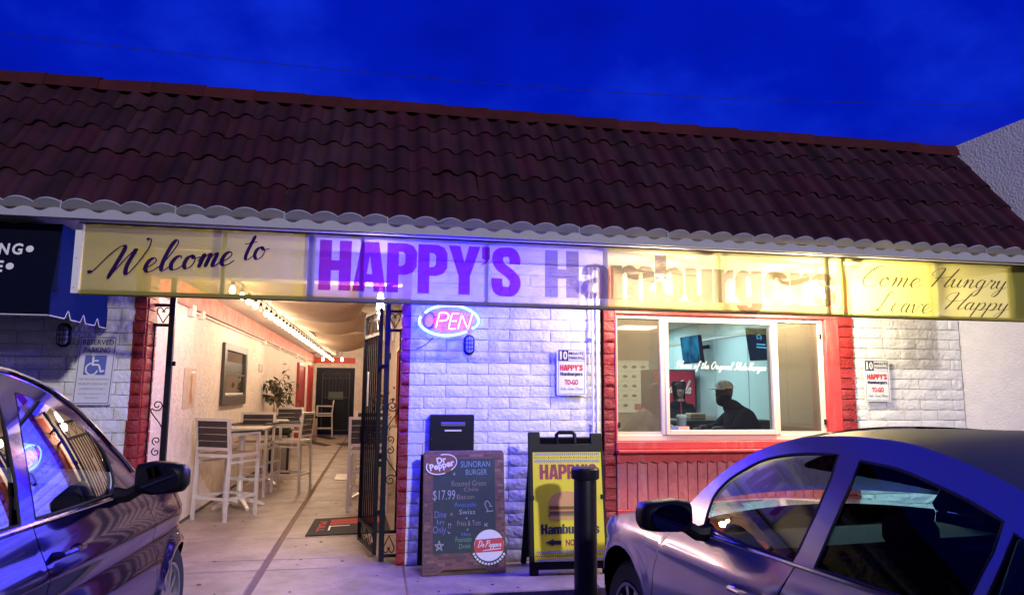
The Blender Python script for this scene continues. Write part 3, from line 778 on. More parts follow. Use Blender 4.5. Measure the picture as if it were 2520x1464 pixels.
# ---------------------------------------------------------------- dining room seen through the front window
RX = 4.70
part('room_floor', MB().box(0.5, RX, 0.3, 5.4, -0.05, 0.0), M['room_dark'])
part('room_ceiling', MB().box(0.5, RX, 0.3, 5.4, 2.52, 2.56), M['ceiling'])
part('room_back_wall', MB().box(0.5, RX, 5.4, 5.5, 0, 2.56), M['room_tan'])
part('room_side_wall', MB().box(RX, RX + .08, 0.3, 5.4, 0, 2.56), M['room_dark'])
yb = [0.3, 1.12, 2.0, 2.92, 3.42, 4.35, 5.4]
for a, b in zip(yb, yb[1:]):
    part('wall_panel', MB().box(RX - .012, RX, a + .006, b - .006, 1.17, 2.25), M['teal_wall'], bevel=.002)
    part('wall_panel', MB().box(RX - .012, RX, a + .006, b - .006, 2.29, 2.52), M['teal_wall'], bevel=.002)
part('wall_rail', MB().box(RX - .03, RX, .3, 5.4, 2.25, 2.285), M['grey_metal'])
part('wainscot_cap', MB().box(RX - .035, RX, .3, 5.4, 1.13, 1.165), M['grey_metal'])
part('room_header', MB().box(2.1, 4.6, 0.30, 0.42, 2.27, 2.52), M['ceiling'])
for (xx, yy, s_) in ((2.75, 1.7, .3), (2.9, 3.1, .3), (3.9, 2.2, .3), (4.0, 4.2, .3)):
    o = part('ceiling_panel_light', MB().box(xx - .3, xx + .3, yy - .3, yy + .3, 2.505, 2.519), M['panel_light'])
    l = bpy.data.lights.new('room_lamp', 'AREA'); l.size = .55; l.energy = 16; l.color = (.86, 1, 1)
    lo = bpy.data.objects.new('room_lamp', l); lo.location = (xx, yy, 2.49); COL.objects.link(lo); lo.parent = o

# ---------------------------------------------------------------- front window, its red frame and the wainscot
ft = MB()
ft.box(2.205, 4.575, -0.03, 0.25, 2.245, 2.385); ft.box(4.425, 4.575, -0.03, 0.25, 1.03, 2.245); ft.box(2.205, 2.225, -0.03, 0.25, 1.03, 2.245)
part('window_surround', ft, M['red_wood'], bevel=.006)
part('window_sill', MB().box(2.205, 4.575, -0.05, 0.25, 0.975, 1.045), M['red_wood'], bevel=.006)
part('sill_ledge', MB().box(2.205, 4.575, -0.11, 0.0, 0.945, 0.973), M['red_wood'], bevel=.006)
ap = MB(); n = 120
for i in range(n):
    xa = 2.21 + i * 2.36 / n; xb = 2.21 + (i + 1) * 2.36 / n
    za = .868 - .02 * abs(math.sin((xa - 2.2) * 27)); zb = .868 - .02 * abs(math.sin((xb - 2.2) * 27))
    vs = [(xa, -.045, za), (xb, -.045, zb), (xb, -.045, .943), (xa, -.045, .943), (xa, -.028, za), (xb, -.028, zb), (xb, -.028, .943), (xa, -.028, .943)]
    ap.add(vs, [(0, 1, 2, 3), (4, 7, 6, 5), (0, 4, 5, 1)])
part('scalloped_apron', ap, M['red_wood'])
x = 2.215; ws = part('wainscot', MB().box(2.21, 4.575, 0.0, 0.034, .36, .945), M['joint'])
while x < 4.56:
    b = min(x + 0.098, 4.57)
    MB().box(x + .002, b - .0015, -.022 + random.uniform(-.002, .002), 0.0, .43, .905).build('plank', M['wainscot'], ws, bevel=.004)
    x += 0.1
part('wainscot_rail', MB().box(2.21, 4.575, -.04, 0.034, .37, .43), M['red_wood'], bevel=.006)
part('wainscot_base', MB().box(2.21, 4.575, -.025, 0.034, .20, .368), M['red_wood'], bevel=.004)
# aluminium slider: outer frame, two stiles, three panes (the outer two behind dusty insect screens)
WX0, WX1, WZ0, WZ1 = 2.225, 4.425, 1.047, 2.243
mA, mB_ = 2.717, 3.879
f = MB()
for a, b, c, d in ((WX0, WX1, WZ1 - .035, WZ1), (WX0, WX1, WZ0, WZ0 + .055), (WX0, WX0 + .022, WZ0 + .055, WZ1 - .035), (WX1 - .045, WX1, WZ0 + .055, WZ1 - .035)):
    f.box(a, b, 0.02, 0.11, c, d)
win = part('front_window', f, M['window_frame'], bevel=.004)
for a, b, y0, y1 in ((mA - .034, mA + .002, .012, .10), (mA + .004, mA + .04, -.005, .09), (mB_ - .036, mB_, -.005, .09), (mB_ + .003, mB_ + .04, .012, .10)):
    MB().box(a, b, y0, y1, WZ0 + .055, WZ1 - .035).build('stile', M['window_frame'], win, bevel=.004)
MB().box(mA + .04, mB_ - .036, -.004, .085, WZ0 + .055, WZ0 + .10).build('sash_rail', M['window_frame'], win, bevel=.004)
MB().box(mA + .04, mB_ - .036, -.004, .085, WZ1 - .065, WZ1 - .035).build('sash_rail', M['window_frame'], win, bevel=.004)
for a, b in ((WX0 + .022, mA - .034), (mB_ + .04, WX1 - .045)):
    MB().box(a, b, .03, .06, WZ0 + .055, WZ0 + .085).build('sash_rail', M['window_frame'], win)
    MB().box(a, b, .048, .051, WZ0 + .085, WZ1 - .035).build('pane', M['pane_bronze'], win)
MB().box(mA + .04, mB_ - .036, .038, .041, WZ0 + .10, WZ1 - .065).build('pane', M['pane_clear'], win)
for xx, zz in ((WX0 + .02, 1.17), (WX1 - .03, 1.2), (WX1 - .04, 2.05)): MB().box(xx, xx + .018, .005, .02, zz, zz + .05).build('latch', M['black_metal'], win)
lt = MB(); fr = frame(atY(C8(685, 655), .034), (1, 0, 0), (0, 0, 1))
p0 = atY(C8(685, 662), .034); p1 = atY(C8(1428, 662), .034)
script(lt, frame((p0.x, .036, p0.z), (1, 0, -0.018), (0.018, 0, 1)), 'Home of the Original Slide-Burger', 0, -.02, p1.x - p0.x, .088, pen=.10, mono=.65, shear=.3)
lt.build('lettering', M['white_print'], win)
# small flag sticker low in the middle pane
q0 = atY(C8(645, 1215), .034); q1 = atY(C8(790, 1140), .034); fw = q1.x - q0.x; fh = q1.z - q0.z
fl = MB().box(q0.x, q1.x, .032, .036, q0.z, q1.z).build('flag_sticker', M['white_print'], win)
fs_ = MB(); fr = frame((q0.x, .032, q0.z), (1, 0, 0), (0, 0, 1))
for k in range(0, 13, 2): fs_.add([fr(0, fh * k / 13, .001), fr(fw, fh * k / 13, .001), fr(fw, fh * (k + 1) / 13, .001), fr(0, fh * (k + 1) / 13, .001)], [(0, 1, 2, 3)])
fs_.build('stripe', M['red_print'], fl)
MB().quad(fr(0, fh * 6 / 13, .002), fr(fw * .38, fh * 6 / 13, .002), fr(fw * .38, fh, .002), fr(0, fh, .002)).build('canton', M['blue_print'], fl)
# conduit running down beside the red pillar
part('drain_pipe', MB().tube([(1.985, -.03, .05), (1.985, -.03, 2.69)], .011, 8), M['white_paint'])
for zz in (1.2, 2.0): part('pipe_clip', MB().box(1.965, 2.005, -.035, 0.0, zz, zz + .02), M['white_paint'])
part('corner_trim', MB().box(2.03, 2.045, -.012, .034, .0, 2.69), M['white_paint'])

# ================================================================ NEIGHBOUR'S WALL ON THE RIGHT
nw = MB(); wa = R(40); wdir = Vector((math.sin(wa), -math.cos(wa), 0)); wo = Vector((6.022, .02, 0)); wn = Vector((-math.cos(wa), -math.sin(wa), 0))  # wall turned off square so the parking-lot light falls on it
def onw(p):
    d = ray(*p); return CAM + d * ((wo - CAM).dot(wn) / d.dot(wn))
pa = onw((2317, 372)); pb = onw((2520, 291)); ua = (pa - wo).dot(wdir); ub = (pb - wo).dot(wdir); k_ = (pb.z - pa.z) / (ub - ua)
Z_ = lambda u: pa.z + k_ * (u - ua)
nw.prism([(-1.6, -.098), (3.2, -.098), (3.2, Z_(1.2)), (1.2, Z_(1.2)), (-1.6, Z_(-1.6))], lambda u, v, w: wo + wdir * u + Vector((0, 0, v)) - wn * w, 0, 6.0)
o = nw.build('neighbor_building', M['white_stucco'], bevel=0.02, seg=2)
tag(o, 'tall plain white stucco building standing at the right end of the tile roof', 'building')
tag(MB().box(5.36, 5.74, .12, .34, 2.8, 4.225).build('roof_vent', M['grey_metal'], bevel=.02), 'dark flat-topped vent box just behind the roof ridge by the stucco wall', 'vent')
# ================================================================ SHEER BANNER with its frame
BY = -1.0
BX0, BXA, BXB, BX1 = -2.147, -0.545, 3.935, 5.70
BZ0, BZ1 = 2.168, 2.672
M['sheer_yellow'] = sheer('sheer_yellow', (1.0, .97, .62), .46, (.80, .76, .18), .6)
M['sheer_glare'] = sheer('sheer_glare', (1.0, .97, .92), .68, (.78, .72, .66), .6)  # same yellow cloth; the blue glare washing it pale is put into the colour
M['sheer_navy'] = sheer('sheer_navy', (.08, .04, .20), .30, (.025, .012, .11))
M['sheer_red'] = sheer('sheer_red', (.40, .10, .62), .70, (.40, .02, .22))  # red letters; blue glare is put into their violet see-through tint
M['sheer_grey'] = sheer('sheer_grey', (.48, .42, .50), .84, (.10, .09, .10))
M['sheer_grey_light'] = sheer('sheer_grey_light', (.20, .19, .20), .70, (.10, .10, .10))
M['olive_metal'] = mat('olive_metal', (0.07, 0.07, 0.02), 0.6, spec=.2)
ban = thing('banner', 'long sheer yellow banner, middle painted glare-pale, lettered for hamburgers, hung under the tiled eave', 'banner', (1.8, BY, BZ0))
def cloth(x0, x1, m):
    mb = MB()
    n = max(8, int((x1 - x0) * 12))
    mb.grid(lambda a, b: (x0 + (x1 - x0) * a, BY + .006 * math.sin((x0 + (x1 - x0) * a) * 7.3 + b * 2) * (1 - abs(2 * b - 1)) + .004 * math.sin((x0 + (x1 - x0) * a) * 17), BZ0 + (BZ1 - BZ0) * b), n, 6)
    return mb.build('fabric', m, ban)
cloth(BX0 + .03, BXA, M['sheer_yellow']); cloth(BXA, BXB, M['sheer_glare']); cloth(BXB, BX1, M['sheer_yellow'])
# yellow sheet laid over the middle cloth, right of its painted-in glare
tag(MB().add([(1.82, BY - .013, BZ0), (BXB, BY - .013, BZ0), (BXB, BY - .013, BZ1), (1.82, BY - .013, BZ1)], [(0, 1, 2, 3)]).build('yellow_overlay', sheer('sheer_overlay', (1.0, .97, .64), .84, (.82, .76, .12), .6), ban))
frb = MB(); frb.box(BX0, BX1 + .35, BY + .03, BY + .06, BZ0 - .004, BZ0 + .03); frb.build('frame_rail', M['olive_metal'], ban)
MB().box(BX0, BX1 + .35, BY + .03, BY + .06, BZ1 - .012, BZ1 + .02).build('frame_rail', M['olive_metal'], ban)
for px_, w_ in ((548, .028), (765, .05), (890, .03), (1197, .03), (1490, .032), (1770, .032), (2035, .032), (2070, .04), (2287, .03)):
    q = atY((px_, 690), BY + .045)
    MB().box(q.x - w_ / 2, q.x + w_ / 2, BY + .032, BY + .062, BZ0 + .03, BZ1 - .012).build('frame_upright', M['olive_metal'], ban)
MB().box(BX0, BX0 + .045, BY - .016, BY + .03, BZ0, BZ1).build('edge_trim', M['white_paint'], ban)
for zz in (BZ0 + .04, (BZ0 + BZ1) / 2, BZ1 - .04): MB().lathe([(.006, 0), (.006, .006)], 8, (BX0 + .02, BY - .022, zz), 'y').build('screw', M['grey_metal'], ban)
MB().box(BX1 - .05, BX1 + .35, BY + .012, BY + .028, BZ0 + .03, BZ1 - .012).build('backlight_stop', M['olive_metal'], ban)  # added board behind the cloth end, keeps light from showing through
cloth(BX1, BX1 + .32, M['sheer_yellow'])
bf = frame((0, BY - .02, 0), (1, 0, 0), (0, 0, 1))
def bpx(fn, x, y): q = atY(fn(x, y), BY - .02); return (q.x, q.z)
D_ = lambda x, y: (x, y)
mb = MB(); a = bpx(D_, 215, 695); b = bpx(D_, 575, 600)
script(mb, frame((a[0], BY - .02, a[1] + .02), (1, 0, .13), (-.13, 0, 1)), 'Welcome', 0, -.01, b[0] - a[0] + .03, .27, pen=.125, mono=.3, shear=.35, n=8)
mb.build('lettering', M['sheer_navy'], ban); mb = MB()
a = bpx(D_, 600, 640); b = bpx(D_, 668, 580)
script(mb, frame((a[0], BY - .02, a[1] - .005), (1, 0, .08), (-.08, 0, 1)), 'to', 0, 0, b[0] - a[0], .19, pen=.11, mono=.3, shear=.25, n=8)
mb.build('lettering', M['sheer_navy'], ban)
mb = MB(); a = bpx(D_, 783, 705); b = bpx(D_, 1282, 600)
heavy(mb, bf, "HAPPY'S", a[0], 2.245, b[0], 2.628); mb.build('lettering', M['sheer_red'], ban)
mb = MB(); a = bpx(D_, 1340, 700); b = bpx(D_, 2052, 700)
heavy(mb, bf, 'Hamburgers', a[0], 2.245, b[0], 2.622, w=.016); mb.build('lettering', M['sheer_grey'], ban)
mb = MB()
for s_, xa, xb, zb, h_ in (('Come', 2122, 2268, 2.43, .195), ('Hungry', 2290, 2478, 2.375, .25), ('Leave', 2140, 2288, 2.20, .195), ('Happy', 2320, 2478, 2.185, .225)):
    a = bpx(D_, xa, 700); b = bpx(D_, xb, 700)
    script(MB(), bf, s_, a[0], zb, b[0], zb + h_, pen=.065, mono=.35, shear=.35, n=7).build('lettering', M['sheer_grey_light'], ban)

# ================================================================ NAVY AWNING of the shop on the left
aw = thing('awning', 'dark navy box awning with white block letters at the left edge', 'awning', (-3, -.6, 2.1))
AX = -2.245
mb = MB(); 
vs = [(-4.2, -1.08, 2.165), (AX, -1.08, 2.165), (AX, -.98, 2.665), (-4.2, -.98, 2.665), (-4.2, 0.0, 2.165), (AX, -0.02, 2.165), (AX, -.02, 2.665), (-4.2, 0.0, 2.665)]
mb.add(vs, [(0, 1, 2, 3), (4, 7, 6, 5), (3, 2, 6, 7), (0, 4, 5, 1)]); mb.build('canvas', M['navy_cloth'], aw)
MB().add([vs[1], vs[5], vs[6], vs[2]], [(0, 1, 2, 3)]).build('end_canvas', M['blue_cloth'], aw)
def valance(p0, p1, zt, zb, name, m, teeth):
    p0 = Vector(p0); p1 = Vector(p1); mb = MB(); pts = [0.0]
    prof = []
    L = (p1 - p0).length; d = (p1 - p0).normalized()
    xs = [(0, zb)]
    for (c, w_, h_) in teeth: xs += [(c - w_, zb), (c - w_ * .25, zb + h_ * .85), (c, zb + h_), (c + w_ * .25, zb + h_ * .85), (c + w_, zb)]
    xs += [(L, zb)]
    poly = xs + [(L, zt), (0, zt)]
    nn = Vector((d.y, -d.x, 0))
    mb.prism(poly, lambda u, v, w: p0 + d * u + Vector((0, 0, v)) + nn * w, 0, .006)
    o = mb.build(name, m, aw)
    MB().tube([p0 + d * u + Vector((0, 0, v)) + nn * .004 for u, v in xs], .0045, 5).build('piping', M['white_paint'], o)
valance((-4.2, -1.085, 0), (AX, -1.085, 0), 2.165, 2.00, 'valance', M['navy_cloth'], [(4.2 + AX - .42, .075, .055), (.7, .075, .055)])
valance((AX, -1.085, 0), (AX, -.02, 0), 2.165, 2.00, 'valance', M['blue_cloth'], [(.30, .055, .06), (.58, .05, .06), (.86, .05, .06)])
# white block letters on the awning's sloping face
fo = atY((0, 600), -1.04); up_ = Vector((0, .1, .5)).normalized()
af = frame((0, -1.085 + 0.0, 2.165), (1, 0, 0), up_)
def apx(x, y):
    q = atY((x, y), -1.045); return (q.x, (q.z - 2.165) * 1.02)
mb = MB()
a = apx(26, 626); b = apx(55, 598); letters(MB(), af, 'G', a[0], a[1], b[0], b[1], .03, .006).build('lettering', M['white_print'], aw)
a = apx(-6, 626); b = apx(22, 598); letters(MB(), af, 'N', a[0], a[1], b[0], b[1], .03, .006).build('lettering', M['white_print'], aw)
a = apx(-50, 626); b = apx(-14, 598); letters(MB(), af, 'I', a[0] + .06, a[1], b[0] - .06, b[1], .03, .006).build('lettering', M['white_print'], aw)
a = apx(-12, 670); b = apx(11, 642); letters(MB(), af, 'E', a[0], a[1], b[0], b[1], .03, .006).build('lettering', M['white_print'], aw)
for q in ((71, 612), (26, 656)):
    c = apx(*q); shape(MB(), af, ell(c[0], c[1], .025, .025), w=.006).build('dot', M['white_print'], aw)

# ================================================================ NEON OPEN SIGN
M['neon_core'] = emis('neon_core', (0.62, 0.95, 1.0), 4.5)
M['neon_blue'] = sheer('neon_blue', (1, 1, 1), .55, (.1, .1, .1))
def glow(name, col, st, thr):
    m = bpy.data.materials.new(name); m.use_nodes = True; t = m.node_tree; t.nodes.clear()
    o = t.nodes.new('ShaderNodeOutputMaterial'); a = t.nodes.new('ShaderNodeBsdfTransparent'); b = t.nodes.new('ShaderNodeEmission')
    b.inputs[0].default_value = (*col, 1); b.inputs[1].default_value = st
    x_ = t.nodes.new('ShaderNodeMixShader'); x_.inputs[0].default_value = 1 - thr
    t.links.new(a.outputs[0], x_.inputs[1]); t.links.new(b.outputs[0], x_.inputs[2]); t.links.new(x_.outputs[0], o.inputs[0]); return m
M['tube_blue'] = glow('tube_blue', (.0, .16, 1.0), 3.0, .5)
M['pink_core'] = emis('pink_core', (1.0, .70, .88), 3.0)
M['tube_pink'] = glow('tube_pink', (1.0, .01, .32), 1.6, .55)
M['dead_tube'] = glassy('dead_tube', (.75, .45, .6), .10)
M['acrylic'] = glassy('acrylic', (.94, .96, 1.0), .01, haze=(.8, .6, .8), hazef=.30)
NY = -.10
neon = thing('neon_sign', 'glowing oval neon sign reading OPEN with a dark dead first letter', 'neon sign', (.68, -.05, 1.98))
def npx(x, y, Y=NY): return atY(C6(x, y), Y)
def npath(pts, n=6): return catmull([npx(*p) for p in pts], n)
o1 = npath([(152, 212), (200, 178), (280, 153), (370, 146), (470, 152), (560, 185), (625, 230), (652, 285), (638, 330), (592, 362)])
o2 = npath([(112, 247), (98, 280), (105, 325), (150, 370), (220, 404), (310, 424), (400, 422), (480, 408), (542, 390)])
for pth in (o1, o2):
    o = MB().tube(pth, .012, 10).build('blue_tube', M['neon_core'], neon); MB().tube(pth, .021, 10).build('glass', M['tube_blue'], o)
for pth in (npath([(252, 352), (270, 282), (288, 215)], 2), npath([(288, 215), (335, 212), (366, 226), (368, 255), (345, 283), (272, 290)]),
            npath([(468, 222), (420, 220), (402, 232), (376, 340), (380, 362), (438, 362)], 4), npath([(392, 290), (448, 290)], 2),
            npath([(458, 365), (478, 290), (496, 222)], 2), npath([(496, 222), (522, 300), (552, 366)], 2), npath([(552, 366), (575, 290), (592, 226)], 2)):
    o = MB().tube(pth, .0095, 8).build('pink_tube', M['pink_core'], neon); MB().tube(pth, .017, 8).build('glass', M['tube_pink'], o)
dead = [npx(*p) for p in ell(190, 285, 52, 72, 24, rot=.12)]
MB().tube(dead, .010, 8, True).build('dead_tube', M['dead_tube'], neon)
c0 = npx(373, 290, -.075)
MB().prism([(npx(x, y, -.075).x - c0.x, npx(x, y, -.075).z - c0.z) for x, y in ell(373, 288, 262, 130, 36, rot=.09)], frame(c0, (1, 0, 0), (0, 0, 1)), 0, -.006).build('back_panel', M['acrylic'], neon)
for xx in (250, 480): MB().tube([npx(xx, 290, -.07), npx(xx, 290, 0.01)], .006, 6).build('standoff', M['grey_metal'], neon)
MB().tube(catmull([npx(230, 440, -.02), npx(180, 490, -.02), npx(120, 530, -.02), npx(70, 550, -.02)]), .004, 5).build('power_cord', M['black_metal'], neon)
def lamp(name, loc, col, en, r, parent, typ='POINT'):
    l = bpy.data.lights.new(name, typ); l.energy = en; l.color = col
    if typ == 'POINT': l.shadow_soft_size = r
    o = bpy.data.objects.new(name, l); o.location = loc; COL.objects.link(o)
    o.parent = parent; o.matrix_parent_inverse = parent_inv(parent); return o
for (x, y, e_) in ((200, 300, 1), (560, 290, 1)):
    lamp('neon_light', npx(x, y, -.40), (.006, .010, 1.0), 125, .16, neon)
for (x, y) in ((270, 290), (490, 290)): lamp('neon_light', npx(x, y, -.13), (1.0, .015, .28), 2.4, .05, neon)

# ================================================================ bulkhead wall lights
def bulkhead(c, nrm_, label, k=1.0):
    t = thing('wall_light', label, 'wall light', c)
    nrm_ = Vector(nrm_); side = Vector((0, 0, 1)).cross(nrm_).normalized()
    f = frame(c, side, (0, 0, 1))
    ov = lambda rx, rz: [(p[0], p[1]) for p in ( [(rx * math.cos(R(a)), (rz - rx) + rx * math.sin(R(a))) for a in range(0, 181, 15)] + [(rx * math.cos(R(a)), -(rz - rx) + rx * math.sin(R(a))) for a in range(180, 361, 15)])]
    MB().prism(ov(.055 * k, .10 * k), f, 0, .025).build('base', M['black_metal'], t, bevel=.006)
    MB().prism(ov(.036 * k, .08 * k), f, .025, .06).build('lens', mat('lens', (.5, .5, .55), .15, trans=.3), t, bevel=.012, seg=2)
    cg = MB()
    for xx in (-.013 * k, .013 * k): cg.tube([f(xx, -.095 * k, .03), f(xx, -.07 * k, .066), f(xx, .07 * k, .066), f(xx, .095 * k, .03)], .003, 5)
    for zz in (-.04 * k, .0, .04 * k): cg.tube([f(-.05 * k, zz, .03), f(-.03 * k, zz, .066), f(.03 * k, zz, .066), f(.05 * k, zz, .03)], .003, 5)
    cg.tube([f(*p, .034) for p in ov(.046 * k, .09 * k)], .004, 5, True)
    cg.build('cage', M['black_metal'], t)
q = atY((160, 825), 0.0); bulkhead((q.x, -.005, q.z), (0, -1, 0), 'black caged oval wall light beside the reserved parking sign', 1.0)
q = atY(C6(560, 515), 0.0); bulkhead((q.x, -.005, q.z), (0, -1, 0), 'black caged oval wall light just under the neon sign', .92)
q = atX((962, 876), .36); bulkhead((.358, q.y, q.z), (-1, 0, 0), 'black caged oval wall light on the right wall inside the passage', .95)

# ================================================================ signs on the brick
def parking_sign(cx0, cz1, w_, h_, label):
    t = thing('parking_sign', label, 'sign', (cx0, -.02, cz1 - h_), 'ten minute parking signs')
    f = frame((cx0, -.028, cz1), (1, 0, 0), (0, 0, 1)); S = w_
    P = lambda x, y: (x * w_, -y * h_)
    MB().prism([(p[0], p[1]) for p in rrect(0, -h_, w_, 0, .012)], frame((cx0, -.028, cz1), (1, 0, 0), (0, 0, 1)), 0, -.003).build('plate', M['sign_white'], t)
    b = MB()
    e_ = .012
    for (x0, y0, x1, y1) in ((.055, .022, .945, .022 + e_ * .7), (.055, .968, .945, .968 + e_ * .7), (.055, .022, .055 + e_, .975), (.945 - e_, .022, .945, .975), (.055, .255, .945, .262)):
        a = P(x0, y1); c = P(x1, y0); b.add([f(a[0], a[1], .0012), f(c[0], a[1], .0012), f(c[0], c[1], .0012), f(a[0], c[1], .0012)], [(0, 1, 2, 3)])
    b.build('border', M['navy_print'], t)
    a = P(.066, .255); c = P(.39, .03); MB().add([f(a[0], a[1], .0022), f(c[0], a[1], .0022), f(c[0], c[1], .0022), f(a[0], c[1], .0022)], [(0, 1, 2, 3)]).build('number_panel', M['navy_print'], t)
    def L(s_, x0, y0, x1, y1, m, bold=0.0, w=.003, sh=0):
        a = P(x0, y1); c = P(x1, y0); letters(MB(), f, s_, a[0], a[1], c[0], c[1], bold, w, sh).build('lettering', m, t)
    L('1', .10, .05, .17, .235, M['white_print'], .03); L('0', .215, .05, .355, .235, M['white_print'], .035)
    for s_, y0, y1 in (('MINUTE', .06, .125), ('PARKING', .155, .22)):
        a = P(.42, y1); c = P(.925, y0); letters(MB(), f, s_, a[0], a[1], c[0], c[1], .006, .003).build('lettering', M['navy_print'], t)
    mb = MB(); a = P(.11, .47); c = P(.885, .34); heavy(mb, f, "HAPPY'S", a[0], a[1], c[0], c[1], .003); mb.build('lettering', M['red_print'], t); mb = MB()
    a = P(.27, .775); c = P(.73, .66); letters(mb, f, 'TO-GO', a[0], a[1], c[0], c[1], .035, .003); mb.build('lettering', M['red_print'], t)
    mb = MB(); a = P(.12, .575); c = P(.88, .50); heavy(mb, f, 'Hamburgers', a[0], a[1], c[0], c[1], .003); mb.build('lettering', M['navy_print'], t); mb = MB()
    a = P(.10, .885); c = P(.89, .825); script(mb, f, 'Take Some Home', a[0], a[1], c[0], c[1], pen=.10, mono=.6, w=.003, n=4); mb.build('lettering', M['navy_print'], t)
    for yy in (.012, .935): 
        a = P(.5, yy); MB().lathe([(.004, 0), (.004, -.003)], 8, (cx0 + a[0], -.029, cz1 + a[1]), 'y').build('bolt', M['grey_metal'], t)
a = atY(C6(1393, 557), -.028); b = atY(C6(1662, 990), -.028)
a = atY(C6(1385, 550), -.028); b = atY(C6(1650, 985), -.028)
parking_sign(a.x, a.z, b.x - a.x + .012, a.z - b.z, 'white ten minute parking sign between the neon sign and the big window')
a = atY((2124, 884), -.028); b = atY((2193, 987), -.028)
parking_sign(a.x, a.z - .004, b.x - a.x, a.z - b.z, 'white ten minute parking sign on the brick wall right of the big window')

# reserved parking sign: hangs a little crooked
tl, tr_, bl, br = [atY(crop(180, 850, 5.4222)(x, y), -.03) for x, y in ((212, 303), (735, 315), (95, 1255), (617, 1312))]
t = thing('reserved_sign', 'white reserved parking sign with blue wheelchair symbol on the left brick wall', 'sign', (bl.x, -.03, bl.z))
rw = (tr_ - tl).length * .98; rh = (tl - bl).length * 1.02
f = frame(tl, (1, 0, 0.0), (.045, 0, 1))
P = lambda x, y: (x * rw, -y * rh)
MB().prism(rrect(-.01, -rh - .01, rw + .01, .01, .012), f, 0, -.003).build('plate', M['sign_white'], t)
b_ = MB()
for (x0, y0, x1, y1) in ((0, 0, 1, .008), (0, .99, 1, 1), (0, 0, .018, 1), (.982, 0, 1, 1)):
    a = P(x0, y1); c = P(x1, y0); b_.add([f(a[0], a[1], .0012), f(c[0], a[1], .0012), f(c[0], c[1], .0012), f(a[0], c[1], .0012)], [(0, 1, 2, 3)])
M['sign_navy'] = mat('sign_navy', (.03, .03, .16), .5); b_.build('border', M['sign_navy'], t)
mb = MB()
for s_, x0, y0, x1, y1, bo in (('RESERVED', .07, .035, .95, .115, .012), ('PARKING', .13, .155, .87, .235, .012)):
    a = P(x0, y1); c = P(x1, y0); letters(MB(), f, s_, a[0], a[1], c[0], c[1], bo, .002).build('lettering', M['sign_navy'], t)
mb = MB()
for s_, x0, y0, x1, y1, bo in (('FOR VEHICLES SHOWING', .08, .62, .93, .648, 0), ('DISABLED INSIGNIA OR', .08, .69, .92, .72, 0), ('LICENSE PLATE ONLY', .14, .765, .86, .795, 0), ('POSTED PURSUANT TO', .12, .845, .90, .865, 0), ('ORDINANCE', .30, .905, .70, .925, 0)):
    a = P(x0, y1); c = P(x1, y0); letters(MB(), f, s_, a[0], a[1], c[0], c[1], .004, .002).build('lettering', M['grey_print'], t)
a = P(.185, .57); c = P(.80, .275)
MB().add([f(a[0], a[1], .0015), f(c[0], a[1], .0015), f(c[0], c[1], .0015), f(a[0], c[1], .0015)], [(0, 1, 2, 3)]).build('symbol_panel', M['blue_print'], t)
sy = MB(); W_ = rw; cx, cy = P(.48, .43)
shape(sy, f, ell(cx - .02 * W_ / .3, cy + .105 * W_ / .3, .018 * W_ / .3, .019 * W_ / .3, 14), w=.003)
def sband(pts, wd_):
    shape(sy, f, strokeband([(cx + x * W_, cy + y * W_) for x, y in pts], wd_ * W_, 3), w=.003 + .0004 * random.random())
sband([(-.06, .27), (-.055, .0)], .06); sband([(-.05, .15), (.10, .15)], .045); sband([(-.07, .02), (.11, .02), (.16, -.1), (.21, -.2)], .055); sband([(.2, -.19), (.29, -.15)], .05)
sband([(-.10, .08), (-.22, -.02), (-.22, -.18), (-.11, -.28), (.02, -.26), (.10, -.15)], .045)
sy.build('wheelchair_symbol', M['white_print'], t)

# black wall mailbox behind the chalkboard
a = atY((1060, 1020), -.12); b = atY((1166, 1120), -.12)
t = thing('drop_box', 'black metal drop box with a slot, on the brick behind the chalkboard sign', 'mailbox', ((a.x + b.x) / 2, -.06, b.z - .12))
MB().box(a.x, b.x, -.12, .03, b.z - .14, a.z).build('box_body', M['black_metal'], t, bevel=.006)
c = atY(C6(298, 1238), -.125); d = atY(C6(528, 1275), -.125)
MB().box(c.x, d.x, -.128, -.12, d.z, c.z).build('flap', mat('flap', (.16, .16, .2), .35, metal=.7), t, bevel=.003)
c = atY(C6(335, 1308), -.125); d = atY(C6(492, 1322), -.125)
MB().box(c.x, d.x, -.126, -.12, d.z, c.z).build('slot_plate', M['white_paint'], t)
MB().lathe([(.004, 0), (.004, -.004)], 8, atY(C6(210, 1392), -.121), 'y').build('rivet', M['steel'], t)

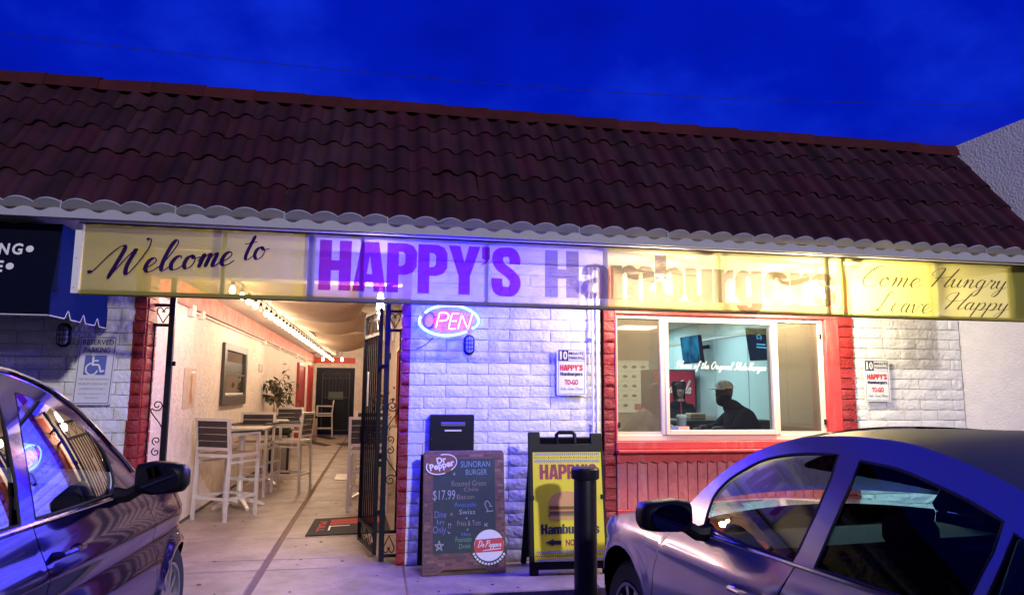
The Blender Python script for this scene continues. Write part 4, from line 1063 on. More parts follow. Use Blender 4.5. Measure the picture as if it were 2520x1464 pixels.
# ================================================================ porch ceiling fans with lights
def fan(cx, cz, a0, label, en=34.0):
    t = thing('ceiling_fan', label, 'ceiling fan', (cx, -.5, 2.7), 'porch ceiling fans')
    MB().lathe([(.055, 2.705), (.055, 2.69), (.03, 2.67), (.012, 2.665), (.012, cz + .10), (.05, cz + .09), (.07, cz + .06), (.07, cz + .02), (.04, cz), (.03, cz - .03), (0.0, cz - .035)], 14, (cx, -.5, 0), cap=False).build('motor', M['white_paint'], t)
    for k in range(4):
        a = a0 + k * PI / 2; d = Vector((math.cos(a), math.sin(a), 0)); n = Vector((-d.y, d.x, .22)).normalized()
        c = Vector((cx, -.5, cz + .045)); vs = []
        for r_, w_ in ((.07, .02), (.14, .045), (.40, .06), (.43, .045)):
            for s_ in (-1, 1):
                for h_ in (0, .008): vs.append(c + d * r_ + n * (w_ * s_) + Vector((0, 0, h_)))
        fs = []
        for i in range(3):
            b = i * 4; q = b + 4
            fs += [(b, q, q + 2, b + 2), (b + 1, b + 3, q + 3, q + 1), (b, b + 1, q + 1, q), (b + 2, q + 2, q + 3, b + 3)]
        fs += [(0, 2, 3, 1), (12, 13, 15, 14)]
        MB().add(vs, fs).build('blade', M['dark_slat'], t)
    for k in range(3):
        a = a0 + .5 + k * 2 * PI / 3; d = Vector((math.cos(a), math.sin(a), 0)); c = Vector((cx, -.5, cz - .015))
        MB().tube([c + d * .03, c + d * .07 + Vector((0, 0, -.02)), c + d * .085 + Vector((0, 0, -.045))], [.012, .016, .03], 10).build('lamp_cup', M['white_paint'], t)
        b = MB().lathe([(0.0, -.035), (.016, -.03), (.024, -.015), (.024, .0), (.012, .02), (0, .022)], 10, c + d * .092 + Vector((0, 0, -.075)), cap=False).build('bulb', M['fan_bulb'], t)
        lamp('bulb_light', c + d * .092 + Vector((0, 0, -.115)), (1.0, .86, .58), en, .03, t)
fan(2.50, 2.53, .35, 'lit ceiling fan behind the banner near the left side of the window')
fan(4.03, 2.53, .15, 'lit ceiling fan behind the banner near the right side of the window', 78.0)
t = thing('junction_box', 'small white junction box on a pipe high on the brick by the first fan', 'junction box', (1.98, -.06, 2.45))
MB().box(1.93, 2.04, -.07, -.02, 2.43, 2.53).build('housing', M['white_paint'], t, bevel=.004)
MB().tube([(1.95, -.045, 2.43), (1.93, -.05, 2.35), (1.9, -.05, 2.30)], .006, 6).build('cable', M['white_paint'], t)
# ================================================================ CARS (side surface = function of length u and height z)
def inpoly(p, poly):
    x, y = p; c = False; n = len(poly); j = n - 1
    for i in range(n):
        xi, yi = poly[i]; xj, yj = poly[j]
        if (yi > y) != (yj > y) and x < (xj - xi) * (y - yi) / (yj - yi) + xi: c = not c
        j = i
    return c
def smooth(pts, n=5): return [(p.x, p.y) for p in catmull(pts, n)]
def panel(poly, holes, P3, N3, step):
    """triangulate a flat outline (with holes) finely and lay it on the curved body side"""
    vs = []; ed = []
    for l in [poly] + holes:
        b = len(vs); m = len(l)
        dens = []
        for i in range(m):
            a = Vector(l[i]); c = Vector(l[(i + 1) % m]); k = max(1, int((c - a).length / step))
            for q in range(k): dens.append(a + (c - a) * (q / k))
        vs += dens; m = len(dens); ed += [(b + i, b + (i + 1) % m) for i in range(m)]
    xs = [p[0] for p in poly]; zs = [p[1] for p in poly]
    x = min(xs) + step * .5; row = 0
    nb = len(vs); bl = list(vs)
    while x < max(xs):
        z = min(zs) + step * .5
        while z < max(zs):
            p = (x, z)
            if inpoly(p, poly) and not any(inpoly(p, h) for h in holes):
                q = Vector(p)
                if all((q - b_).length_squared > (step * .45) ** 2 for b_ in bl): vs.append(q)
            z += step
        x += step
    r = delaunay_2d_cdt([Vector(v) for v in vs], ed, [], 0, 1e-6)
    V, F = r[0], r[2]; out = []
    for f in F:
        c = (sum(V[i].x for i in f) / 3, sum(V[i].y for i in f) / 3)
        if inpoly(c, poly) and not any(inpoly(c, h) for h in holes): out.append(tuple(f))
    return [P3(v.x, v.y) for v in V], [N3(v.x, v.y) for v in V], out
def smooth_mesh(name, vs, ns, fs, m, parent):
    me = bpy.data.meshes.new(name); me.from_pydata([tuple(v) for v in vs], [], fs)
    fl = [p for p in me.polygons if p.normal.dot(ns[p.vertices[0]]) < 0]
    if len(fl) > len(me.polygons) / 2: me.flip_normals()
    me.polygons.foreach_set('use_smooth', [True] * len(me.polygons)); me.materials.append(m)
    me.normals_split_custom_set_from_vertices([tuple(n) for n in ns])
    o = bpy.data.objects.new(name, me); link(o, parent); return o

def car(label, cat_name, O, psi, s, Wd, side, paint, spec, G=-0.1):
    a = R(psi); h = Vector((-math.sin(a), math.cos(a), 0)); nI = Vector((h.y, -h.x, 0)) * s
    O = Vector((O[0], O[1], G))
    car_ = thing('parked_car', label, 'car', O + nI * (Wd / 2))
    def P(u, v, z): return O - h * u + nI * v + Vector((0, 0, z))
    def mk(far):
        def P3(u, z, k=0.0):
            v = side(u, z) + k
            return P(u, Wd - v if far else v, z)
        def N3(u, z):
            e_ = .012
            du = P3(u + e_, z) - P3(u - e_, z); dz = P3(u, z + e_) - P3(u, z - e_)
            n = du.cross(dz).normalized()
            if n.dot(nI) * (-1 if far else 1) > 0: n = -n
            return n
        return P3, N3
    rail = spec['rail']; zb = spec['zb']
    for far in (False, True):
        P3, N3 = mk(far); step = .05 if not far else .09
        for name, poly in spec['body']:
            vs, ns, fs = panel(poly, [], P3, N3, step); o = smooth_mesh(name, vs, ns, fs, spec['panel_mat'], car_)
            if name == 'front_door' or name == 'rear_door':
                hu, hz = spec['handle'][name]
                hb = MB(); hb.tube([P3(hu - .10, hz, 0.0), P3(hu - .09, hz, -.035), P3(hu, hz + .004, -.045), P3(hu + .09, hz + .004, -.035), P3(hu + .10, hz + .004, 0.0)], .013, 8)
                hb.build('door_handle', spec['handle_mat'], o)
        vs, ns, fs = panel(spec['frame_out'], spec['win'], P3, N3, step); smooth_mesh('window_pillars', vs, ns, fs, spec['frame_mat'], car_)
        for w_, gm in zip(spec['win'], spec['win_mat']):
            gc = sum(p[0] for p in w_) / len(w_)
            g3 = lambda u, z, gc=gc: P3(u, z, .012 + spec.get('bulge', .02) * ((u - gc) ** 2 - .12) - spec.get('upright', 0) * (z - zb - .25))
            def N3g(u, z):
                e_ = .012; n = (g3(u + e_, z) - g3(u - e_, z)).cross(g3(u, z + e_) - g3(u, z - e_)).normalized()
                return -n if n.dot(nI) * (-1 if far else 1) > 0 else n
            vs, ns, fs = panel(w_, [], g3, N3g, .06); smooth_mesh('side_window', vs, ns, fs, gm, car_)
            sv = MB().tube([P3(u, z, .004) for u, z in w_], .007, 5, True).build('window_seal', M['rubber'], car_)
        # belt strip
        MB().tube([P3(u, z, -.004) for u, z in spec['belt']], .0085, 6).build('belt_trim', spec['trim_mat'], car_)
        # wheel
        for wu, in ((spec['wheel_u'],), (spec['wheel_u'] + spec['wb'],)):
            vv = .05
            c = P(wu, Wd - vv if far else vv, spec['wr'])
            out = -nI if not far else nI
            prof = [(.0, .05), (spec['rim'] * .95, .045)]
            def ring(rad, off, k, n=28): return [c + (h * math.cos(2 * PI * i / n) + Vector((0, 0, 1)) * math.sin(2 * PI * i / n)) * rad + out * off for i in range(n)]
            def lathe_w(pr, name, m, par):
                mb = MB(); n = 28; vs = []; fs = []
                for rad, off in pr: vs += ring(rad, off, 0)
                for i in range(len(pr) - 1):
                    for k in range(n): fs.append((i * n + k, i * n + (k + 1) % n, (i + 1) * n + (k + 1) % n, (i + 1) * n + k))
                mb.add(vs, fs, True); return mb.build(name, m, par)
            ty = lathe_w([(spec['rim'], -.19), (spec['wr'] - .02, -.2), (spec['wr'], -.17), (spec['wr'], -.03), (spec['wr'] - .03, .0), (spec['rim'] + .01, .0), (spec['rim'] - .01, -.02), (spec['rim'] - .015, -.10), (.001, -.10)], 'wheel', M['rubber'], car_)
            lathe_w([(spec['rim'], .004), (spec['rim'] - .018, .002), (spec['rim'] - .022, -.03)], 'rim', spec['rim_mat'], ty)
            sp_ = MB()
            for k in range(10):
                t_ = 2 * PI * k / 10; d = h * math.cos(t_) + Vector((0, 0, 1)) * math.sin(t_)
                sp_.bar(c + d * .03 + out * -.012, c + d * (spec['rim'] - .01) + out * -.018, .035, .02, out)
            sp_.add([c + out * -.002] + ring(.05, -.004, 0), [(0, i + 1, (i + 1) % 28 + 1) for i in range(28)]).build('spokes', spec['rim_mat'], ty)
    # surfaces that run across the car
    def across(name, us, zf, m, nv=14, crown=.0, bow=None, thick=0):
        vs = []; nu = len(us)
        for i, u in enumerate(us):
            z = zf(u); v0 = side(u, z)
            for k in range(nv + 1):
                t = k / nv; v = v0 + (Wd - 2 * v0) * t; q = 1 - (2 * t - 1) ** 2
                b = bow(u) if bow else 0.0
                vs.append(P(u - b * q, v, z + (crown(u) if callable(crown) else crown) * q))
        fs = [(i * (nv + 1) + k, i * (nv + 1) + k + 1, (i + 1) * (nv + 1) + k + 1, (i + 1) * (nv + 1) + k) for i in range(nu - 1) for k in range(nv)]
        mb = MB(); mb.add(vs, fs, True); return mb.build(name, m, car_, sharp=60)
    def lin(a_, b_, n): return [a_ + (b_ - a_) * i / n for i in range(n + 1)]
    def interp(tab):
        def f_(u):
            if u <= tab[0][0]: return tab[0][1]
            for (a_, b_), (c_, d_) in zip(tab, tab[1:]):
                if u <= c_: return b_ + (d_ - b_) * (u - a_) / (c_ - a_)
            return tab[-1][1]
        return f_
    rf = interp(smooth(rail, 6)); hf = interp(smooth(spec['hood'], 5))
    u0, u1, u2, u3 = spec['glass_u']
    across('hood', lin(spec['nose_u'] + .1, u0 + .02, 16), hf, paint, crown=.05, bow=lambda u: .10)
    across('windshield', lin(u0, u1, 10), rf, spec['shield_mat'], crown=.03, bow=lambda u: .16)
    across('roof', lin(u1 - .0, u2, 18), rf, spec['roof_mat'], crown=spec['crown'], bow=lambda u: .16 * max(0, 1 - (u - u1) / .35))
    across('headliner', lin(u1 + .06, u2 - .02, 10), lambda u: rf(u) - .035, M['rubber'], crown=spec['crown'])
    across('rear_window', lin(u2, u3, 8), rf, spec['shield_mat'], crown=spec['crown'])
    across('trunk_lid', lin(u3, spec['tail_u'], 8), rf, paint, crown=.02)
    # front and rear ends
    def endcap(name, u, zt, out):
        vs = []; nz, nv = 8, 14
        for i in range(nz + 1):
            z = .22 + (zt - .22) * i / nz
            for k in range(nv + 1):
                t = k / nv; v0 = side(u, z); v = v0 + (Wd - 2 * v0) * t
                vs.append(P(u + out * .12 * (1 - (2 * t - 1) ** 2) * math.sin(PI * (.25 + .7 * i / nz)), v, z))
        fs = [(i * (nv + 1) + k, i * (nv + 1) + k + 1, (i + 1) * (nv + 1) + k + 1, (i + 1) * (nv + 1) + k) for i in range(nz) for k in range(nv)]
        MB().add(vs, fs, True).build(name, paint, car_)
    endcap('front_bumper', spec['nose_u'], hf(spec['nose_u'] + .1), -1); endcap('rear_bumper', spec['tail_u'], rf(spec['tail_u']), 1)
    # dark underbody, wheel wells and cabin
    def lbox(u0_, u1_, v0_, v1_, z0_, z1_, name, m, bev=0.03):
        mb = MB(); vs = [P(u, v, z) for z in (z0_, z1_) for v in (v0_, v1_) for u in (u0_, u1_)]
        mb.add(vs, [(0, 2, 3, 1), (4, 5, 7, 6), (0, 1, 5, 4), (2, 6, 7, 3), (0, 4, 6, 2), (1, 3, 7, 5)])
        return mb.build(name, m, car_, bevel=bev, seg=2)
    lbox(spec['nose_u'] + .25, spec['tail_u'] - .1, .3, Wd - .3, .2, .5, 'underbody', M['rubber'])
    lbox(-.36, u0 - .05, .30, Wd - .30, .45, .80, 'engine_bay', M['rubber'])
    lbox(u0 - .05, u0 + .5, .16, Wd - .16, .5, zb - .03, 'dashboard', M['rubber'], .05)
    lbox(u0 + .5, u3 + .1, .17, Wd - .17, .2, .42, 'cabin_floor', M['rubber'])
    for uu in (spec['seat_u'], spec['seat_u'] + .85):
        for vv in (.50, Wd - .50):
            mb = MB()
            def Q(u, v, z): return P(u, v, z)
            pts = [(uu - .42, .42, .22), (uu - .40, .55, .24), (uu - .02, .50, .24), (uu + .06, .75, .24), (uu + .16, zb + .08, .22), (uu + .20, zb + .10, .16)]
            vs = []; 
            for (pu, pz, hw) in pts:
                for sx, th in ((-1, 0), (1, 0), (1, 1), (-1, 1)): vs.append(Q(pu + .10 * th, vv + sx * hw, pz - .06 * th))
            fs = [(i * 4 + k, i * 4 + (k + 1) % 4, i * 4 + 4 + (k + 1) % 4, i * 4 + 4 + k) for i in range(len(pts) - 1) for k in range(4)]
            fs += [(3, 2, 1, 0), tuple((len(pts) - 1) * 4 + k for k in range(4))]
            o = mb.add(vs, fs, True).build('seat', M['rubber'], car_, bevel=.02)
            hb = MB(); c = Q(uu + .20, vv, zb + .13)
            hb.lathe([(.0, -.085), (.04, -.083), (.08, -.06), (.10, -.02), (.098, .025), (.08, .055), (.04, .072), (0, .075)], 24, c, cap=False)
            hb.build('headrest', M['rubber'], o, sharp=80)
    # mirrors: rounded housings on short arms
    for far in (False, True):
        P3, N3 = mk(far); out = -nI if not far else nI
        mu, mz = spec['mirror']
        base = P3(mu - .03, mz - .07, 0); c = base + out * .21 + Vector((0, 0, .085)) + h * .02
        t = MB().tube([base - out * .02, base + out * .05 + Vector((0, 0, .0)), base + out * .10 + Vector((0, 0, .03)), c - out * .06 - Vector((0, 0, .02))], [.045, .034, .030, .045], 8).build('mirror_arm', M['plastic_black'], car_)
        mb = MB(); vs = []; n = 20
        secs = [(-.125, .55), (-.115, .86), (-.05, 1.0), (.06, .98), (.105, .86), (.125, .5)]
        for (so_, k) in secs:
            for i in range(n):
                an = 2 * PI * i / n; cc, ss = math.cos(an), math.sin(an)
                r_ = (abs(cc) ** 3.5 + abs(ss) ** 3.5) ** (-1 / 3.5)
                vs.append(c + out * so_ + h * (.075 * k * r_ * cc) + Vector((0, 0, spec['mir_h'] * (k if so_ < 0 else k * .93) * r_ * ss)))
        fs = [(i * n + q, i * n + (q + 1) % n, (i + 1) * n + (q + 1) % n, (i + 1) * n + q) for i in range(len(secs) - 1) for q in range(n)]
        fs += [tuple(range(n - 1, -1, -1)), tuple((len(secs) - 1) * n + q for q in range(n))]
        o = mb.add(vs, fs, True).build('wing_mirror', spec['mir_mat'], car_, sharp=50)
        g_ = MB()
        b_ = c - h * .078
        g_.add([b_ + out * (.10 * math.cos(2 * PI * i / 20)) + Vector((0, 0, spec['mir_h'] * .8 * math.sin(2 * PI * i / 20))) for i in range(20)], [tuple(range(20))]).build('mirror_glass', M['car_mirror'], o)
    return car_, P, mk, interp

def paintmat(name, col, metal, rough, coat=1.0, flake=True):
    m = mat(name, col, rough, metal=metal, coat=coat)
    return m
def lined(src, name):
    m = src.copy(); m.name = name; t = m.node_tree; b = t.nodes['Principled BSDF']; o = [n for n in t.nodes if n.type == 'OUTPUT_MATERIAL'][0]
    g = t.nodes.new('ShaderNodeNewGeometry'); d = t.nodes.new('ShaderNodeBsdfDiffuse'); d.inputs[0].default_value = (.012, .012, .013, 1); x_ = t.nodes.new('ShaderNodeMixShader')
    t.links.new(g.outputs['Backfacing'], x_.inputs[0]); t.links.new(b.outputs[0], x_.inputs[1]); t.links.new(d.outputs[0], x_.inputs[2]); t.links.new(x_.outputs[0], o.inputs[0])
    return m
M['silver_paint'] = paintmat('silver_paint', (.42, .40, .50), .6, .20)
M['dark_paint'] = paintmat('dark_paint', (.030, .016, .17), .85, .11)
M['silver_shaded'] = mat('silver_shaded', (.035, .04, .05), .42, metal=.2)  # same silver car roof: shade put into the colour, no second paint
M['tint_light'] = glassy('tint_light', (.68, .74, .72), .09)
M['tint_mid'] = glassy('tint_mid', (.30, .32, .32), .34)
M['tint_dark'] = glassy('tint_dark', (.26, .60, .68), .0, ior=1.28)
M['shield'] = glassy('shield', (.72, .78, .76), .05)
M['car_mirror'] = mat('car_mirror', (.10, .10, .11), .04, metal=1.0)
M['chrome'] = mat('chrome', (.75, .74, .76), .10, metal=1.0)
M['rim_alloy'] = mat('rim_alloy', (.42, .42, .44), .3, metal=.9)

# --- silver saloon on the right
ZB = .94
def sideR(u, z):
    if z < .62: v = .05 * ((.62 - z) / .37) ** 2
    elif z < ZB: v = .06 * ((z - .62) / (ZB - .62)) ** 2
    else: v = .06 + .42 * (z - ZB) + .15 * (z - ZB) ** 2
    v += -.016 * math.exp(-((z - (.80 + .045 * min(1, max(0, (u + .1) / 1.5)))) / .035) ** 2) if u > -.3 else 0
    d = math.hypot((u - .0) / .335, (z - .33) / .405)
    v -= .016 * math.exp(-((d - 1.06) / .11) ** 2)
    if u < -.12: v += .62 * ((-.12 - u) / .80) ** 2
    if u > 3.0: v += .35 * ((u - 3.0) / .9) ** 2
    return v
def arch(cu, cz, rx, rz, a0, a1, n=18): return [(cu + rx * math.cos(R(a0 + (a1 - a0) * i / n)), cz + rz * math.sin(R(a0 + (a1 - a0) * i / n))) for i in range(n + 1)]
bt = [(-.93, .60), (-.85, .665), (-.6, .74), (-.4, .80), (-.2, .868), (0, .912), (.2, .94), (.40, .950), (.60, .955)]
gap = .004
body = [
 ('fender', [(-.93, .24), (-.36, .24)] + arch(0, .33, .335, .405, 196, -12)  + [(.335, .25), (.345, .40), (.352, .56), (.375, .713), (.435, .83), (.497, .925), (.497, .948)] + smooth(bt, 4)[::-1][5:]),
 ('front_door', [(.345 + gap, .22), (1.25, .22), (1.29, .45), (1.335, .68), (1.372, .822), (1.396, .88), (1.42, .938), (.9, .938), (.505, .938), (.441, .83), (.381, .713), (.358, .56), (.351, .40)]),
 ('rear_door', [(1.25 + gap * 2, .22), (2.15, .22), (2.2, .45), (2.34, .62), (2.42, .80), (2.40, .948), (1.9, .945), (1.428, .938), (1.404, .88), (1.38, .822), (1.343, .68), (1.298, .45)]),
 ('quarter_panel', [(2.158, .22), (2.44, .24)] + arch(2.775, .33, .335, .405, 196, -12) + [(3.12, .24), (3.72, .30), (3.78, .60), (3.76, .94), (3.5, 1.0), (3.0, 1.03), (2.41, .952), (2.428, .80), (2.348, .62), (2.208, .45)]),
]
railR = [(.50, .985), (.571, 1.048), (.647, 1.126), (.742, 1.212), (.84, 1.279), (.941, 1.332), (1.044, 1.371), (1.147, 1.399), (1.25, 1.417), (1.35, 1.427), (1.447, 1.433), (1.54, 1.435), (1.755, 1.428), (1.952, 1.396), (2.091, 1.362), (2.228, 1.322), (2.45, 1.245), (2.75, 1.13), (3.0, 1.035), (3.35, .985), (3.74, .93)]
fw = smooth([(.755, .975), (.748, 1.06), (.760, 1.125), (.826, 1.197), (.927, 1.258), (1.016, 1.299), (1.133, 1.329), (1.29, 1.351), (1.455, 1.360)], 4) + [(1.462, 1.269), (1.447, 1.129), (1.42, 1.0), (1.405, .955), (1.1, .955)]
rwn = [(1.575, 1.345)] + smooth([(1.577, 1.347), (1.759, 1.336), (1.92, 1.305), (2.063, 1.272), (2.194, 1.231)], 4) + [(2.19, 1.148), (2.158, 1.026), (2.125, .962), (1.844, .957), (1.683, .957), (1.525, .957), (1.55, 1.10), (1.57, 1.25)]
qw = [(2.238, 1.205), (2.40, 1.14), (2.60, 1.055), (2.66, 1.0), (2.172, .968), (2.206, 1.03)]
fo = smooth(railR[:17], 3) + [(2.75, 1.13), (3.0, 1.036), (2.41, .952), (1.42, .942), (.505, .942), (.50, .96)]
specR = dict(rail=railR, zb=ZB, body=body, frame_out=fo, win=[fw, rwn, qw], win_mat=[M['tint_light'], M['tint_dark'], M['tint_dark']], frame_mat=(sl2 := lined(M['silver_paint'], 'silver_panel')), panel_mat=sl2,
   handle={'front_door': (1.19, .785), 'rear_door': (2.1, .80)}, handle_mat=M['silver_paint'], belt=[(.52, .945), (.93, .944), (1.417, .946), (1.83, .95), (2.39, .957)], trim_mat=M['chrome'],
   wheel_u=0.0, wb=2.775, wr=.325, rim=.205, rim_mat=M['rim_alloy'], hood=bt, nose_u=-.95, tail_u=3.76, glass_u=(.56, 1.30, 2.30, 3.0), shield_mat=M['shield'], roof_mat=M['silver_shaded'], crown=.018,
   seat_u=1.35, mirror=(.82, 1.02), mir_h=.075, mir_mat=M['plastic_black'])
car('silver saloon parked nose-in beside the black bollard, mirror and dark windows showing', 'car', (1.397, -2.477), 6, 1, 1.80, sideR, M['silver_paint'], specR)

# --- dark crossover on the left
ZL = 1.05
def sideL(u, z):
    if z < .62: v = .05 * ((.62 - z) / .37) ** 2
    elif z < ZL: v = .075 * ((z - .62) / (ZL - .62)) ** 2
    else: v = .075 + .33 * (z - ZL) + .15 * (z - ZL) ** 2
    d = math.hypot((u - .08) / .30, (z - .32) / .345)
    v -= .022 * math.exp(-((d - 1.08) / .13) ** 2)
    v += -.020 * math.exp(-((z - .86) / .05) ** 2) + .018 * math.exp(-((z - .74) / .06) ** 2)
    if u < .12: v += .55 * ((.12 - u) / .80) ** 2 + .03 * ((.12 - u) / .8)
    if u > 3.1: v += .35 * ((u - 3.1) / .9) ** 2
    return v
btL = [(-.80, .74), (-.6, .83), (-.3, .915), (-.1, .955), (.1, .985), (.35, 1.012), (.6, 1.035), (.8, 1.05)]
bodyL = [
 ('fender', [(-.80, .26), (-.26, .26)] + arch(.08, .32, .30, .345, 192, -10) + [(.40, .26), (.42, .44), (.46, .60), (.50, .78), (.545, .95), (.57, 1.034)] + smooth(btL, 4)[::-1][4:]),
 ('front_door', [(.41, .24), (1.62, .24), (1.66, .60), (1.70, .90), (1.715, 1.046), (1.1, 1.046), (.578, 1.046), (.553, .95), (.508, .78), (.468, .60), (.428, .44)]),
 ('rear_door', [(1.628, .24), (2.35, .24), (2.42, .5), (2.6, .7), (2.68, 1.05), (1.723, 1.048), (1.708, .90), (1.668, .60)]),
 ('quarter_panel', [(2.358, .24), (2.40, .26)] + arch(2.75, .32, .32, .365, 192, -10) + [(3.1, .26), (3.62, .34), (3.7, .7), (3.68, 1.08), (2.688, 1.052), (2.608, .7), (2.428, .5)]),
]
railL = [(.52, 1.06), (.637, 1.160), (.703, 1.222), (.784, 1.291), (.877, 1.374), (.951, 1.437), (1.026, 1.494), (1.093, 1.537), (1.173, 1.580), (1.235, 1.605), (1.315, 1.634), (1.429, 1.662), (1.531, 1.682), (1.75, 1.70), (2.2, 1.70), (2.7, 1.67), (3.2, 1.60), (3.45, 1.38), (3.6, 1.15), (3.68, 1.08)]
fwL = smooth([(.945, 1.075), (.885, 1.14), (.882, 1.223), (.906, 1.290), (.983, 1.363), (1.066, 1.417), (1.186, 1.474), (1.303, 1.520), (1.417, 1.556), (1.52, 1.578)], 4) + [(1.60, 1.40), (1.655, 1.217), (1.69, 1.075), (1.3, 1.072)]
rwL = [(1.66, 1.582), (1.75, 1.60), (2.1, 1.612), (2.5, 1.59), (2.62, 1.35), (2.66, 1.085), (1.80, 1.075), (1.755, 1.217), (1.70, 1.42)]
qwL = [(2.64, 1.575), (3.0, 1.53), (3.2, 1.45), (3.3, 1.2), (2.76, 1.10), (2.73, 1.35)]
foL = smooth(railL[:17], 3) + [(3.45, 1.38), (3.6, 1.15), (3.66, 1.085), (2.69, 1.056), (1.72, 1.052), (.60, 1.052), (.54, 1.05)]
specL = dict(bulge=.085, upright=.06, rail=railL, zb=ZL, body=bodyL, frame_out=foL, win=[fwL, rwL, qwL], win_mat=[M['tint_mid'], M['tint_mid'], M['tint_mid']], frame_mat=(dk2 := lined(M['dark_paint'], 'dark_panel')), panel_mat=dk2,
   handle={'front_door': (1.53, .92), 'rear_door': (2.5, .93)}, handle_mat=M['dark_paint'], belt=[(.60, 1.056), (.884, 1.056), (1.40, 1.06), (1.8, 1.062), (2.68, 1.07)], trim_mat=M['chrome'],
   wheel_u=.08, wb=2.67, wr=.33, rim=.215, rim_mat=M['rim_alloy'], hood=btL, nose_u=-.82, tail_u=3.68, glass_u=(.60, 1.35, 3.15, 3.55), shield_mat=M['shield'], roof_mat=M['dark_paint'], crown=.05,
   seat_u=1.45, mirror=(.93, 1.13), mir_h=.085, mir_mat=M['plastic_black'])
carL, PL, mkL, _i = car('glossy dark crossover parked nose-in at the left edge, neon mirrored in its window', 'car', (-1.16, -1.55), -3, -1, 1.82, sideL, M['dark_paint'], specL)
# bright moulding along its windscreen pillar and roof edge
P3, N3 = mkL(False)
MB().tube([P3(u, z - .006, -.006) for u, z in smooth(railL[1:15], 4)], .011, 6).build('roof_moulding', M['chrome'], carL)
# ================================================================ BOLLARD AND PAVEMENT SIGNS
t = thing('bollard', 'round black metal bollard on a domed foot in front of the yellow sandwich board', 'bollard', (1.62, -1.0, -.1))
MB().lathe([(.088, -.08), (.088, .815), (.084, .83)], 24, (1.62, -1.0, 0)).build('post', M['black_metal'], t)
MB().lathe([(.080, .825), (.106, .832), (.110, .84), (.110, .905), (.100, .918), (.0, .922)], 24, (1.62, -1.0, 0), cap=False).build('cap', M['black_metal'], t)
MB().lathe([(.17, -.1), (.165, -.085), (.13, -.06), (.10, -.045), (.088, -.04)], 24, (1.62, -1.0, 0), cap=False).build('foot', M['concrete'], t)

# --- chalkboard
t = thing('chalkboard_sign', 'brick-print chalkboard sign with a handwritten burger special and soda logos', 'sandwich board', (.76, -.30, 0))
up_ = Vector((0, .155, .99)).normalized(); cw, ch_ = .70, 1.0
f = frame((.412, -.40, 0.005), (1, .03, 0), up_)
def board(poly, fr, t0, t1, name, m, par, bev=.006): return MB().prism(poly, fr, t0, t1).build(name, m, par, bevel=bev)
outer = [(0, 0), (.13, 0), (.17, .035), (.53, .035), (.57, 0), (.70, 0)] + [(.70 - .03 + .03 * math.cos(R(a)), ch_ - .03 + .03 * math.sin(R(a))) for a in (0, 30, 60, 90)] + [(.03 + .03 * math.cos(R(a)), ch_ - .03 + .03 * math.sin(R(a))) for a in (90, 120, 150, 180)]
fbd = board(outer, f, 0, -.03, 'board_frame', M['board_brick'], t)
f2 = frame((.412, -.03, 0.005), (1, .03, 0), Vector((0, -.19, .98)).normalized())
board([(-.02, 0), (.68, 0), (.68, .97), (-.02, .97)], f2, 0, -.025, 'rear_leg', M['black_metal'], t)
rnd = random.Random(4)
for shade in range(4):   # printed brick pattern on the frame
    mb = MB()
    col_ = [(.20, .085, .075), (.13, .07, .065), (.24, .13, .115), (.10, .055, .055)][shade]
    z = .02; r_ = 0
    rr_ = random.Random(11)
    while z < .97:
        x = -.05 + (.03 if r_ % 2 else 0)
        while x < .68:
            a, b = max(x, .012), min(x + .056, .688)
            pick = rr_.randrange(4)
            if b - a > .012 and not (a < .605 and b > .095 and .17 < z < .93) and not (z < .045 and a > .10 and b < .60):
                if pick == shade: mb.add([f(a, z, .0012), f(b, z, .0012), f(b, z + .021, .0012), f(a, z + .021, .0012)], [(0, 1, 2, 3)])
            x += .06
        z += .025; r_ += 1
    tag(mb.build('brick_print', mat('brick_print', col_, .7), fbd), kind='stuff')
MB().add([f(.085, .165, .002), f(.617, .165, .002), f(.617, .93, .002), f(.085, .93, .002)], [(0, 1, 2, 3)]).build('chalk_panel', M['chalk'], t)
def K(x, y): return ((x - 40) / 890 * .70, ch_ - (y - 60) / 1310 * ch_)
CHK = {c: mat('chalk_' + c, v, .8) for c, v in dict(white=(.42, .42, .42), blue=(.10, .20, .50), tan=(.30, .24, .20), green=(.18, .45, .20), violet=(.22, .22, .48), pink=(.40, .28, .30), teal=(.22, .36, .44)).items()}
for s_, x0, y0, x1, y1, c in (('SUNORAN', 445, 245, 770, 180, 'teal'), ('BURGER', 500, 330, 735, 270, 'teal'), ('Roasted Green', 345, 450, 725, 392, 'tan'), ('Chilis', 480, 507, 640, 465, 'tan'),
    ('$17.99', 145, 608, 385, 490, 'white'), ('Bacon', 402, 590, 592, 540, 'tan'), ('Avocado', 372, 672, 610, 622, 'blue'), ('Swiss', 425, 752, 600, 700, 'white'), ('Dine', 165, 782, 290, 712, 'violet'), ('In', 190, 850, 265, 800, 'violet'),
    ('Only', 148, 965, 288, 868, 'violet'), ('!!', 310, 892, 340, 840, 'white'), ('+', 495, 808, 522, 780, 'white'), ('Fries & Tots', 408, 872, 660, 818, 'pink'), ('+', 505, 928, 532, 900, 'white'), ('24oz', 445, 978, 550, 942, 'violet'),
    ('Fountain', 388, 1040, 558, 985, 'green'), ('Drink', 425, 1108, 552, 1060, 'green'), ('+', 358, 335, 390, 300, 'white'), ('x', 332, 762, 358, 735, 'white')):
    a = K(x0, y0); b = K(x1, y1)
    letters(MB(), f, s_, a[0], a[1], b[0], b[1], -.006, .004, .08 * rnd.random()).build('chalk_lettering', CHK[c], t)
def chalkline(pts, c, wd_=.006):
    p = [K(*q) for q in pts]; mb = MB()
    for q in strokequads(p, wd_, 3): shape(mb, f, q, w=.004)
    mb.build('chalk_drawing', CHK[c], t)
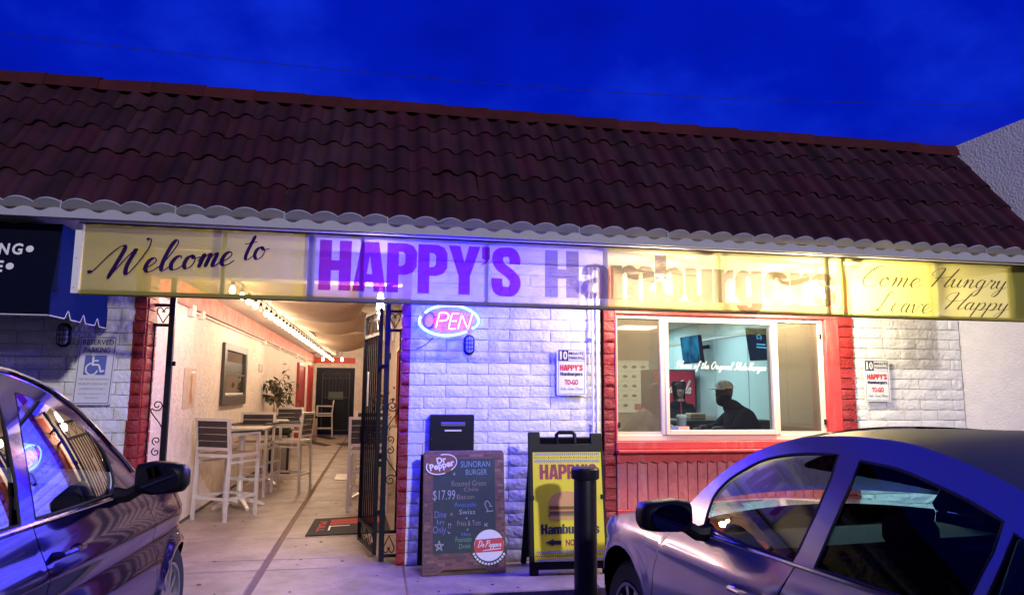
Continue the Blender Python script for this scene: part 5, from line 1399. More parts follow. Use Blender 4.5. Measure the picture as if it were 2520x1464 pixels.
chalkline([(745, 730), (720, 680), (708, 640), (735, 615), (765, 650), (765, 672), (790, 672)], 'white'); chalkline([(720, 730), (760, 726), (800, 722)], 'white')
chalkline([(700, 855), (735, 885)], 'white'); chalkline([(735, 850), (700, 885)], 'white'); chalkline([(305, 925), (318, 945), (335, 940)], 'white')
st = [K(215 + 50 * math.sin(PI * 2 * k * 2 / 5), 1075 - 55 * math.cos(PI * 2 * k * 2 / 5)) for k in range(6)]
for a, b in zip(st, st[1:]): shape_ = MB(); shape(shape_, f, strokeband([a, b], .006, 2), w=.004 + .0003 * rnd.random()); shape_.build('chalk_drawing', CHK['white'], t)
# soda oval at the upper left: ring and two-line script
mb = MB(); c = K(235, 210)
shape(mb, f, ell(c[0], c[1], .136, .083, 36, rot=.25), w=.005); lo_ = mb.build('soda_oval', mat('maroon_print', (.16, .03, .045), .5), t)
for (a0, a1) in ((-60, 85), (150, 275)):
    mb = MB(); o_ = ell(c[0], c[1], .136, .083, 22, a0, a1, .25); i_ = ell(c[0] + .002, c[1], .128, .074, 22, a0, a1, .25)
    for k in range(22): shape(mb, f, [o_[k], o_[k + 1], i_[k + 1], i_[k]], w=.006)
    mb.build('oval_swoosh', M['white_print'], lo_)
fl_ = lambda u, v, w=0.0: f(c[0] + u * .975 - v * .21, c[1] + u * .21 + v * .975, w)
letters(MB(), fl_, 'Dr', -.035, .008, .045, .062, .035, .0065).build('lettering', M['white_print'], lo_)
letters(MB(), fl_, 'Pepper', -.105, -.052, .108, .022, .03, .007).build('lettering', M['white_print'], lo_)
# bottle-cap emblem at the lower right
c = K(750, 1090); rr = .135
cap_ = MB(); shape(cap_, f, [(c[0] + (rr + (.012 if k % 2 else 0) + (.022 if 180 < k * 7.5 < 360 else 0)) * math.cos(R(k * 7.5)), c[1] + (rr + (.012 if k % 2 else 0) + (.022 if 180 < k * 7.5 < 360 else 0)) * math.sin(R(k * 7.5))) for k in range(48)], w=.005)
cp = cap_.build('bottle_cap', M['black_print'], t)
mb = MB(); shape(mb, f, ell(c[0], c[1] + .004, rr * .95, rr * .93, 40), w=.006); mb.build('cap_face', M['white_print'], cp)
mb = MB()
for k in range(13):
    a = 205 + k * 10.5; p = lambda r_, d: (c[0] + r_ * math.cos(R(a + d)), c[1] + r_ * math.sin(R(a + d)))
    shape(mb, f, [p(rr * 1.0, -3.6), p(rr * 1.13, -3.6), p(rr * 1.13, 3.6), p(rr * 1.0, 3.6)], w=.0062)
mb.build('cap_crimp', M['white_print'], cp)
mb = MB(); hb_ = rr * .42
shape(mb, f, [(c[0] - .122, c[1] - .052), (c[0] + .122, c[1] - .045), (c[0] + .128, c[1]), (c[0] + .118, c[1] + .062), (c[0] - .118, c[1] + .052), (c[0] - .128, c[1])], w=.0068)
mb.build('cap_band', M['red_print'], cp)
script(MB(), f, 'Dr Pepper', c[0] - .10, c[1] - .030, c[0] + .105, c[1] + .045, pen=.13, mono=.6, w=.0075).build('lettering', M['white_print'], cp)
shape(mb2 := MB(), f, [(c[0] - .06, c[1] - .040), (c[0] + .1, c[1] - .028), (c[0] + .1, c[1] - .02), (c[0] - .05, c[1] - .033)], w=.0074); mb2.build('underline', M['white_print'], cp)

# --- yellow sandwich board
t = thing('sandwich_board', 'black plastic sandwich board with a yellow hamburger poster behind the bollard', 'sandwich board', (1.63, -.45, 0))
up_ = Vector((0, .13, .99)).normalized()
f = frame((1.285, -.525, 0.0), (1, -.03, 0), up_); SW, SH = .672, 1.165
sil = [(0, 0), (.075, 0), (.075, .045), (SW - .05, .045), (SW - .05, 0), (SW, 0), (SW - .005, SH - .02), (SW - .005, SH - .01), (SW - .11, SH - .01), (SW - .11, SH - .10), (.115, SH - .10), (.115, SH), (.012, SH), (.012, SH - .02)]
board(sil, f, 0, -.035, 'front_panel', M['plastic_black'], t)
f2 = frame((1.285, -.10, 0.0), (1, -.03, 0), Vector((0, -.24, .97)).normalized())
board([(0.01, 0), (.06, 0), (.06, .06), (SW - .06, .06), (SW - .06, 0), (SW - .01, 0), (SW - .03, 1.14), (.03, 1.14)], f2, 0, -.03, 'rear_panel', M['plastic_black'], t)
MB().tube([f(.265, SH - .10, -.017), f(.265, SH - .02, -.017), f(.285, SH - .002, -.017), f(.405, SH - .002, -.017), f(.425, SH - .02, -.017), f(.425, SH - .10, -.017)], .017, 8).build('handle', M['plastic_black'], t)
for xx in (.02, SW - .045): board([(xx, .60), (xx + .03, .60), (xx + .03, .64), (xx, .64)], f, .008, 0, 'latch', M['plastic_black'], t, .004)
def Q(x, y): return (.004 + (x - 75) / 720 * SW, SH - (y - 80) / 1310 * SH)
a = Q(120, 1268); b = Q(765, 272); px0, pz0, px1, pz1 = a[0], a[1], b[0], b[1]
pst = MB().add([f(px0 - .005, pz0, .002), f(px1, pz0, .002), f(px1, pz1, .002), f(px0, pz1, .002)], [(0, 1, 2, 3)]).build('poster', M['yellow_print'], t)
def PQ(u, v): return (px0 + (px1 - px0) * u, pz1 - (pz1 - pz0) * v)
mbk = MB(); mbw = MB()
for v0 in (.006, .073, .905, .975):
    for r_ in range(3):
        for k in range(64):
            a = PQ(.025 + k * .95 / 64, v0 + r_ * .0072 + .0072); b = PQ(.025 + (k + 1) * .95 / 64, v0 + r_ * .0072)
            (mbk if (k + r_) % 2 else mbw).add([f(a[0], a[1], .003), f(b[0], a[1], .003), f(b[0], b[1], .003), f(a[0], b[1], .003)], [(0, 1, 2, 3)])
tag(mbk.build('checker_print', M['navy_print'], pst), kind='stuff'); tag(mbw.build('checker_print', M['white_print'], pst), kind='stuff')
def PL(s_, u0, v0, u1, v1, m, bold=0.0, hv=False):
    a = PQ(u0, v1); b = PQ(u1, v0)
    if hv: heavy(MB(), f, s_, a[0], a[1], b[0], b[1], .003).build('lettering', m, pst)
    else: letters(MB(), f, s_, a[0], a[1], b[0], b[1], bold, .003).build('lettering', m, pst)
for s_, u0, u1 in (('BREAKFAST', .02, .20), ('LUNCH', .26, .38), ('DINNER', .44, .57), ('DINE IN', .63, .76), ('CARRY-OUT', .81, .99)): PL(s_, u0, .042, u1, .060, M['grey_print'])
mb = MB()
for u in (.23, .41, .60, .785): c = PQ(u, .051); shape(mb, f, ell(c[0], c[1], .006, .006, 10), w=.003)
mb.build('dot', M['navy_print'], pst)
PL("HAPPY'S", .095, .115, .93, .255, mat('crimson_print', (.32, .004, .06), .45), hv=True)
PL('Hamburgers', .095, .667, .93, .755, M['navy_print'], hv=True)
PL('NOW OPEN', .44, .805, .89, .865, mat('crimson_print', (.32, .004, .06), .45), .04)
PL('www.happyshamburgers.com', .13, .938, .88, .962, M['navy_print'], .012)
for u0, u1 in ((0.0, .11), (.90, 1.0)):
    a = PQ(u0, .952); b = PQ(u1, .947); MB().add([f(a[0], a[1], .003), f(b[0], a[1], .003), f(b[0], b[1], .003), f(a[0], b[1], .003)], [(0, 1, 2, 3)]).build('rule', M['red_print'], pst)
mb = MB(); shape(mb, f, [PQ(*p) for p in ((.15, .83), (.27, .80), (.27, .815), (.375, .815), (.375, .85), (.27, .85), (.27, .862))], w=.003); mb.build('arrow', M['navy_print'], pst)
# a plain hamburger picture in the middle of the poster
bun = mat('bun_print', (.72, .36, .12), .45); mb = MB()
c = PQ(.47, .50); shape(mb, f, [(c[0] + .155 * math.cos(R(a)), c[1] + .12 * math.sin(R(a)) ** .8) for a in range(0, 181, 9)], w=.003); mb.build('picture_bun', bun, pst)
for v0, v1, col_, k in ((.505, .535, (.22, .06, .035), .25), (.535, .55, (.60, .38, .05), .27), (.55, .58, (.22, .06, .035), .25), (.58, .595, (.12, .30, .05), .27), (.595, .628, (.72, .36, .12), .24)):
    mb = MB(); shape(mb, f, [PQ(.47 - k, v1), PQ(.47 + k, v1), PQ(.47 + k * 1.02, v0), PQ(.47 - k * 1.02, v0)], w=.0032); mb.build('picture_layer', mat('burger_print', col_, .45), pst)

# ================================================================ IRON GATE
def heart(fr, cx, cz, w_, h_, mb, flip=False, r=.005):
    for s_ in (-1, 1):
        pts = [(0, -.5), (.32, -.05), (.5, .22), (.42, .44), (.22, .48), (.06, .34), (.05, .22), (.12, .2)]
        pts = [(cx + s_ * x * w_, cz + (-y if flip else y) * h_) for x, y in pts]
        mb.tube([fr(p.x, p.y) for p in catmull(pts, 4)], r, 6)
def spiral(fr, cx, cz, r0, a0, turns, mb, tail=None, sgn=1, r=.005):
    pts = []
    n = int(14 * turns)
    for i in range(n + 1):
        t_ = i / n; a = a0 + sgn * 2 * PI * turns * t_; q = r0 * (.22 + .78 * t_)
        pts.append((cx + q * math.cos(a), cz + q * math.sin(a)))
    if tail: pts += [(p.x, p.y) for p in catmull([pts[-1]] + tail, 5)][1:]
    mb.tube([fr(*p) for p in pts], r, 6)
def side_panel(xp, dr, wpan, label):
    t = thing('iron_screen', label, 'iron screen', (xp, .2, 0), 'fixed iron screens of the gate')
    fr = frame((xp, .2, 0), (dr, 0, 0), (0, 0, 1))
    MB().box(xp - .024, xp + .024, .176, .224, 0, 2.68).build('post', M['black_metal'], t, bevel=.003)
    mb = MB()
    for zz in (2.23, 2.055, .25, .045): mb = MB().box(min(xp, xp + dr * wpan), max(xp, xp + dr * wpan), .186, .214, zz - .013, zz + .013); mb.build('rail', M['black_metal'], t)
    MB().tube([fr(wpan - .012, .25), fr(wpan - .012, 2.055)], .008, 6).build('rod', M['black_metal'], t)
    mb = MB(); heart(fr, wpan * .5, 2.143, wpan * .72, .135, mb); mb.build('heart', M['black_metal'], t)
    mb = MB(); heart(fr, wpan * .5, .145, wpan * .72, .15, mb, True); mb.build('heart', M['black_metal'], t)
    mb = MB(); c_ = wpan * .48
    spiral(fr, c_, 1.36, .05, 3.2, 1.4, mb, [(c_ + .045, 1.30), (.03, 1.18), (.022, 1.10)], 1)
    spiral(fr, c_ - .01, 1.06, .036, 0, 1.2, mb, None, -1)
    spiral(fr, c_ - .01, .965, .036, 0, 1.2, mb, None, 1)
    spiral(fr, c_, .70, .05, 3.2, 1.4, mb, [(c_ + .045, .77), (.03, .88), (.022, .95)], -1)
    mb.build('scroll', M['black_metal'], t)
    for zz in (1.72, .42): MB().box(xp - dr * .05, xp, .19, .21, zz - .02, zz + .02).build('hinge', M['black_metal'], t)
side_panel(-1.785, -1, .15, 'fixed black iron panel with hearts and scrolls by the left brick pillar')
side_panel(.085, 1, .13, 'fixed black iron panel with hearts and scrolls by the right brick pillar')
t = thing('gate', 'open black iron gate leaf swung back into the passage on the right', 'gate', (.02, .28, 0))
A_ = Vector((.025, .27, 0)); B_ = Vector((-.125, .95, 0)); gw = (B_ - A_).length
fr = frame(A_, (B_ - A_), (0, 0, 1))
g_ = MB()
for u in (0, gw): g_.bar(fr(u, .04), fr(u, 2.27), .035, .035)
for zz in (.06, .24, 2.03, 2.25): g_.bar(fr(0, zz), fr(gw, zz), .03, .03)
g_.build('gate_frame', M['black_metal'], t)
for k in range(1, 8): MB().bar(fr(gw * k / 8, .24), fr(gw * k / 8, 2.03), .016, .016).build('bar', M['black_metal'], t)
for k in range(3):
    mb = MB(); heart(fr, gw * (k + .5) / 3, 2.14, .16, .17, mb); mb.build('heart', M['black_metal'], t)
    mb = MB(); heart(fr, gw * (k + .5) / 3, .15, .16, .14, mb, True); mb.build('heart', M['black_metal'], t)
    for zz in (.98, 1.05): 
        mb = MB(); spiral(fr, gw * (k + .5) / 3, zz + .02, .045, 0, 1.3, mb); mb.build('scroll', M['black_metal'], t)
MB().box(-.09, -.075, .62, .68, 1.35, 1.68).build('paper_wrap', M['white_paint'], t)
MB().bar(fr(gw - .02, 1.15), fr(gw - .02, 1.0), .06, .06).build('lock_box', M['black_metal'], t)

# ================================================================ PASSAGE LIGHTS
t = thing('string_light', 'long string of warm bare bulbs hung along the passage ceiling', 'string lights', (-1.42, 7, 2.6))
by = [.83, 1.33, 1.75, 2.19, 2.58, 3.04, 3.46, 3.96, 4.31, 4.74, 5.15, 5.61] + [5.61 + .45 * k for k in range(1, 27)]
cb = []
for i, y in enumerate(by):
    cb += [(-1.42, y, 2.60), (-1.42, y + .2, 2.585)]
MB().tube([(-1.42, .3, 2.62)] + cb, .006, 5).build('cable', M['rubber'], t)
sk_ = MB().lathe([(.004, .115), (.004, .07), (.016, .065), (.018, .03), (.012, .025)], 8).mesh('socket', M['rubber'])
bu_ = MB().lathe([(.0, -.055), (.018, -.05), (.030, -.03), (.030, -.012), (.016, .02), (.012, .03)], 10, cap=False).mesh('bulb', M['bulb'])
bo_ = MB().lathe([(.0, -.055), (.018, -.05), (.030, -.03), (.030, -.012), (.016, .02), (.012, .03)], 10, cap=False).mesh('bulb', M['bulb_off'])
LB = bpy.data.lights.new('bulb_light', 'POINT'); LB.energy = 14.5; LB.color = (1.0, .74, .52); LB.shadow_soft_size = .05
for i, y in enumerate(by):
    s_ = put('socket', sk_, t, m=Matrix.Translation((-1.42, y, 2.485)))
    put('bulb', bo_ if i == 4 else bu_, s_, m=Matrix.Translation((-1.42, y, 2.485)))
    if i != 4 and (i < 16 and i % 2 == 0 or i % 3 == 0):
        l = bpy.data.objects.new('bulb_light', LB); l.location = (-1.40, y, 2.37); COL.objects.link(l); l.parent = s_; l.matrix_parent_inverse = parent_inv(s_)
for k, p in enumerate(((-1.75, 17.6, 2.5), (-1.15, 17.6, 2.5))):
    t = thing('pendant_bulb', ['warm pendant bulb before the red end beam, the left of two', 'warm pendant bulb before the red end beam, the right of two'][k], 'light bulb', p, 'end beam bulbs')
    MB().tube([(p[0], p[1], 2.62), (p[0], p[1], 3.05)], .006, 5).build('cord', M['rubber'], t)
    put('socket', sk_, t, m=Matrix.Translation((p[0], p[1], 2.52))); put('bulb', bu_, t, m=Matrix.Translation((p[0], p[1], 2.52)) @ Matrix.Scale(1.4, 4))
    lamp('bulb_light', (p[0], p[1], 2.40), (1, .72, .42), 6, .05, t)
q = atY(C4(2190, 190), .42)
t = thing('flood_lamp', 'bright bare flood lamp shining above the open gate', 'lamp', q)
MB().tube([(q.x, q.y, 2.62), (q.x, q.y, q.z + .09)], .02, 8).build('stem', M['white_paint'], t)
MB().lathe([(0, -.10), (.028, -.095), (.036, -.05), (.034, .02), (.024, .08), (.018, .10)], 14, q, cap=False).build('bulb', emis('flood_bulb', (1, .82, .55), 60), t)
lamp('bulb_light', (q.x - .02, q.y - .06, q.z - .14), (1, .80, .55), 55, .05, t)

# ================================================================ PASSAGE FURNITURE AND FITTINGS
def make_chair(label):
    t = thing('bar_chair', label, 'bar chair', (0, 0, 0), 'bar-height patio chairs')
    w_, d_ = .235, .24; m = M['grey_metal']; sq = .034
    for sx in (-1, 1):
        MB().bar((sx * w_, -d_ - .03, 0), (sx * w_, -d_, .74), sq, sq).build('leg', m, t)
        MB().bar((sx * w_, d_, 0), (sx * w_, d_, .97), sq, sq).build('leg', m, t)
        MB().bar((sx * w_, -d_ + .0, .97), (sx * w_, d_ + .017, .985), .03, .03).build('arm_rail', m, t)
        MB().box(sx * w_ - .03, sx * w_ + .03, -d_ - .02, d_ + .03, 1.0, 1.02).build('armrest', M['dark_slat'], t, bevel=.006)
        MB().bar((sx * w_, -d_, .20 + .05), (sx * w_, d_, .20 + .05), .022, .03).build('stretcher', m, t)
        MB().bar((sx * w_, -d_, .66), (sx * w_, d_, .66), .024, .024).build('side_rail', m, t)
    bf_ = MB(); lean = Vector((0, -.045, .43)).normalized(); b0 = Vector((0, -d_, .73))
    P = lambda x, v, o=0: b0 + Vector((x, 0, 0)) + lean * v + Vector((0, o, 0))
    for sx in (-1, 1): bf_.bar(P(sx * w_, 0), P(sx * w_, .44), sq, sq)
    bf_.bar(P(-w_, .44 - .017), P(w_, .44 - .017), sq, sq); bf_.bar(P(-w_, .085), P(w_, .085), sq, sq); bf_.build('back_frame', m, t)
    for k in range(4): MB().bar(P(-w_ + .018, .135 + k * .078), P(w_ - .018, .135 + k * .078), .014, .072, (0, 0, 1)).build('back_slat', M['dark_slat'], t)
    sf_ = MB()
    for yy in (-d_, d_): sf_.bar((-w_, yy, .735), (w_, yy, .735), .03, .036)
    for sx in (-1, 1): sf_.bar((sx * w_, -d_, .735), (sx * w_, d_, .735), .03, .036)
    sf_.build('seat_frame', m, t)
    for k in range(5): MB().box(-w_ + .016, w_ - .016, -d_ + .02 + k * .092, -d_ + .104 + k * .092, .742, .760).build('seat_slat', M['brown_slat'], t)
    for yy, zz in ((-d_ - .02, .25), (d_, .25), (d_, .42)): MB().bar((-w_, yy, zz), (w_, yy, zz), .022, .03).build('footrest', m, t)
    return t
ch0 = make_chair('grey slat-backed bar chair nearest the camera on the left of the passage')
spots = [(-1.72, 2.70, -31, None), (-1.74, 4.55, 176, 'grey bar chair facing the front left chair across its table'),
         (-1.28, 5.0, 75, 'grey bar chair turned sideways just behind the front left table'), (-1.62, 7.75, 182, 'grey bar chair beside the tall dark bin and the potted tree'),
         (-1.68, 18.35, 92, 'grey bar chair at the far end before the dark security door'), (-.07, 3.17, -2, 'grey bar chair behind the open gate leaf, back to the camera'),
         (-.08, 5.35, 178, 'grey bar chair beyond the right hand table, facing the camera')]
for i, (x, y, a, lb) in enumerate(spots):
    c = ch0 if i == 0 else copy_tree(ch0)
    c.location = (x, y, 0); c.rotation_euler = (0, 0, R(a))
    if lb: c['label'] = lb
M['table_grey'] = mat('table_grey', (.40, .37, .34), .4, var=.15, vscale=20)
def make_table(label):
    t = thing('bar_table', label, 'table', (0, 0, 0), 'bar-height patio tables')
    MB().box(-.33, .33, -.33, .33, .985, 1.015).build('tabletop', M['table_grey'], t, bevel=.008)
    MB().lathe([(.05, .06), (.04, .1), (.04, .95), (.12, .985)], 12).build('pedestal', M['grey_metal'], t)
    for k in range(4):
        a = k * PI / 2 + .5; d = Vector((math.cos(a), math.sin(a), 0)); n_ = Vector((-d.y, d.x, 0)); vs = []
        for i in range(8):
            q = i / 7; r_ = .03 + .30 * q; zt = .10 * math.cos(q * 1.45) + .015; zb = max(0.0, zt - .035 - .02 * (1 - q)) if q < .93 else 0.0
            for s_ in (-1, 1):
                w_ = .03 * (1 - .3 * q)
                vs += [d * r_ + n_ * s_ * w_ + Vector((0, 0, zt)), d * r_ + n_ * s_ * w_ + Vector((0, 0, zb))]
        fs = []
        for i in range(7):
            b = i * 4; e_ = b + 4
            fs += [(b, e_, e_ + 2, b + 2), (b + 1, b + 3, e_ + 3, e_ + 1), (b, b + 1, e_ + 1, e_), (b + 2, e_ + 2, e_ + 3, b + 3)]
        fs += [(0, 2, 3, 1), (28, 29, 31, 30)]
        MB().add(vs, fs).build('foot', M['grey_metal'], t)
    return t
tb0 = make_table('white-topped bar table between the two front left chairs')
for i, (x, y, a, lb) in enumerate([(-1.70, 3.45, 0, None), (-1.72, 5.75, 10, 'white-topped bar table deeper in on the left, before the potted tree'), (-.02, 4.15, 5, 'white-topped bar table on the right behind the gate leaf')]):
    c = tb0 if i == 0 else copy_tree(tb0)
    c.location = (x, y, 0); c.rotation_euler = (0, 0, R(a))
    if lb: c['label'] = lb
t = thing('trash_can', 'tall dark trash bin with steel sides by the potted tree', 'trash can', (-1.66, 7.15, 0))
MB().box(-1.82, -1.50, 6.98, 7.30, .05, .72).build('bin_body', M['steel'], t, bevel=.02); MB().box(-1.83, -1.49, 6.97, 7.31, 0, .06).build('bin_base', M['rubber'], t, bevel=.01)
MB().box(-1.83, -1.49, 6.97, 7.31, .70, .82).build('lid', M['rubber'], t, bevel=.03, seg=2)
for xx in (-1.80, -1.52): MB().box(xx - .02, xx + .02, 6.965, 7.0, .05, .72).build('corner_strip', M['rubber'], t)
t = thing('trash_can', 'round brushed steel trash can beside the far red door', 'trash can', (-2.0 + .06, 15.75, 0))
MB().lathe([(.20, 0), (.205, .02), (.205, .66), (.20, .67)], 24, (-1.9, 15.75, 0)).build('bin_body', M['steel'], t)
MB().lathe([(.205, .67), (.205, .70), (.17, .75), (.08, .77), (0, .772)], 24, (-1.9, 15.75, 0), cap=False).build('lid', M['rubber'], t)
# potted ficus
t = thing('potted_tree', 'small potted ficus tree with dark glossy leaves by the left wall', 'plant', (-1.9, 7.9, 0))
MB().lathe([(.14, 0), (.15, .02), (.19, .36), (.20, .38), (.18, .38), (.17, .33), (0, .33)], 16, (-1.9, 7.9, 0), cap=False).build('pot', M['rubber'], t)
tk = MB()
for k in range(3): tk.tube([Vector((-1.9 + .03 * math.cos(k * 2.1 + z * 5), 7.9 + .03 * math.sin(k * 2.1 + z * 5), .33 + z)) for z in [i * .1 for i in range(10)]], [.020 - .0012 * i for i in range(10)], 6)
tk.build('trunk', M['bark'], t)
lf = MB().add([(0, 0, 0), (.022, .018, .004), (.045, .024, .0), (.075, .018, -.006), (.105, 0, -.02), (.075, -.018, -.006), (.045, -.024, .0), (.022, -.018, .004), (.05, 0, -.006)], [(0, 8, 1), (1, 8, 2), (2, 8, 3), (3, 8, 4), (4, 8, 5), (5, 8, 6), (6, 8, 7), (7, 8, 0)], True).mesh('leaf', M['leaf'])
rnd = random.Random(3); br = MB(); top = Vector((-1.88, 7.9, 1.18)); nl = 0
for k in range(17):
    a = rnd.uniform(0, 2 * PI); el = rnd.uniform(-.25, 1.35); L = rnd.uniform(.28, .60) * (.75 + .5 * max(0, el) / 1.35)
    d = Vector((math.cos(a) * math.cos(el), math.sin(a) * math.cos(el), math.sin(el)))
    s0 = top + Vector((0, 0, rnd.uniform(-.05, .25)))
    pts = [s0 + d * (L * q) + Vector((0, 0, -.12 * q * q)) for q in (0, .33, .66, 1)]
    for p in pts: p.x = max(p.x, -2.10)
    br.tube(pts, [.007, .005, .004, .002], 5)
    for j in range(11):
        q = .25 + .78 * rnd.random(); p = s0 + d * (L * q) + Vector((0, 0, -.12 * q * q)) + Vector((rnd.gauss(0, .03), rnd.gauss(0, .03), rnd.gauss(0, .03)))
        p.x = max(p.x, -2.08)
        put('leaf', lf, t, m=Matrix.Translation(p) @ Matrix.Rotation(rnd.uniform(0, 2 * PI), 4, 'Z') @ Matrix.Rotation(rnd.uniform(-.2, 1.2), 4, 'Y') @ Matrix.Rotation(rnd.uniform(-.6, .6), 4, 'X') @ Matrix.Scale(rnd.uniform(.9, 1.5), 4))
br.build('branches', M['bark'], t)
# another leafy plant on the right further in
t = thing('potted_tree', 'leafy potted plant half hidden behind the open gate leaf', 'plant', (.12, 8.2, 0))
MB().lathe([(.12, 0), (.13, .02), (.16, .34), (.15, .35), (0, .30)], 14, (.12, 8.2, 0), cap=False).build('pot', M['rubber'], t)
MB().tube([(.12, 8.2, .3), (.1, 8.2, .8), (.12, 8.2, 1.35)], [.02, .015, .008], 6).build('trunk', M['bark'], t)
for j in range(60):
    p = Vector((.12 + rnd.gauss(0, .15), 8.2 + rnd.gauss(0, .15), 1.25 + rnd.gauss(0, .17))); p.x = min(p.x, .33)
    put('leaf', lf, t, m=Matrix.Translation(p) @ Matrix.Rotation(rnd.uniform(0, 2 * PI), 4, 'Z') @ Matrix.Rotation(rnd.uniform(-.2, 1.2), 4, 'Y'))
# mats and grate
def mat_thing(name, pts, label, cat, m, z=.004):
    o = MB(); c = Vector((sum(p[0] for p in pts) / 4, sum(p[1] for p in pts) / 4, 0))
    o.prism([(p[0] - c.x, p[1] - c.y) for p in pts], lambda u, v, w: c + Vector((u, v, w)), .0025, .0025 + .009)
    q = o.build(name, m, None, bevel=.002); return tag(q, label, cat)
mat_thing('floor_mat', [(-2.0, 15.3), (-1.32, 13.75), (-1.18, 14.1), (-1.75, 15.6)], 'dark rubber floor mat nearest the steel trash can', 'mat', M['rubber'])
mat_thing('floor_mat', [(-1.98, 18.1), (-1.37, 16.5), (-1.2, 16.9), (-1.7, 18.4)], 'dark rubber floor mat under the far bar chair', 'mat', M['rubber'])
mat_thing('floor_mat', [(-1.09, 14.6), (-.80, 13.8), (-.62, 13.9), (-.70, 15.1)], 'small dark floor mat by the end column', 'mat', M['rubber'])
mat_thing('floor_grate', [(-.66, 6.2), (-.45, 6.1), (-.45, 7.0), (-.66, 7.0)], 'grey floor drain cover in the walkway near the right chairs', 'drain cover', M['grey_metal'])
DM = [Vector((-.68, 1.40, 0)), Vector((.20, 1.50, 0)), Vector((.15, 2.58, 0)), Vector((-.66, 2.38, 0))]
t = thing('doormat', 'black doormat with a red band and pale lettering beside the open gate', 'doormat', (-.25, 1.95, 0))
mq = lambda u, v, w=0.0: (DM[0] * (1 - u) * (1 - v) + DM[1] * u * (1 - v) + DM[2] * u * v + DM[3] * (1 - u) * v) + Vector((0, 0, .0115 + w))
mb = MB(); mb.add([mq(0, 0, -.009), mq(1, 0, -.009), mq(1, 1, -.009), mq(0, 1, -.009), mq(0, 0), mq(1, 0), mq(1, 1), mq(0, 1)], [(3, 2, 1, 0), (4, 5, 6, 7), (0, 1, 5, 4), (1, 2, 6, 5), (2, 3, 7, 6), (3, 0, 4, 7)])
mb.build('mat_base', M['rubber'], t)
def mrect(u0, v0, u1, v1, w, m, n): MB().add([mq(u0, v0, w), mq(u1, v0, w), mq(u1, v1, w), mq(u0, v1, w)], [(0, 1, 2, 3)]).build(n, m, t)
mrect(.24, .55, .9, .86, .0012, mat('mat_red', (.45, .05, .04), .8), 'red_band'); mrect(.24, .68, .85, .70, .0022, M['rubber'], 'band_line'); mrect(.24, .22, .26, .48, .0012, M['white_paint'], 'white_line'); mrect(.26, .44, .5, .475, .0012, M['white_paint'], 'white_line'); mrect(.62, .42, .74, .46, .0012, M['white_paint'], 'white_line')
mb = MB(); 
letters(mb, lambda u, v, w=0.0: mq(.10 + v, 1 - u, w), 'PULL', .22, .0, .82, .09, .03, .0014); mb.build('lettering', mat('mat_red', (.45, .05, .04), .8), t)
# left wall: service window, poster, plates, conduit
t = thing('wall_window', 'grey framed service window in the left stucco wall reflecting the bulbs', 'window', (-2.13, 5, 1.3))
y0, y1, z0, z1 = 4.02, 5.82, 1.275, 2.155
f_ = MB()
for a, b, c, d in ((y0, y0 + .16, z0, z1), (y1 - .14, y1, z0, z1), (y0 + .16, y1 - .14, z1 - .10, z1), (y0 + .16, y1 - .14, z0, z0 + .14)): f_.box(-2.13, -2.085, a, b, c, d)
f_.build('frame', mat('frame_grey', (.045, .04, .038), .5), t, bevel=.004)
MB().box(-2.128, -2.118, y0 + .16, y1 - .14, z0 + .14, z1 - .10).build('pane', mat('dark_mirror', (.28, .25, .22), .05, metal=1.0), t)
MB().box(-2.118, -2.10, y0 + .16, y1 - .14, 1.70, 1.735).build('meeting_rail', M['room_dark'], t)
MB().box(-2.116, -2.108, y0 + .16, y1 - .14, z0 + .15, z0 + .175).build('sill_strip', M['white_paint'], t)
MB().box(-2.116, -2.112, y0 + .30, y1 - .3, 1.75, 1.90).build('dark_menu', M['room_dark'], t)
t = thing('poster', 'faded food poster taped to the left stucco wall near the gate post', 'poster', (-2.13, 2.35, 1.3))
MB().box(-2.13, -2.124, 2.10, 2.64, 1.285, 1.74).build('sheet', mat('poster_paper', (.58, .46, .37), .6, var=.2, vscale=9), t)
fp = frame((-2.1235, 2.10, 1.285), (0, 1, 0), (0, 0, 1))
mb = MB(); shape(mb, fp, [(p.x, p.y) for p in catmull([(.30, .05), (.26, .15), (.30, .25), (.27, .34), (.33, .40), (.38, .33), (.36, .2), (.42, .1), (.36, .04)], 4)], w=.0006); mb.build('poster_picture', mat('poster_orange', (.50, .22, .09), .6), t)
MB().add([fp(.3, .40, .001), fp(.50, .40, .001), fp(.50, .43, .001), fp(.3, .43, .001)], [(0, 1, 2, 3)]).build('poster_title', M['white_paint'], t)
tag(MB().box(-2.13, -2.115, 7.22, 7.62, 1.83, 1.97).build('wall_plate', mat('plate_grey', (.42, .36, .32), .5), bevel=.004), 'small grey cover plate on the left stucco wall above the potted tree', 'cover plate')
t = thing('conduit', 'cream painted conduit with junction boxes running along the left wall under the beam', 'conduit', (-2.1, 8, 2.36))
MB().tube([(-2.105, 2.2, 2.385), (-2.105, 18.8, 2.385)], .014, 8).build('pipe', M['ceiling'], t)
for yy, s_ in ((2.15, .075), (2.62, .055), (7.6, .045), (9.6, .04), (13.2, .06), (15.5, .05)): MB().box(-2.13, -2.07, yy - s_, yy + s_, 2.385 - s_ * .9, 2.385 + s_ * .9).build('junction_box', M['ceiling'], t, bevel=.006)
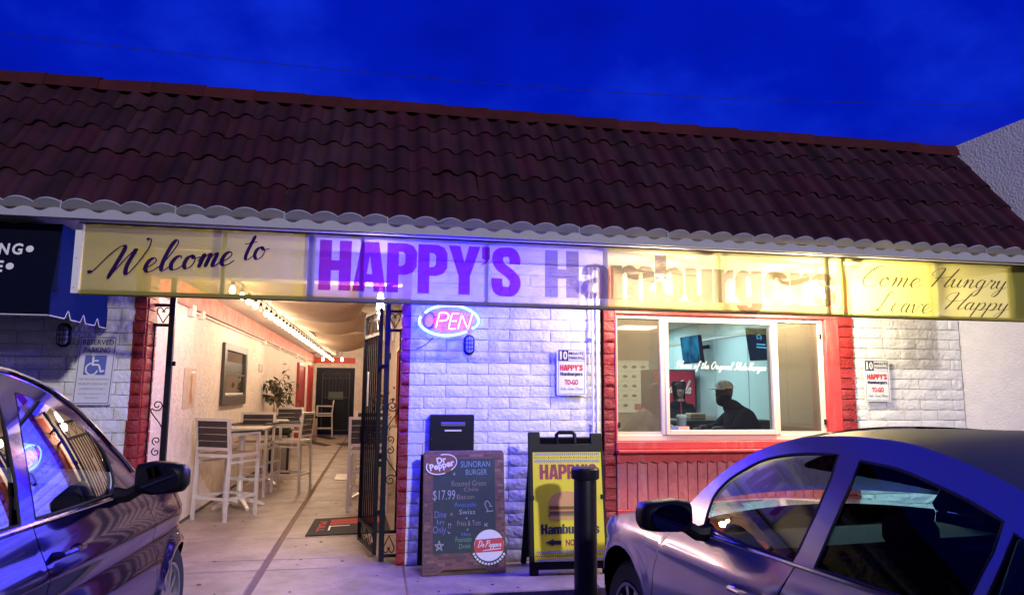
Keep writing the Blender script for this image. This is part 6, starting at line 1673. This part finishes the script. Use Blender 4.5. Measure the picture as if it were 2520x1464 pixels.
# canvas shades slung under the roof
lbs = ['tan canvas shade slung nearest the entrance', 'tan canvas shade, second from the entrance', 'tan canvas shade, third from the entrance', 'tan canvas shade hung farthest down the passage']
for k, (ya, yb_, sag, z0) in enumerate(((.35, 2.75, .16, 2.63), (2.75, 5.0, .17, 2.64), (5.25, 7.3, .22, 2.70), (9.3, 12.8, .30, 2.74))):
    mb = MB()
    def cf(a, b, ya=ya, yb_=yb_, sag=sag, z0=z0, k=k):
        y = ya + (yb_ - ya) * b; s_ = math.sin(PI * b)
        xr = -.02 - .22 * s_ ** .7; x = -1.35 + (xr + 1.35) * a
        z = z0 - sag * s_ * (.6 + .4 * math.sin(PI * a)) - .03 * math.sin(a * 9 + k) * (1 - s_) * .6 + .012 * math.sin(a * 5 + b * 11 + k)
        z += .10 * max(0, a - .86) / .14 * s_
        return (x, y, z)
    mb.grid(cf, 26, 22); o = mb.build('shade_cloth', M['canvas']); tag(o, lbs[k], 'canopy', 'canvas shades')
    so_ = o.modifiers.new('thickness', 'SOLIDIFY'); so_.thickness = .004
for yy in (.35, 2.75, 5.0): tag(MB().tube([(-1.37, yy, 2.645), (.36, yy, 2.645)], .006, 5).build('support_wire', M['grey_metal']), {.35: 'thin wire holding the first canvas shade at the entrance', 2.75: 'thin wire between the first and second canvas shades', 5.0: 'thin wire holding the back of the second canvas shade'}[yy], 'wire')
t = thing('pipe_stack', 'white pipes and fittings hung at the right wall under the canvas shades', 'pipe', (.1, 5.4, 2.5))
for k, (xx, yy) in enumerate(((.05, 5.3), (.13, 5.5), (.2, 5.2))): MB().tube([(xx, yy, 2.95), (xx, yy, 2.6), (xx + .04, yy, 2.45), (xx + .04, yy, 2.3)], .022, 8).build('pipe', M['white_paint'], t)
MB().tube([(.34, .9, 2.5), (.30, .9, 2.42), (.22, .8, 2.3), (.20, .8, 2.2)], .012, 6).build('cable', M['rubber'], t)
# overhead wires against the sky
for (a, b, lb) in (((-200, 60), (2700, 262), 'thin overhead wire crossing the night sky from upper left'), ((2000, 332), (2380, 348), 'thin overhead wire low behind the roof ridge on the right')):
    p0 = atY(a, 9.0); p1 = atY(b, 9.0); pts = [p0.lerp(p1, q / 10) - Vector((0, 0, .5 * math.sin(PI * q / 10))) for q in range(11)]
    tag(MB().tube(pts, .007, 5).build('overhead_wire', M['rubber']), lb, 'wire', 'overhead wires')
# ================================================================ DINING ROOM CONTENTS
def screen_mat(name, c0, c1, s, sc=3.0):
    m = bpy.data.materials.new(name); m.use_nodes = True; t_ = m.node_tree; t_.nodes.clear()
    o = t_.nodes.new('ShaderNodeOutputMaterial'); e_ = t_.nodes.new('ShaderNodeEmission'); n_ = t_.nodes.new('ShaderNodeTexNoise'); r_ = t_.nodes.new('ShaderNodeValToRGB'); g_ = t_.nodes.new('ShaderNodeNewGeometry')
    n_.inputs['Scale'].default_value = sc; r_.color_ramp.elements[0].color = (*c0, 1); r_.color_ramp.elements[1].color = (*c1, 1)
    r_.color_ramp.elements[0].position = .38; r_.color_ramp.elements[1].position = .62
    t_.links.new(g_.outputs['Position'], n_.inputs['Vector']); t_.links.new(n_.outputs['Fac'], r_.inputs['Fac']); t_.links.new(r_.outputs['Color'], e_.inputs['Color'])
    e_.inputs['Strength'].default_value = s; t_.links.new(e_.outputs[0], o.inputs[0]); return m
def tv(px, label, Xp, tilt, sm):
    c = [atX(C8(*p), Xp) for p in px]      # top-near..: left-top, right-top, right-bottom, left-bottom
    for k in (2, 3): c[k].x += tilt
    n_ = (c[1] - c[0]).cross(c[3] - c[0]).normalized()
    if n_.x > 0: n_ = -n_
    t = thing('television', label, 'television', (c[0] + c[2]) / 2)
    vs = c + [p - n_ * .05 for p in c]
    MB().add(vs, [(0, 1, 2, 3), (7, 6, 5, 4), (0, 4, 5, 1), (1, 5, 6, 2), (2, 6, 7, 3), (3, 7, 4, 0)]).build('casing', M['plastic_black'], t)
    mid = sum((Vector(p) for p in c), Vector()) / 4
    ins = [mid + (p - mid) * .955 + n_ * .003 for p in c]
    MB().add(ins, [(0, 1, 2, 3)]).build('screen', sm, t)
    MB().bar(mid - n_ * .04, Vector((RX - .02, mid.y, mid.z + .05)), .05, .05).build('wall_bracket', M['plastic_black'], t)
    ax = (ins[1] - ins[0]); ay = (ins[0] - ins[3])
    return t, (lambda u, v, w=0.0: ins[3] + ax * u + ay * v + n_ * (w + .002))
tv([(712, 398), (863, 374), (892, 605), (740, 618)], 'wall television showing a blue beach scene', 4.40, 0.0, screen_mat('beach_screen', (.01, .07, .16), (.03, .28, .50), .9, 3.5))
t, sf_ = tv([(1255, 315), (1478, 322), (1478, 585), (1298, 592)], 'dark wall television showing a ring logo and blue text bars', 4.42, 0.0, emis('dark_screen', (.010, .020, .040), 1.0))
cy_ = emis('cyan_print', (.10, .45, .75), 1.2)
mb = MB()
for r0, a0, a1 in ((.10, -60, 240), (.055, 150, 390)):
    o_ = ell(.52, .74, r0, r0 * .9, 20, a0, a1); i_ = ell(.52, .74, r0 * .72, r0 * .68, 20, a0, a1)
    for k in range(20): shape(mb, sf_, [o_[k], o_[k + 1], i_[k + 1], i_[k]], w=.001)
mb.build('ring_logo', cy_, t)
for v0, v1, u0, u1 in ((.50, .54, .38, .72), (.41, .45, .36, .76)): shape(q := MB(), sf_, [(u0, v0), (u1, v0), (u1, v1), (u0, v1)], w=.001); q.build('text_bar', cy_, t)
# drinks cooler
t = thing('drinks_cooler', 'tall red drinks cooler with white cola script in the back of the dining room', 'fridge', (4.3, 3.55, 0))
M['cola_red'] = mat('cola_red', (.30, .012, .035), .35, emit=(.30, .012, .035), estr=.35)
MB().box(3.95, 4.62, 3.42, 3.9, 0, 1.84).build('cabinet', M['room_dark'], t, bevel=.01)
MB().box(3.97, 4.60, 3.40, 3.42, .10, 1.82).build('door', M['cola_red'], t, bevel=.01)
cf_ = frame((4.0, 3.397, 1.50), (1, 0, -.03), (.03, 0, 1))
script(MB(), cf_, 'Coca-Cola', 0, 0, .54, .20, pen=.12, mono=.4, shear=.35, w=.002).build('lettering', M['white_print'], t)
# lit menu board on the back wall
t = thing('menu_board', 'pale lit menu board with rows of burger pictures in the left pane', 'menu board', (4.3, 5.38, 1.3))
MB().box(3.95, 4.66, 5.37, 5.40, 1.16, 2.05).build('panel', mat('menu_panel', (.6, .7, .7), .5, emit=(.52, .72, .74), estr=.95), t)
mf = frame((3.97, 5.368, 1.18), (1, 0, 0), (0, 0, 1))
fd = [mat('food_print', c, .6) for c in ((.40, .20, .07), (.30, .13, .05), (.48, .28, .10))]
for r_ in range(5):
    for c_ in range(4):
        if r_ == 0 and c_ > 1: continue
        cx, cz = .09 + c_ * .165, .10 + r_ * .165
        mb = MB(); shape(mb, mf, ell(cx, cz, .045, .026, 12), w=.0015 + .0002 * ((r_ + c_) % 3)); mb.build('food_picture', fd[(r_ * 2 + c_) % 3], t)
    MB().add([mf(.0, .185 + r_ * .165, .001), mf(.66, .185 + r_ * .165, .001), mf(.66, .188 + r_ * .165, .001), mf(0, .188 + r_ * .165, .001)], [(0, 1, 2, 3)]).build('rule', M['grey_print'], t)
MB().add([mf(.42, .02, .002), mf(.66, .02, .002), mf(.66, .13, .002), mf(.42, .13, .002)], [(0, 1, 2, 3)]).build('red_panel', mat('menu_red', (.5, .07, .07), .5, emit=(.5, .09, .09), estr=.4), t)
# table by the window, counter behind, stools
t = thing('dining_table', 'dark high dining table by the front window between two people', 'table', (3.35, .8, 0))
MB().box(3.08, 3.62, .48, 1.12, 1.04, 1.075).build('tabletop', M['room_dark'], t, bevel=.008); MB().lathe([(.22, 0), (.22, .02), (.04, .05), (.04, 1.0), (.12, 1.04)], 14, (3.35, .8, 0)).build('pedestal', M['room_dark'], t)
t = thing('counter', 'dark high counter further inside the dining room', 'counter', (3.9, 1.7, 0))
MB().box(3.15, 4.66, 1.45, 1.95, 0, 1.15).build('counter_base', M['room_dark'], t, bevel=.01); MB().box(3.12, 4.68, 1.42, 1.98, 1.15, 1.185).build('counter_top', M['room_dark'], t, bevel=.006)
def stool(x, y, label):
    t = thing('stool', label, 'stool', (x, y, 0))
    MB().box(x - .18, x + .18, y - .18, y + .18, .62, .68).build('seat', M['room_dark'], t, bevel=.02)
    for a, b in ((-1, -1), (1, -1), (1, 1), (-1, 1)): MB().bar((x + a * .18, y + b * .18, 0), (x + a * .14, y + b * .14, .62), .03, .03).build('leg', M['room_dark'], t)
stool(4.05, .92, 'dark stool under the bearded person by the window'); stool(2.66, .84, 'dark stool under the long haired person by the window')
c0 = Vector((3.14, .60, 1.076))
t = thing('drink_cup', 'clear plastic cup with white lid and red straw on the window table', 'cup', c0)
MB().lathe([(.038, 0), (.052, .17)], 18, c0).build('cup_body', mat('cup_plastic', (.42, .46, .48), .15), t)
MB().lathe([(.056, .17), (.056, .185), (.045, .20), (0, .202)], 18, c0, cap=False).build('lid', M['white_print'], t); MB().tube([c0 + Vector((0, 0, .19)), c0 + Vector((-.006, 0, .33))], .006, 6).build('straw', M['red_print'], t)
o = MB().box(3.66, 3.86, 1.52, 1.68, 1.186, 1.262).build('carton', mat('kraft', (.26, .20, .13), .8), bevel=.012); tag(o, 'brown takeaway carton on the dark counter beside the bearded person', 'carton')
# ---------------------------------------------------------------- people
def person(label, loc, J, E, headpos, fwd, hand_dirs, matf, cid, prof, mats):
    """one continuous body: skinned skeleton + lofted head, welded by a voxel remesh"""
    t = thing('person', label, 'person', loc)
    names = list(J); me = bpy.data.meshes.new('body'); me.from_pydata([J[k][0] for k in names], [(names.index(a), names.index(b)) for a, b in E], [])
    ob = bpy.data.objects.new('body', me); COL.objects.link(ob)
    ob.modifiers.new('skin', 'SKIN'); ob.modifiers.new('sub', 'SUBSURF').levels = 2
    for i, k in enumerate(names):
        sv = me.skin_vertices[0].data[i]; r = J[k][1]; r = r if isinstance(r, tuple) else (r, r); sv.radius = (r[0] * 1.42, r[1] * 1.42); sv.use_root = (k == 'pelvis')
    dg = bpy.context.evaluated_depsgraph_get(); m1 = bpy.data.meshes.new_from_object(ob.evaluated_get(dg))
    mb = MB(); mb.add([v.co.copy() for v in m1.vertices], [tuple(p.vertices) for p in m1.polygons], True)
    bpy.data.objects.remove(ob)
    hp = Vector(headpos); fw_ = Vector(fwd).normalized(); sd_ = Vector((0, 0, 1)).cross(fw_)
    n = 20; vs = []
    for (z, f_, b_, w_) in prof:
        for k in range(n):
            a = 2 * PI * k / n; x = math.cos(a)
            vs.append(hp + fw_ * (x * f_ if x > 0 else x * -b_) + sd_ * (math.sin(a) * w_) + Vector((0, 0, z)))
    fs = [(i * n + k, i * n + (k + 1) % n, (i + 1) * n + (k + 1) % n, (i + 1) * n + k) for i in range(len(prof) - 1) for k in range(n)]
    fs += [tuple(range(n - 1, -1, -1)), tuple((len(prof) - 1) * n + k for k in range(n))]
    mb.add(vs, fs, True)
    L = lambda f_, s_, z: hp + fw_ * f_ + sd_ * s_ + Vector((0, 0, z))
    nv = [L(.085, 0, .135), L(.120, 0, .092), L(.092, .020, .085), L(.092, -.020, .085), L(.06, 0, .11), L(.085, 0, .078)]
    mb.add(nv, [(0, 1, 2), (0, 3, 1), (1, 5, 2), (1, 3, 5), (0, 2, 4), (0, 4, 3), (2, 5, 4), (3, 4, 5)], True)
    for s_ in (-1, 1):
        mb.lathe([(.0, -.032), (.014, -.026), (.02, 0), (.014, .026), (0, .032)], 8, L(-.012, s_ * .077, .115), cap=False)
        mb.lathe([(.0, -.010), (.010, -.004), (.010, .004), (0, .010)], 8, L(.085, s_ * .03, .126), cap=False)
    ob = bpy.data.objects.new('body', mb.mesh('body', None)); COL.objects.link(ob)
    rm = ob.modifiers.new('weld', 'REMESH'); rm.mode = 'VOXEL'; rm.voxel_size = .011
    sm_ = ob.modifiers.new('soft', 'SMOOTH'); sm_.factor = .5; sm_.iterations = 2
    dg = bpy.context.evaluated_depsgraph_get(); m2 = bpy.data.meshes.new_from_object(ob.evaluated_get(dg)); bpy.data.objects.remove(ob)
    # five separate fingers on each hand
    hb = MB(); hb.add([v.co.copy() for v in m2.vertices], [tuple(p.vertices) for p in m2.polygons], True)
    for (w_, d_) in hand_dirs:
        w_ = Vector(w_); d_ = Vector(d_).normalized(); s_ = d_.cross(Vector((0, 0, 1))).normalized()
        for k, (o_, ln) in enumerate(((-.030, .062), (-.010, .074), (.010, .070), (.029, .055))):
            a = w_ + s_ * o_; hb.tube([a - d_ * .02, a + d_ * ln * .5, a + d_ * ln * .85 - Vector((0, 0, .018)), a + d_ * ln * .9 - Vector((0, 0, .036))], [.0095, .009, .008, .006], 7)
        a = w_ - s_ * .03 - d_ * .03; hb.tube([a, a - s_ * .028 + d_ * .02, a - s_ * .034 + d_ * .05 - Vector((0, 0, .01))], [.011, .010, .007], 7)
    o = bpy.data.objects.new('body', hb.mesh('body', None, 80)); link(o, t)
    for m in mats: o.data.materials.append(m)
    for p in o.data.polygons: p.material_index = matf(p.center)
    return t
PROF_B = [(-.035, .02, -.03, .030), (-.02, .07, -.04, .045), (.0, .088, -.05, .054), (.03, .100, -.065, .062), (.055, .098, -.08, .068), (.07, .095, -.086, .070), (.10, .096, -.095, .073), (.125, .088, -.10, .076), (.15, .096, -.102, .078), (.18, .090, -.100, .076), (.21, .068, -.085, .064), (.235, .018, -.04, .028)]
J = dict(pelvis=((4.05, .92, .74), .13), spine=((4.03, .92, .95), .135), chest=((3.96, .92, 1.15), (.155, .145)), nb=((3.90, .915, 1.30), .085), hd=((3.82, .91, 1.43), .062),
    sL=((3.95, .745, 1.25), .075), eL=((3.78, .66, 1.10), .048), wL=((3.60, .70, 1.105), .034), hL=((3.52, .72, 1.11), .032),
    sR=((3.96, 1.095, 1.25), .075), eR=((3.80, 1.16, 1.10), .048), wR=((3.60, 1.06, 1.105), .034), hR=((3.53, 1.03, 1.11), .032),
    tL=((3.98, .82, .73), .10), kL=((3.66, .80, .71), .066), aL=((3.72, .80, .32), .045), fL=((3.62, .80, .27), .04), tR=((3.98, 1.02, .73), .10), kR=((3.66, 1.04, .71), .066), aR=((3.72, 1.04, .32), .045), fR=((3.62, 1.04, .27), .04))
E = [('pelvis', 'spine'), ('spine', 'chest'), ('chest', 'nb'), ('nb', 'hd'), ('chest', 'sL'), ('sL', 'eL'), ('eL', 'wL'), ('wL', 'hL'), ('chest', 'sR'), ('sR', 'eR'), ('eR', 'wR'), ('wR', 'hR'),
     ('pelvis', 'tL'), ('tL', 'kL'), ('kL', 'aL'), ('aL', 'fL'), ('pelvis', 'tR'), ('tR', 'kR'), ('kR', 'aR'), ('aR', 'fR')]
hp = Vector((3.785, .91, 1.385))
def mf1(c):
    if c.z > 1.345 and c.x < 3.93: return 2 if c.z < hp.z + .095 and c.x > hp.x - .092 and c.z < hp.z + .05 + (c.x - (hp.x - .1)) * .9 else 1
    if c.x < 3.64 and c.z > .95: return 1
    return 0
t = person('bearded person in painted silhouette and reflection-patterned cap seated at the window, facing left', (4.05, .92, 0), J, E, hp, (-1, 0, 0), [((3.50, .72, 1.11), (-1, .05, 0)), ((3.51, 1.03, 1.11), (-1, -.1, 0))], mf1, 0, PROF_B, [M['shirt_black'], M['skin_silhouette'], M['hair_dark']])
cm = MB(); n = 18; vs = []
for (z, f_, b_, w_) in ((.165, .108, -.108, .086), (.19, .106, -.107, .086), (.22, .092, -.096, .076), (.245, .06, -.065, .052), (.258, .015, -.02, .015)):
    for k in range(n):
        a = 2 * PI * k / n; x = math.cos(a); vs.append(hp + Vector((-1, 0, 0)) * (x * f_ if x > 0 else x * -b_) + Vector((0, math.sin(a) * w_, z)))
fs = [(i * n + k, i * n + (k + 1) % n, (i + 1) * n + (k + 1) % n, (i + 1) * n + k) for i in range(4) for k in range(n)] + [tuple(4 * n + k for k in range(n))]
cm.add(vs, fs, True); cp = cm.build('cap', M['cap'], t)
bm_ = MB(); vs = []
for i in range(11):
    a = R(-75 + 15 * i)
    for r_, z in ((.095, .172), (.185, .160)):
        for th in (0, .007): vs.append(hp + Vector((-(r_ if i not in (0, 10) or r_ < .1 else .12) * math.cos(a) - .0, math.sin(a) * (.086 if r_ < .1 else .082), z - th)))
fs = []
for i in range(10):
    b = i * 4; e_ = b + 4
    fs += [(b, b + 2, e_ + 2, e_), (b + 1, e_ + 1, e_ + 3, b + 3), (b + 2, b + 3, e_ + 3, e_ + 2)]
bm_.add(vs, fs, True).build('brim', M['cap'], cp)
# standing worker in a dark tee
PROF_W = [(-.03, .02, -.03, .03), (-.01, .06, -.05, .043), (.02, .078, -.065, .054), (.06, .086, -.08, .064), (.10, .086, -.09, .070), (.13, .083, -.095, .073), (.17, .085, -.095, .073), (.20, .066, -.08, .060), (.225, .016, -.04, .026)]
wx, wy = 4.17, 3.0
J = dict(pelvis=((wx, wy, .88), .13), spine=((wx, wy, 1.02), .115), chest=((wx, wy, 1.20), (.14, .11)), nb=((wx, wy, 1.34), .07), hd=((wx, wy - .015, 1.46), .055),
    sL=((wx + .17, wy, 1.28), .062), eL=((wx + .23, wy - .06, 1.05), .045), wL=((wx + .16, wy - .26, 1.02), .032), hL=((wx + .12, wy - .33, 1.03), .03),
    sR=((wx - .17, wy, 1.28), .062), eR=((wx - .23, wy - .06, 1.05), .045), wR=((wx - .16, wy - .26, 1.02), .032), hR=((wx - .12, wy - .33, 1.03), .03),
    tL=((wx + .09, wy, .82), .095), kL=((wx + .09, wy - .02, .47), .06), aL=((wx + .09, wy + .01, .09), .042), fL=((wx + .09, wy - .12, .045), .038), tR=((wx - .09, wy, .82), .095), kR=((wx - .09, wy - .02, .47), .06), aR=((wx - .09, wy + .01, .09), .042), fR=((wx - .09, wy - .12, .045), .038))
hp = Vector((wx, wy - .015, 1.425))
def mf2(c):
    if c.z > 1.385: return 2 if (c.y > hp.y - .055 or c.z > hp.z + .125) else 1
    if abs(c.x - wx) > .14 and c.z < 1.16 and c.z > .95 or (c.y < wy - .13 and c.z > .9): return 1
    return 0
t = person('person in a dark tee standing before the red drinks cooler', (wx, wy, 0), J, E, hp, (-.25, -1, 0), [((wx + .115, wy - .345, 1.03), (-.3, -1, 0)), ((wx - .115, wy - .345, 1.03), (.3, -1, 0))], mf2, 0, PROF_W, [M['shirt_black'], mat('skin_tan', (.20, .115, .085), .55, spec=.3), M['hair_dark']])
hm = MB(); hm.grid(lambda a, b: hp + Vector(((.086 + .012 * math.sin(b * 4)) * math.cos(-.35 + (PI + .7) * a), .015 + .105 * math.sin(-.35 + (PI + .7) * a), .235 * (1 - b ** 1.4) ** .5 * 1.0 if b < .5 else .235 * (1 - .5 ** 1.4) ** .5 - (b - .5) * .42)), 20, 10)
hm.build('hair', M['hair_dark'], t)
# long haired person at the left pane
J = dict(pelvis=((2.66, .84, .74), .135), spine=((2.67, .84, .93), .125), chest=((2.76, .83, 1.12), (.125, .13)), nb=((2.87, .825, 1.28), .068), hd=((2.95, .82, 1.40), .055),
    sL=((2.80, .66, 1.22), .06), eL=((2.98, .60, 1.06), .045), wL=((3.14, .72, 1.115), .032), hL=((3.20, .75, 1.125), .03),
    sR=((2.82, .99, 1.22), .06), eR=((3.0, 1.06, 1.06), .045), wR=((3.15, .96, 1.115), .032), hR=((3.21, .93, 1.125), .03),
    tL=((2.74, .75, .73), .10), kL=((3.05, .74, .71), .064), aL=((3.0, .74, .32), .044), fL=((3.09, .74, .27), .04), tR=((2.74, .93, .73), .10), kR=((3.05, .94, .71), .064), aR=((3.0, .94, .32), .044), fR=((3.09, .94, .27), .04))
hp = Vector((2.965, .82, 1.365))
def mf3(c):
    if c.z > 1.31: return 1
    if c.x > 3.05 and c.z > 1.0: return 1
    return 0
t = person('person with long brown hair and grey top seated at the left pane, facing right', (2.66, .84, 0), J, E, hp, (1, .15, 0), [((3.215, .755, 1.125), (1, .2, 0)), ((3.22, .925, 1.125), (1, -.2, 0))], mf3, 0, PROF_W, [M['shirt_grey'], M['skin'], M['hair_brown']])
hm = MB()
def hairf(a, b):
    an = PI * .5 - .45 + (PI + .9) * a      # wraps the back and both sides of the head
    if b < .4:
        q = b / .4; r_ = math.sin(q * PI / 2); z = .245 - .105 * (1 - math.cos(q * PI / 2)) ; k = 1.0
        return hp + Vector((math.cos(an) * .108 * r_ - .005, math.sin(an) * .092 * r_, z))
    q = (b - .4) / .6; k = 1 + .45 * q * (1 - .25 * q)
    wv = .008 * math.sin(a * 30 + q * 5)
    return hp + Vector((math.cos(an) * (.108 * k + wv) - .005 - .085 * q, math.sin(an) * (.092 * k + wv) * (1 + .15 * q), .14 - .42 * q))
hm.grid(hairf, 34, 16); o = hm.build('hair', M['hair_brown'], t); sm_ = o.modifiers.new('thickness', 'SOLIDIFY'); sm_.thickness = .02
